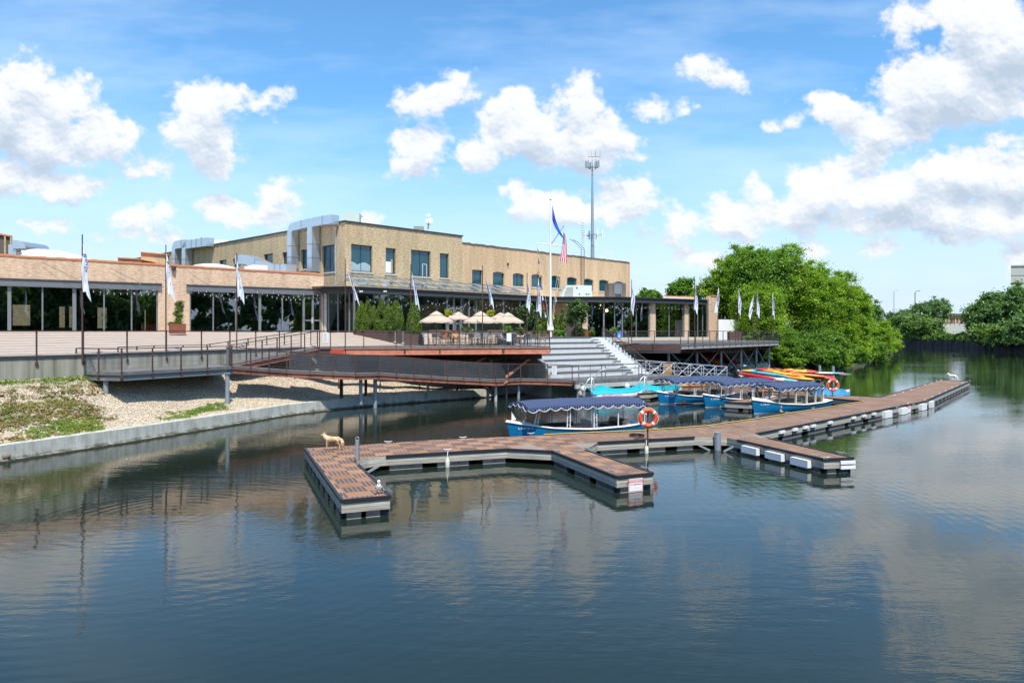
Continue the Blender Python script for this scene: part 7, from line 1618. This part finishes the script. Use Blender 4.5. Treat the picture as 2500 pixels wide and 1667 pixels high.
# ---------------------------------------------------------------- flag banners
FLAGC=plain('banner_cloth',(.74,.77,.82),.85,0,.03)
def deckY(px):     # how far the terrace edge is at that column of the photograph
    tab=[(0,31),(201,33.5),(405,39),(578,43.7),(735,48.4),(843,48.85),(1003,49.9),(1178,51),(1313,51.9),(1542,64.8),(1696,64.7),(1753,69),(1802,72.4),(1846,76.2),(1885,79.2)]
    for (a,x),(b,y) in zip(tab[:-1],tab[1:]):
        if px<=b: return x+(y-x)*(px-a)/(b-a)
    return tab[-1][1]
def banner(px,lean,label,ztop=9.22,Y=None,w=.62,ln=2.2,tw=1.0,mir=1):
    Y=(Y or deckY(px))-.10; x=GX(px,Y); zb=3.63-.42; t=thing('flag_banner',label,'flag',(x,Y,zb),0,'white flag banners on rusty poles')
    m=MB(); m.tube([(x,Y,zb),(x,Y,7.0),(x,Y,ztop-.5)],[.038,.034,.030],8); m.tube([(x,Y,ztop-.5),(x,Y,ztop)],.026,8,mi=1); m.build('pole',[M['rust'],M['frame_dark']],t)
    ph=random.uniform(0,6)
    def surf(u,v):       # u down the cloth, v across it (0 at the pole)
        wd=w*(.10+.9*min(1,u*2.1))*(.55+.12*math.sin(u*5+ph)); dx=lean*u+wd*v*mir*(1-.35*u*abs(lean))
        fold=.10*math.sin(v*7+u*5+ph)*tw*min(1,u*3)
        z=ztop-.38-ln*u-.45*v*(.4+.6*u)
        if u>.8: z-=.28*(abs(v-.5)*2)*(u-.8)/.2
        return V(x+.03+dx,Y-.04+fold,z)
    m=MB(); m.grid([[surf(i/18,j/8) for j in range(9)] for i in range(19)],0,True); m.build('cloth',FLAGC,t)
    # lettering runs down the cloth and follows its folds
    cu=bpy.data.curves.new('lettering','FONT'); cu.body='Rockwell'; cu.size=1; cu.shear=.35; cu.resolution_u=2; cu.offset=.012; to=bpy.data.objects.new('tmp',cu); COL.objects.link(to); bpy.context.view_layer.update(); me=bpy.data.meshes.new_from_object(to); bpy.data.objects.remove(to)
    mx=max(v.co.x for v in me.vertices)
    for v in me.vertices:
        u=.16+.70*v.co.x/mx; q=surf(u,.82-.62*(v.co.y/.75)*.9); v.co=q+V(0,-.012,0)-V(x,Y,zb)
    me.materials.clear(); me.materials.append(M['blue_ink']); ob=bpy.data.objects.new('lettering',me); COL.objects.link(ob); ob.parent=t; return t
bl_list=[(201,.02,'leftmost white flag banner hanging limp over the hall lintel',9.07),(405,.08,'white flag banner in front of the brick pier with the vine planter',9.25),(578,.0,'limp white flag banner before the middle of the second glass bay',9.30),(843,.62,'white flag banner blowing right, at the corner of the dining deck',9.47),(1003,.30,'white flag banner beside the single evergreen, blown slightly right',9.2),(1178,.50,'white flag banner blown right above the third umbrella',9.23),(1313,-.12,'narrow white flag banner at the right end of the dining deck',8.8),
(1542,-.12,'white flag banner in front of the pavilion corner glass',9.18),(1696,-.10,'white flag banner before the second brick pier of the pavilion',9.28),(1753,-.35,'white flag banner at the right end of the pavilion, drooping left',9.15),(1802,-.05,'white flag banner against the trees, first right of the white fence',9.2),(1847,-.05,'narrow white flag banner in the trees, third from the right end',9.15),(1885,-.08,'rightmost white flag banner at the far corner of the right deck',9.1)]
for (px,ln_,lb,zt) in bl_list: banner(px,ln_,lb,zt,w=.60 if px<900 else .52,ln=1.95 if px<700 else 2.1,mir=1 if px not in (1753,) else 1)
banner(1287,-.10,'slim white flag banner in front of the left round tree',9.2,57.0,.45,2.1); banner(1838,-.55,'white flag banner leaning left between two others by the trees',9.0,82,.5,2.0)
# ---------------------------------------------------------------- yard-arm flagpole
Yf=60.0; x=GX(1344,Yf); fp=thing('flagpole','tall white yard-arm flagpole at the top of the steps','flagpole',(x,Yf,4.1))
zt=CAMZ+(HOR-489)*Yf/F; m=MB(); m.tube([(x,Yf,4.0),(x,Yf,9),(x,Yf,zt)],[.105,.09,.045],12); m.build('pole',M['white'],fp)
m=MB(); m.ball(V(x,Yf,zt+.09),.10,10); m.tube([(x,Yf,zt),(x,Yf,zt+.05)],.06,8); m.build('finial',M['white'],fp)
q=lambda px,py,dy=0: V(GX(px,Yf+dy),Yf+dy,CAMZ-(py-HOR)*(Yf+dy)/F)
m=MB(); m.tube([q(1308.5,593),q(1344,597.5),q(1374,600.5)],[.03,.045,.03],8); m.build('yardarm',M['white'],fp)
m=MB(); m.tube([q(1345.5,597),q(1377.5,550)],[.045,.03],8); m.build('gaff',M['galv'],fp)
m=MB(); m.box(V(x,Yf-.12,4.9),(.5,.1,.25)); m.build('halyard_box',M['white'],fp)
for i,(a,b,sg) in enumerate(((q(1309,594),q(1342,800),1),(q(1371,601),q(1346,800),-1),(q(1377,551),q(1348,795),1))):
    m=MB(); m.tube([a,(a+b)/2+V(.08*sg,0,-.1),b],.012,4); m.build('halyard',M['rope_w'],fp)
cols_=[('signal_red',(.6,.05,.04)),('signal_yellow',(.75,.5,.04)),('signal_blue',(.04,.12,.5)),('signal_white',(.75,.75,.75)),('signal_navy',(.03,.04,.12)),('signal_orange',(.7,.25,.08))]
cm=[plain(n_3,c,.8) for n_3,c in cols_]
for k,(px,py,ci,h) in enumerate(((1311,604,0,.35),(1313.5,627,4,.6),(1313,652,5,.5),(1316,668,1,.3),(1320,690,2,.5),(1323,712,3,.7),(1326,735,0,.7),(1330,760,3,.5),(1336,780,3,.6),(1364,655,5,.5),(1361,675,1,.3),(1359,700,3,.4),(1356,722,3,.5),(1353,745,0,.6),(1351,765,1,.5),(1348,785,3,.6))):
    t=thing('signal_flag',['small %s signal pennant, number %s down the left halyard','small %s signal pennant, number %s down the right halyard'][px>1344]%(cols_[ci][0].split('_')[1],['one','two','three','four','five','six','seven','eight','nine'][k if k<9 else k-9]),'pennant',tuple(q(px,py)),0,'signal pennants on the flagpole halyards')
    a=q(px,py); m=MB(); m.poly([a,a+V(.06,-.03,-h*.5),a+V(.16 if px<1344 else .12,.02,-h*.95),a+V(.02,.0,-h)]); m.build('cloth',cm[ci],t)
def cloth(name,label,f,mat,nu=14,nv=8):
    t=thing(name,label,'flag',tuple(f(0,0))); m=MB(); m.grid([[f(i/nu,j/nv) for j in range(nv+1)] for i in range(nu+1)],0,True,uvs=[[(i/nu,1-j/nv) for j in range(nv+1)] for i in range(nu+1)]); m.build('cloth',mat,t); return t
SFM=plain('state_flag_blue',(.02,.08,.42),.8,0,.4,6)
def sf(u,v): a=q(1346.5,497); return a+V(.05+u*.55*(.2+.8*v)+.18*v*u+.72*u*u*.5,-.05+.08*math.sin(u*9+v*6),-(v*1.35+u*1.75)+.12*math.sin(v*3+u*4))
cloth('state_flag','deep blue flag drooping from the top of the white flagpole',sf,SFM)
def us(u,v): a=q(1378,567); w_=.20+.14*math.sin(u*3); return a+V(-.02+(v-.35)*.42*(.5+.8*u)-.16*u*u,-.02+.08*math.sin(v*9+u*4),-u*2.35-.25*v)
cloth('striped_national_flag','red and white striped flag with a starred blue corner hanging from the gaff',us,M['usflag'],16,8)
# ---------------------------------------------------------------- roof machinery
def ductpath(fc,pts,w,o0,o1,label,name='air_duct',seams=True,arc=6):
    """square duct following (s,z) points in the plane of a facade, with seams"""
    t=thing(name,label,'duct',tuple(fc.P(pts[0][0],pts[0][1],o0))); P2=[V(a,b) for a,b in pts]; path=[P2[0]]
    for i in range(1,len(P2)-1):
        a=(P2[i-1]-P2[i]); b=(P2[i+1]-P2[i]); r=min(w*.9,a.length*.45,b.length*.45); s=P2[i]+a.normalized()*r; e=P2[i]+b.normalized()*r
        for k in range(arc+1): u=k/arc; path.append(s*(1-u)**2+P2[i]*2*u*(1-u)+e*u*u)
    path.append(P2[-1]); rows=[]
    for i,p in enumerate(path):
        d=(path[min(i+1,len(path)-1)]-path[max(i-1,0)]).normalized(); n2=V(-d[1],d[0])
        A=p+n2*w/2; B=p-n2*w/2; rows.append([fc.P(A[0],A[1],o0),fc.P(A[0],A[1],o1),fc.P(B[0],B[1],o1),fc.P(B[0],B[1],o0)])
    m=MB(); m.grid(rows,0,False,True); m.poly(rows[0][::-1]); m.poly(rows[-1]); m.build('sheet_duct',M['duct'],t)
    m=MB(); acc=0
    for i in range(1,len(rows)):
        acc+=(path[i]-path[i-1]).length
        L2=(path[i]-path[i-1]).length; k=max(1,int(L2/1.5))
        for j in range(k):
            f=(j+1)/(k+1) if k>1 or L2>1 else None
            if f is None: continue
            r=[rows[i-1][c]*(1-f)+rows[i][c]*f for c in range(4)]; cen=sum(r,V(0,0,0))/4; r=[cen+(c-cen)*1.03 for c in r]
            for c in range(4): m.bar(r[c],r[(c+1)%4],.04)
    if m.v: m.build('seam',M['duct_seam'],t)
    return t
z=FTL.z; s=FTL.s
def sz(px,py,o=.8): return (s(px),z(px,py))
wd=.78
ductpath(FTL,[(s(726),z(726,656)),(s(726),z(726,558)),(s(775),z(775,546))],wd,.10,.88,'left one of two fat galvanised ducts running down the tan block')
wd2=.82
ductpath(FTL,[(s(777),z(777,664)),(s(777),z(777,546)),(s(830),z(830,535)-.1)],wd2,.10,.95,'right one of two fat galvanised ducts, nearest the block corner')
ductpath(FTL,[(s(443),z(443,650)),(s(443),z(443,600)),(s(475),z(475,596))],.95,.1,1.0,'small-looking distant duct on the far left part of the tan block')
ductpath(FTL,[(s(468),z(468,652)),(s(468),z(468,600)),(s(525),z(525,592))],.95,.1,1.0,'second distant duct bending over the parapet at far left')
ductpath(FTL,[(s(648),z(648,640)),(s(672),z(672,638)),(s(722),z(722,662)),(s(775),z(775,662))],.9,2.2,3.3,'bent low duct lying on the hall roof below the two big ducts',arc=4)
def boxunit(label,px0,px1,py0,py1,Y,mat,dy=2.5,rz=.0,slope=0,cat='roof unit'):
    a=PXY(px0,Y,CAMZ-(py1-HOR)*Y/F); b=PXY(px1,Y,CAMZ-(py0-HOR)*Y/F); t=thing('roof_unit',label,cat,tuple(a),0); m=MB(); h=b[2]-a[2]; w_=b[0]-a[0]
    p=[a,a+V(w_,w_*.15,0),a+V(w_,w_*.15,h),a+V(slope,0,h)]; qq=[c+V(-.2,dy,0) for c in p]
    m.poly(p); m.poly(qq[::-1]); 
    for i in range(4): k=(i+1)%4; m.poly([p[i],qq[i],qq[k],p[k]])
    m.build('casing',M[mat],t); return t,a,w_,h
u1,a,w_,h=boxunit('pale green rooftop air unit with a sloped left side, above the pavilion',1368,1446,696,728,85,'hvac',2.6,0,.7)
m=MB()
for x0,x1,z0,z1 in ((.12,.40,.1,.82),): m.obox(a+V(w_*x0,w_*x0*.15-.03,h*z0),V(w_*(x1-x0),0,0),V(0,.02,0),V(0,0,h*(z1-z0)))
m.build('access_panel',M['hvac_grey'],u1); 
for x0,z0 in ((.5,.75),(.58,.28),(.80,.28),(.88,.28)): m=MB(); m.obox(a+V(w_*x0,w_*x0*.15-.06,h*z0),V(.18,0,0),V(0,.02,0),V(0,0,.12)); m.build('vent_knob',M['frame_dark'],u1)
u2,a,w_,h=boxunit('dark brown rooftop unit with an open framed panel near the pavilion corner',1487,1529,691,728,85,'brown_unit',2.5)
m=MB(); 
for x0,x1,z0,z1 in ((.30,.34,0,1),(.70,.74,0,1),(.30,.74,.95,1.0),(.30,.74,.28,.32)): m.obox(a+V(w_*x0,-.05,h*z0),V(w_*(x1-x0),0,0),V(0,.02,0),V(0,0,h*(z1-z0)))
m.obox(a+V(w_*.34,-.02,h*.32),V(w_*.36,0,0),V(0,.015,0),V(0,0,h*.62)); m.build('louvre_frame',M['mullion'],u2)
boxunit('pale boxed rooftop unit on the tan block behind the duct elbow',836,876,519,545,72,'hvac',3); boxunit('slim white vent beside the pale unit on the block corner',882,891,531,548,71,'white',1); boxunit('small grey unit peeping over the front parapet of the tan block',1010,1034,552,566,76,'hvac_grey',2); boxunit('low pale unit behind the long left roof line',520,556,586,600,100,'white_roof',3); boxunit('small square vent box on the left roof line',488,494,580,592,100,'galv',1)
t=thing('satellite_dish','white satellite dish on a stub mast above the tan block parapet','satellite dish',tuple(PXY(1046,74,14))); c=PY(1047,541,74); m=MB(); m.tube([PY(1045,560,74),PY(1046,545,74)],.06,6); m.build('mast',M['brown_unit'],t)
m=MB(); m.lathe([(.01,.0),(.25,.02),(.38,.08)],(0,0,0),16); m.v=[tuple(c+V(p[0],-p[2]*-1,p[1])) for p in m.v]; m.box(c+V(-.05,.02,.62),(.34,.12,.28)); m.tube([c,c+V(-.05,0,.5)],.04,6); m.build('dish',M['white'],t)
t=thing('security_lamp','small dark lamp on the brick pier of the hall','lamp',tuple(FH.P(FH.s(423),8,.1))); m=MB(); p=FH.P(FH.s(423),FH.z(423,656),.15); m.box(p,(.25,.25,.3)); m.build('housing',M['frame_dark'],t)
for px,lb in ((869,'pair of small round globe lamps above the lobby corner column'),(927.5,'pair of small round globe lamps left of the second lobby column')):
    t=thing('globe_lamps',lb,'lamp',tuple(FL.P(FL.s(px),8,.6))); p=FL.P(FL.s(px),FL.z(px,712.5),.75); m=MB(); m.ball(p+V(-.08,0,0),.075,8); m.ball(p+V(.08,0,0),.075,8); m.build('globe',M['white'],t)
# ---------------------------------------------------------------- cell tower
Yc=215; t=thing('cell_tower','tall grey steel phone mast with antenna rings behind the tan wing','phone mast',tuple(PXY(1446,Yc,3.3))); c=lambda px,py: PY(px,py,Yc)
m=MB(); a=c(1446.5,640); m.tube([V(a[0],Yc,3),c(1446.5,640),c(1446.2,480),c(1446,400)],[.75,.58,.33,.17],14); m.build('mast_tube',M['galv_post'],t)
def ring_(py,r,sg,hh,mat,nn_,name):
    ce=c(1446.3,py)
    m=MB()
    for s0 in range(3):
        a0=s0*2*math.pi/3+.35; u=V(math.cos(a0),math.sin(a0),0); v=V(-u[1],u[0],0); m.tube([ce,ce+u*r],.09,5); m.tube([ce+u*r-v*r*.85,ce+u*r+v*r*.85],.07,5); m.tube([ce+V(0,0,-1.2),ce+u*r],.05,4)
    m.build('antenna_arm',M['steel_mid'],t)
    for s0 in range(3):
        a0=s0*2*math.pi/3+.35; u=V(math.cos(a0),math.sin(a0),0); v=V(-u[1],u[0],0)
        for k in range(nn_): m=MB(); f=(k/(nn_-1)-.5)*1.6 if nn_>1 else 0; m.box(ce+u*(r+.15)+v*r*f+V(0,0,sg),(.38,.22,hh),a0); m.build('antenna_panel',mat,t)
ring_(574,2.1,.3,2.6,M['white'],2,'lower'); ring_(409,1.35,.9,2.0,M['galv_post'],3,'upper')
m=MB(); ce=c(1446,383)
for u in (V(-1.3,.4,0),V(1.4,-.2,0),V(2.4,.2,0),V(.2,1.2,0)): m.tube([ce,ce+u],.06,5)
for u in (V(-1.2,.3,0),V(-.3,.2,0),V(.85,.2,0),V(1.0,.3,0),V(2.3,.1,0)): m.tube([ce+u,ce+u+V(0,0,1.8)],.035,4)
m.build('whip_antenna',M['steel_mid'],t)
# ---------------------------------------------------------------- festoon lights
BM=bpy.data.meshes.new('bulb'); b0=MB(); b0.lathe([(.012,0),(.015,-.03),(.032,-.08),(.03,-.12),(.01,-.14)],(0,0,0),6); b0.lathe([(.018,.03),(.018,-.03)],(0,0,0),6); tmp=b0.build('bulb',M['bulb']); BM=tmp.data; bpy.data.objects.remove(tmp)
def festoon(a,b,sag,label,step=.42,r=.012):
    a=Vector(a); b=Vector(b); t=thing('festoon_lights',label,'string lights',tuple(a),0,'festoon bulb strings'); n=24; pt=lambda u: a+(b-a)*u-V(0,0,sag*4*u*(1-u)); m=MB(); m.tube([pt(k/n) for k in range(n+1)],r,4); m.build('cord',M['frame_dark'],t)
    k=max(2,int((b-a).length/step))
    for j in range(1,k): o=bpy.data.objects.new('bulb',BM); COL.objects.link(o); o.parent=t; o.location=pt(j/k)-a+V(0,0,-.03)
def fp_(fc,px,py,o): return fc.P(fc.s(px),fc.z(px,py),o)
festoon(fp_(FH,100,640,.15),fp_(FH,252,712,.9),.05,'dark bulb string slanting down the brick above the left glass',1.2)
festoon(fp_(FH,190,702,1.0),fp_(FH,386,702,.5),.42,'bulb string sagging across the third and fourth panes of the left bay')
festoon(fp_(FH,268,655,.15),fp_(FH,375,705,.4),.05,'dark bulb string slanting over the brick near the pier',1.0)
festoon(fp_(FH,292,690,.6),fp_(FH,392,692,.4),.85,'short deep bulb swag at the right end of the left bay')
festoon(fp_(FH,455,660,.15),fp_(FH,520,706,.8),.1,'dark bulb string slanting down from the parapet onto the second bay',1.0)
festoon(fp_(FH,466,706,.6),fp_(FH,572,706,1.4),.5,'bulb string over the first panes of the second bay')
festoon(fp_(FH,486,700,.5),fp_(FH,622,706,2.2),.9,'longer bulb swag crossing the second bay')
festoon(fp_(FH,600,706,1.8),fp_(FH,792,712,.4),.75,'bulb swag over the doors at the right end of the hall')
festoon(fp_(FH,740,680,.15),fp_(FH,790,716,.5),.1,'short dark bulb string on the brick above the hall doors',.9)
festoon(fp_(FH,640,706,1.5),fp_(FH,745,712,.8),.55,'bulb swag left of the hall doors')
festoon(fp_(LB,793,722,.6),fp_(LB,862,724,.8),.5,'bulb swag over the left lobby panes')
for k in range(9):
    x0=880+k*46; festoon(fp_(FL,x0,722+k*1.6,.7+.3*(k%2)),fp_(FL,x0+62,724+k*1.6,1.2+.4*(k%3)),.55+.25*(k%3),'bulb swag number %s from the left in front of the lobby glass'%['one','two','three','four','five','six','seven','eight','nine'][k])
for k in range(5):
    x0=1300+k*6+0; 
for k,(x0,x1) in enumerate(((1437,1500),(1502,1588),(1545,1660),(1602,1700),(1660,1732))): festoon(fp_(FP,x0,742,.3),fp_(FP,x1,742,.4),.45+.1*(k%2),'bulb swag number %s from the left along the pavilion front'%['one','two','three','four','five'][k],.55)
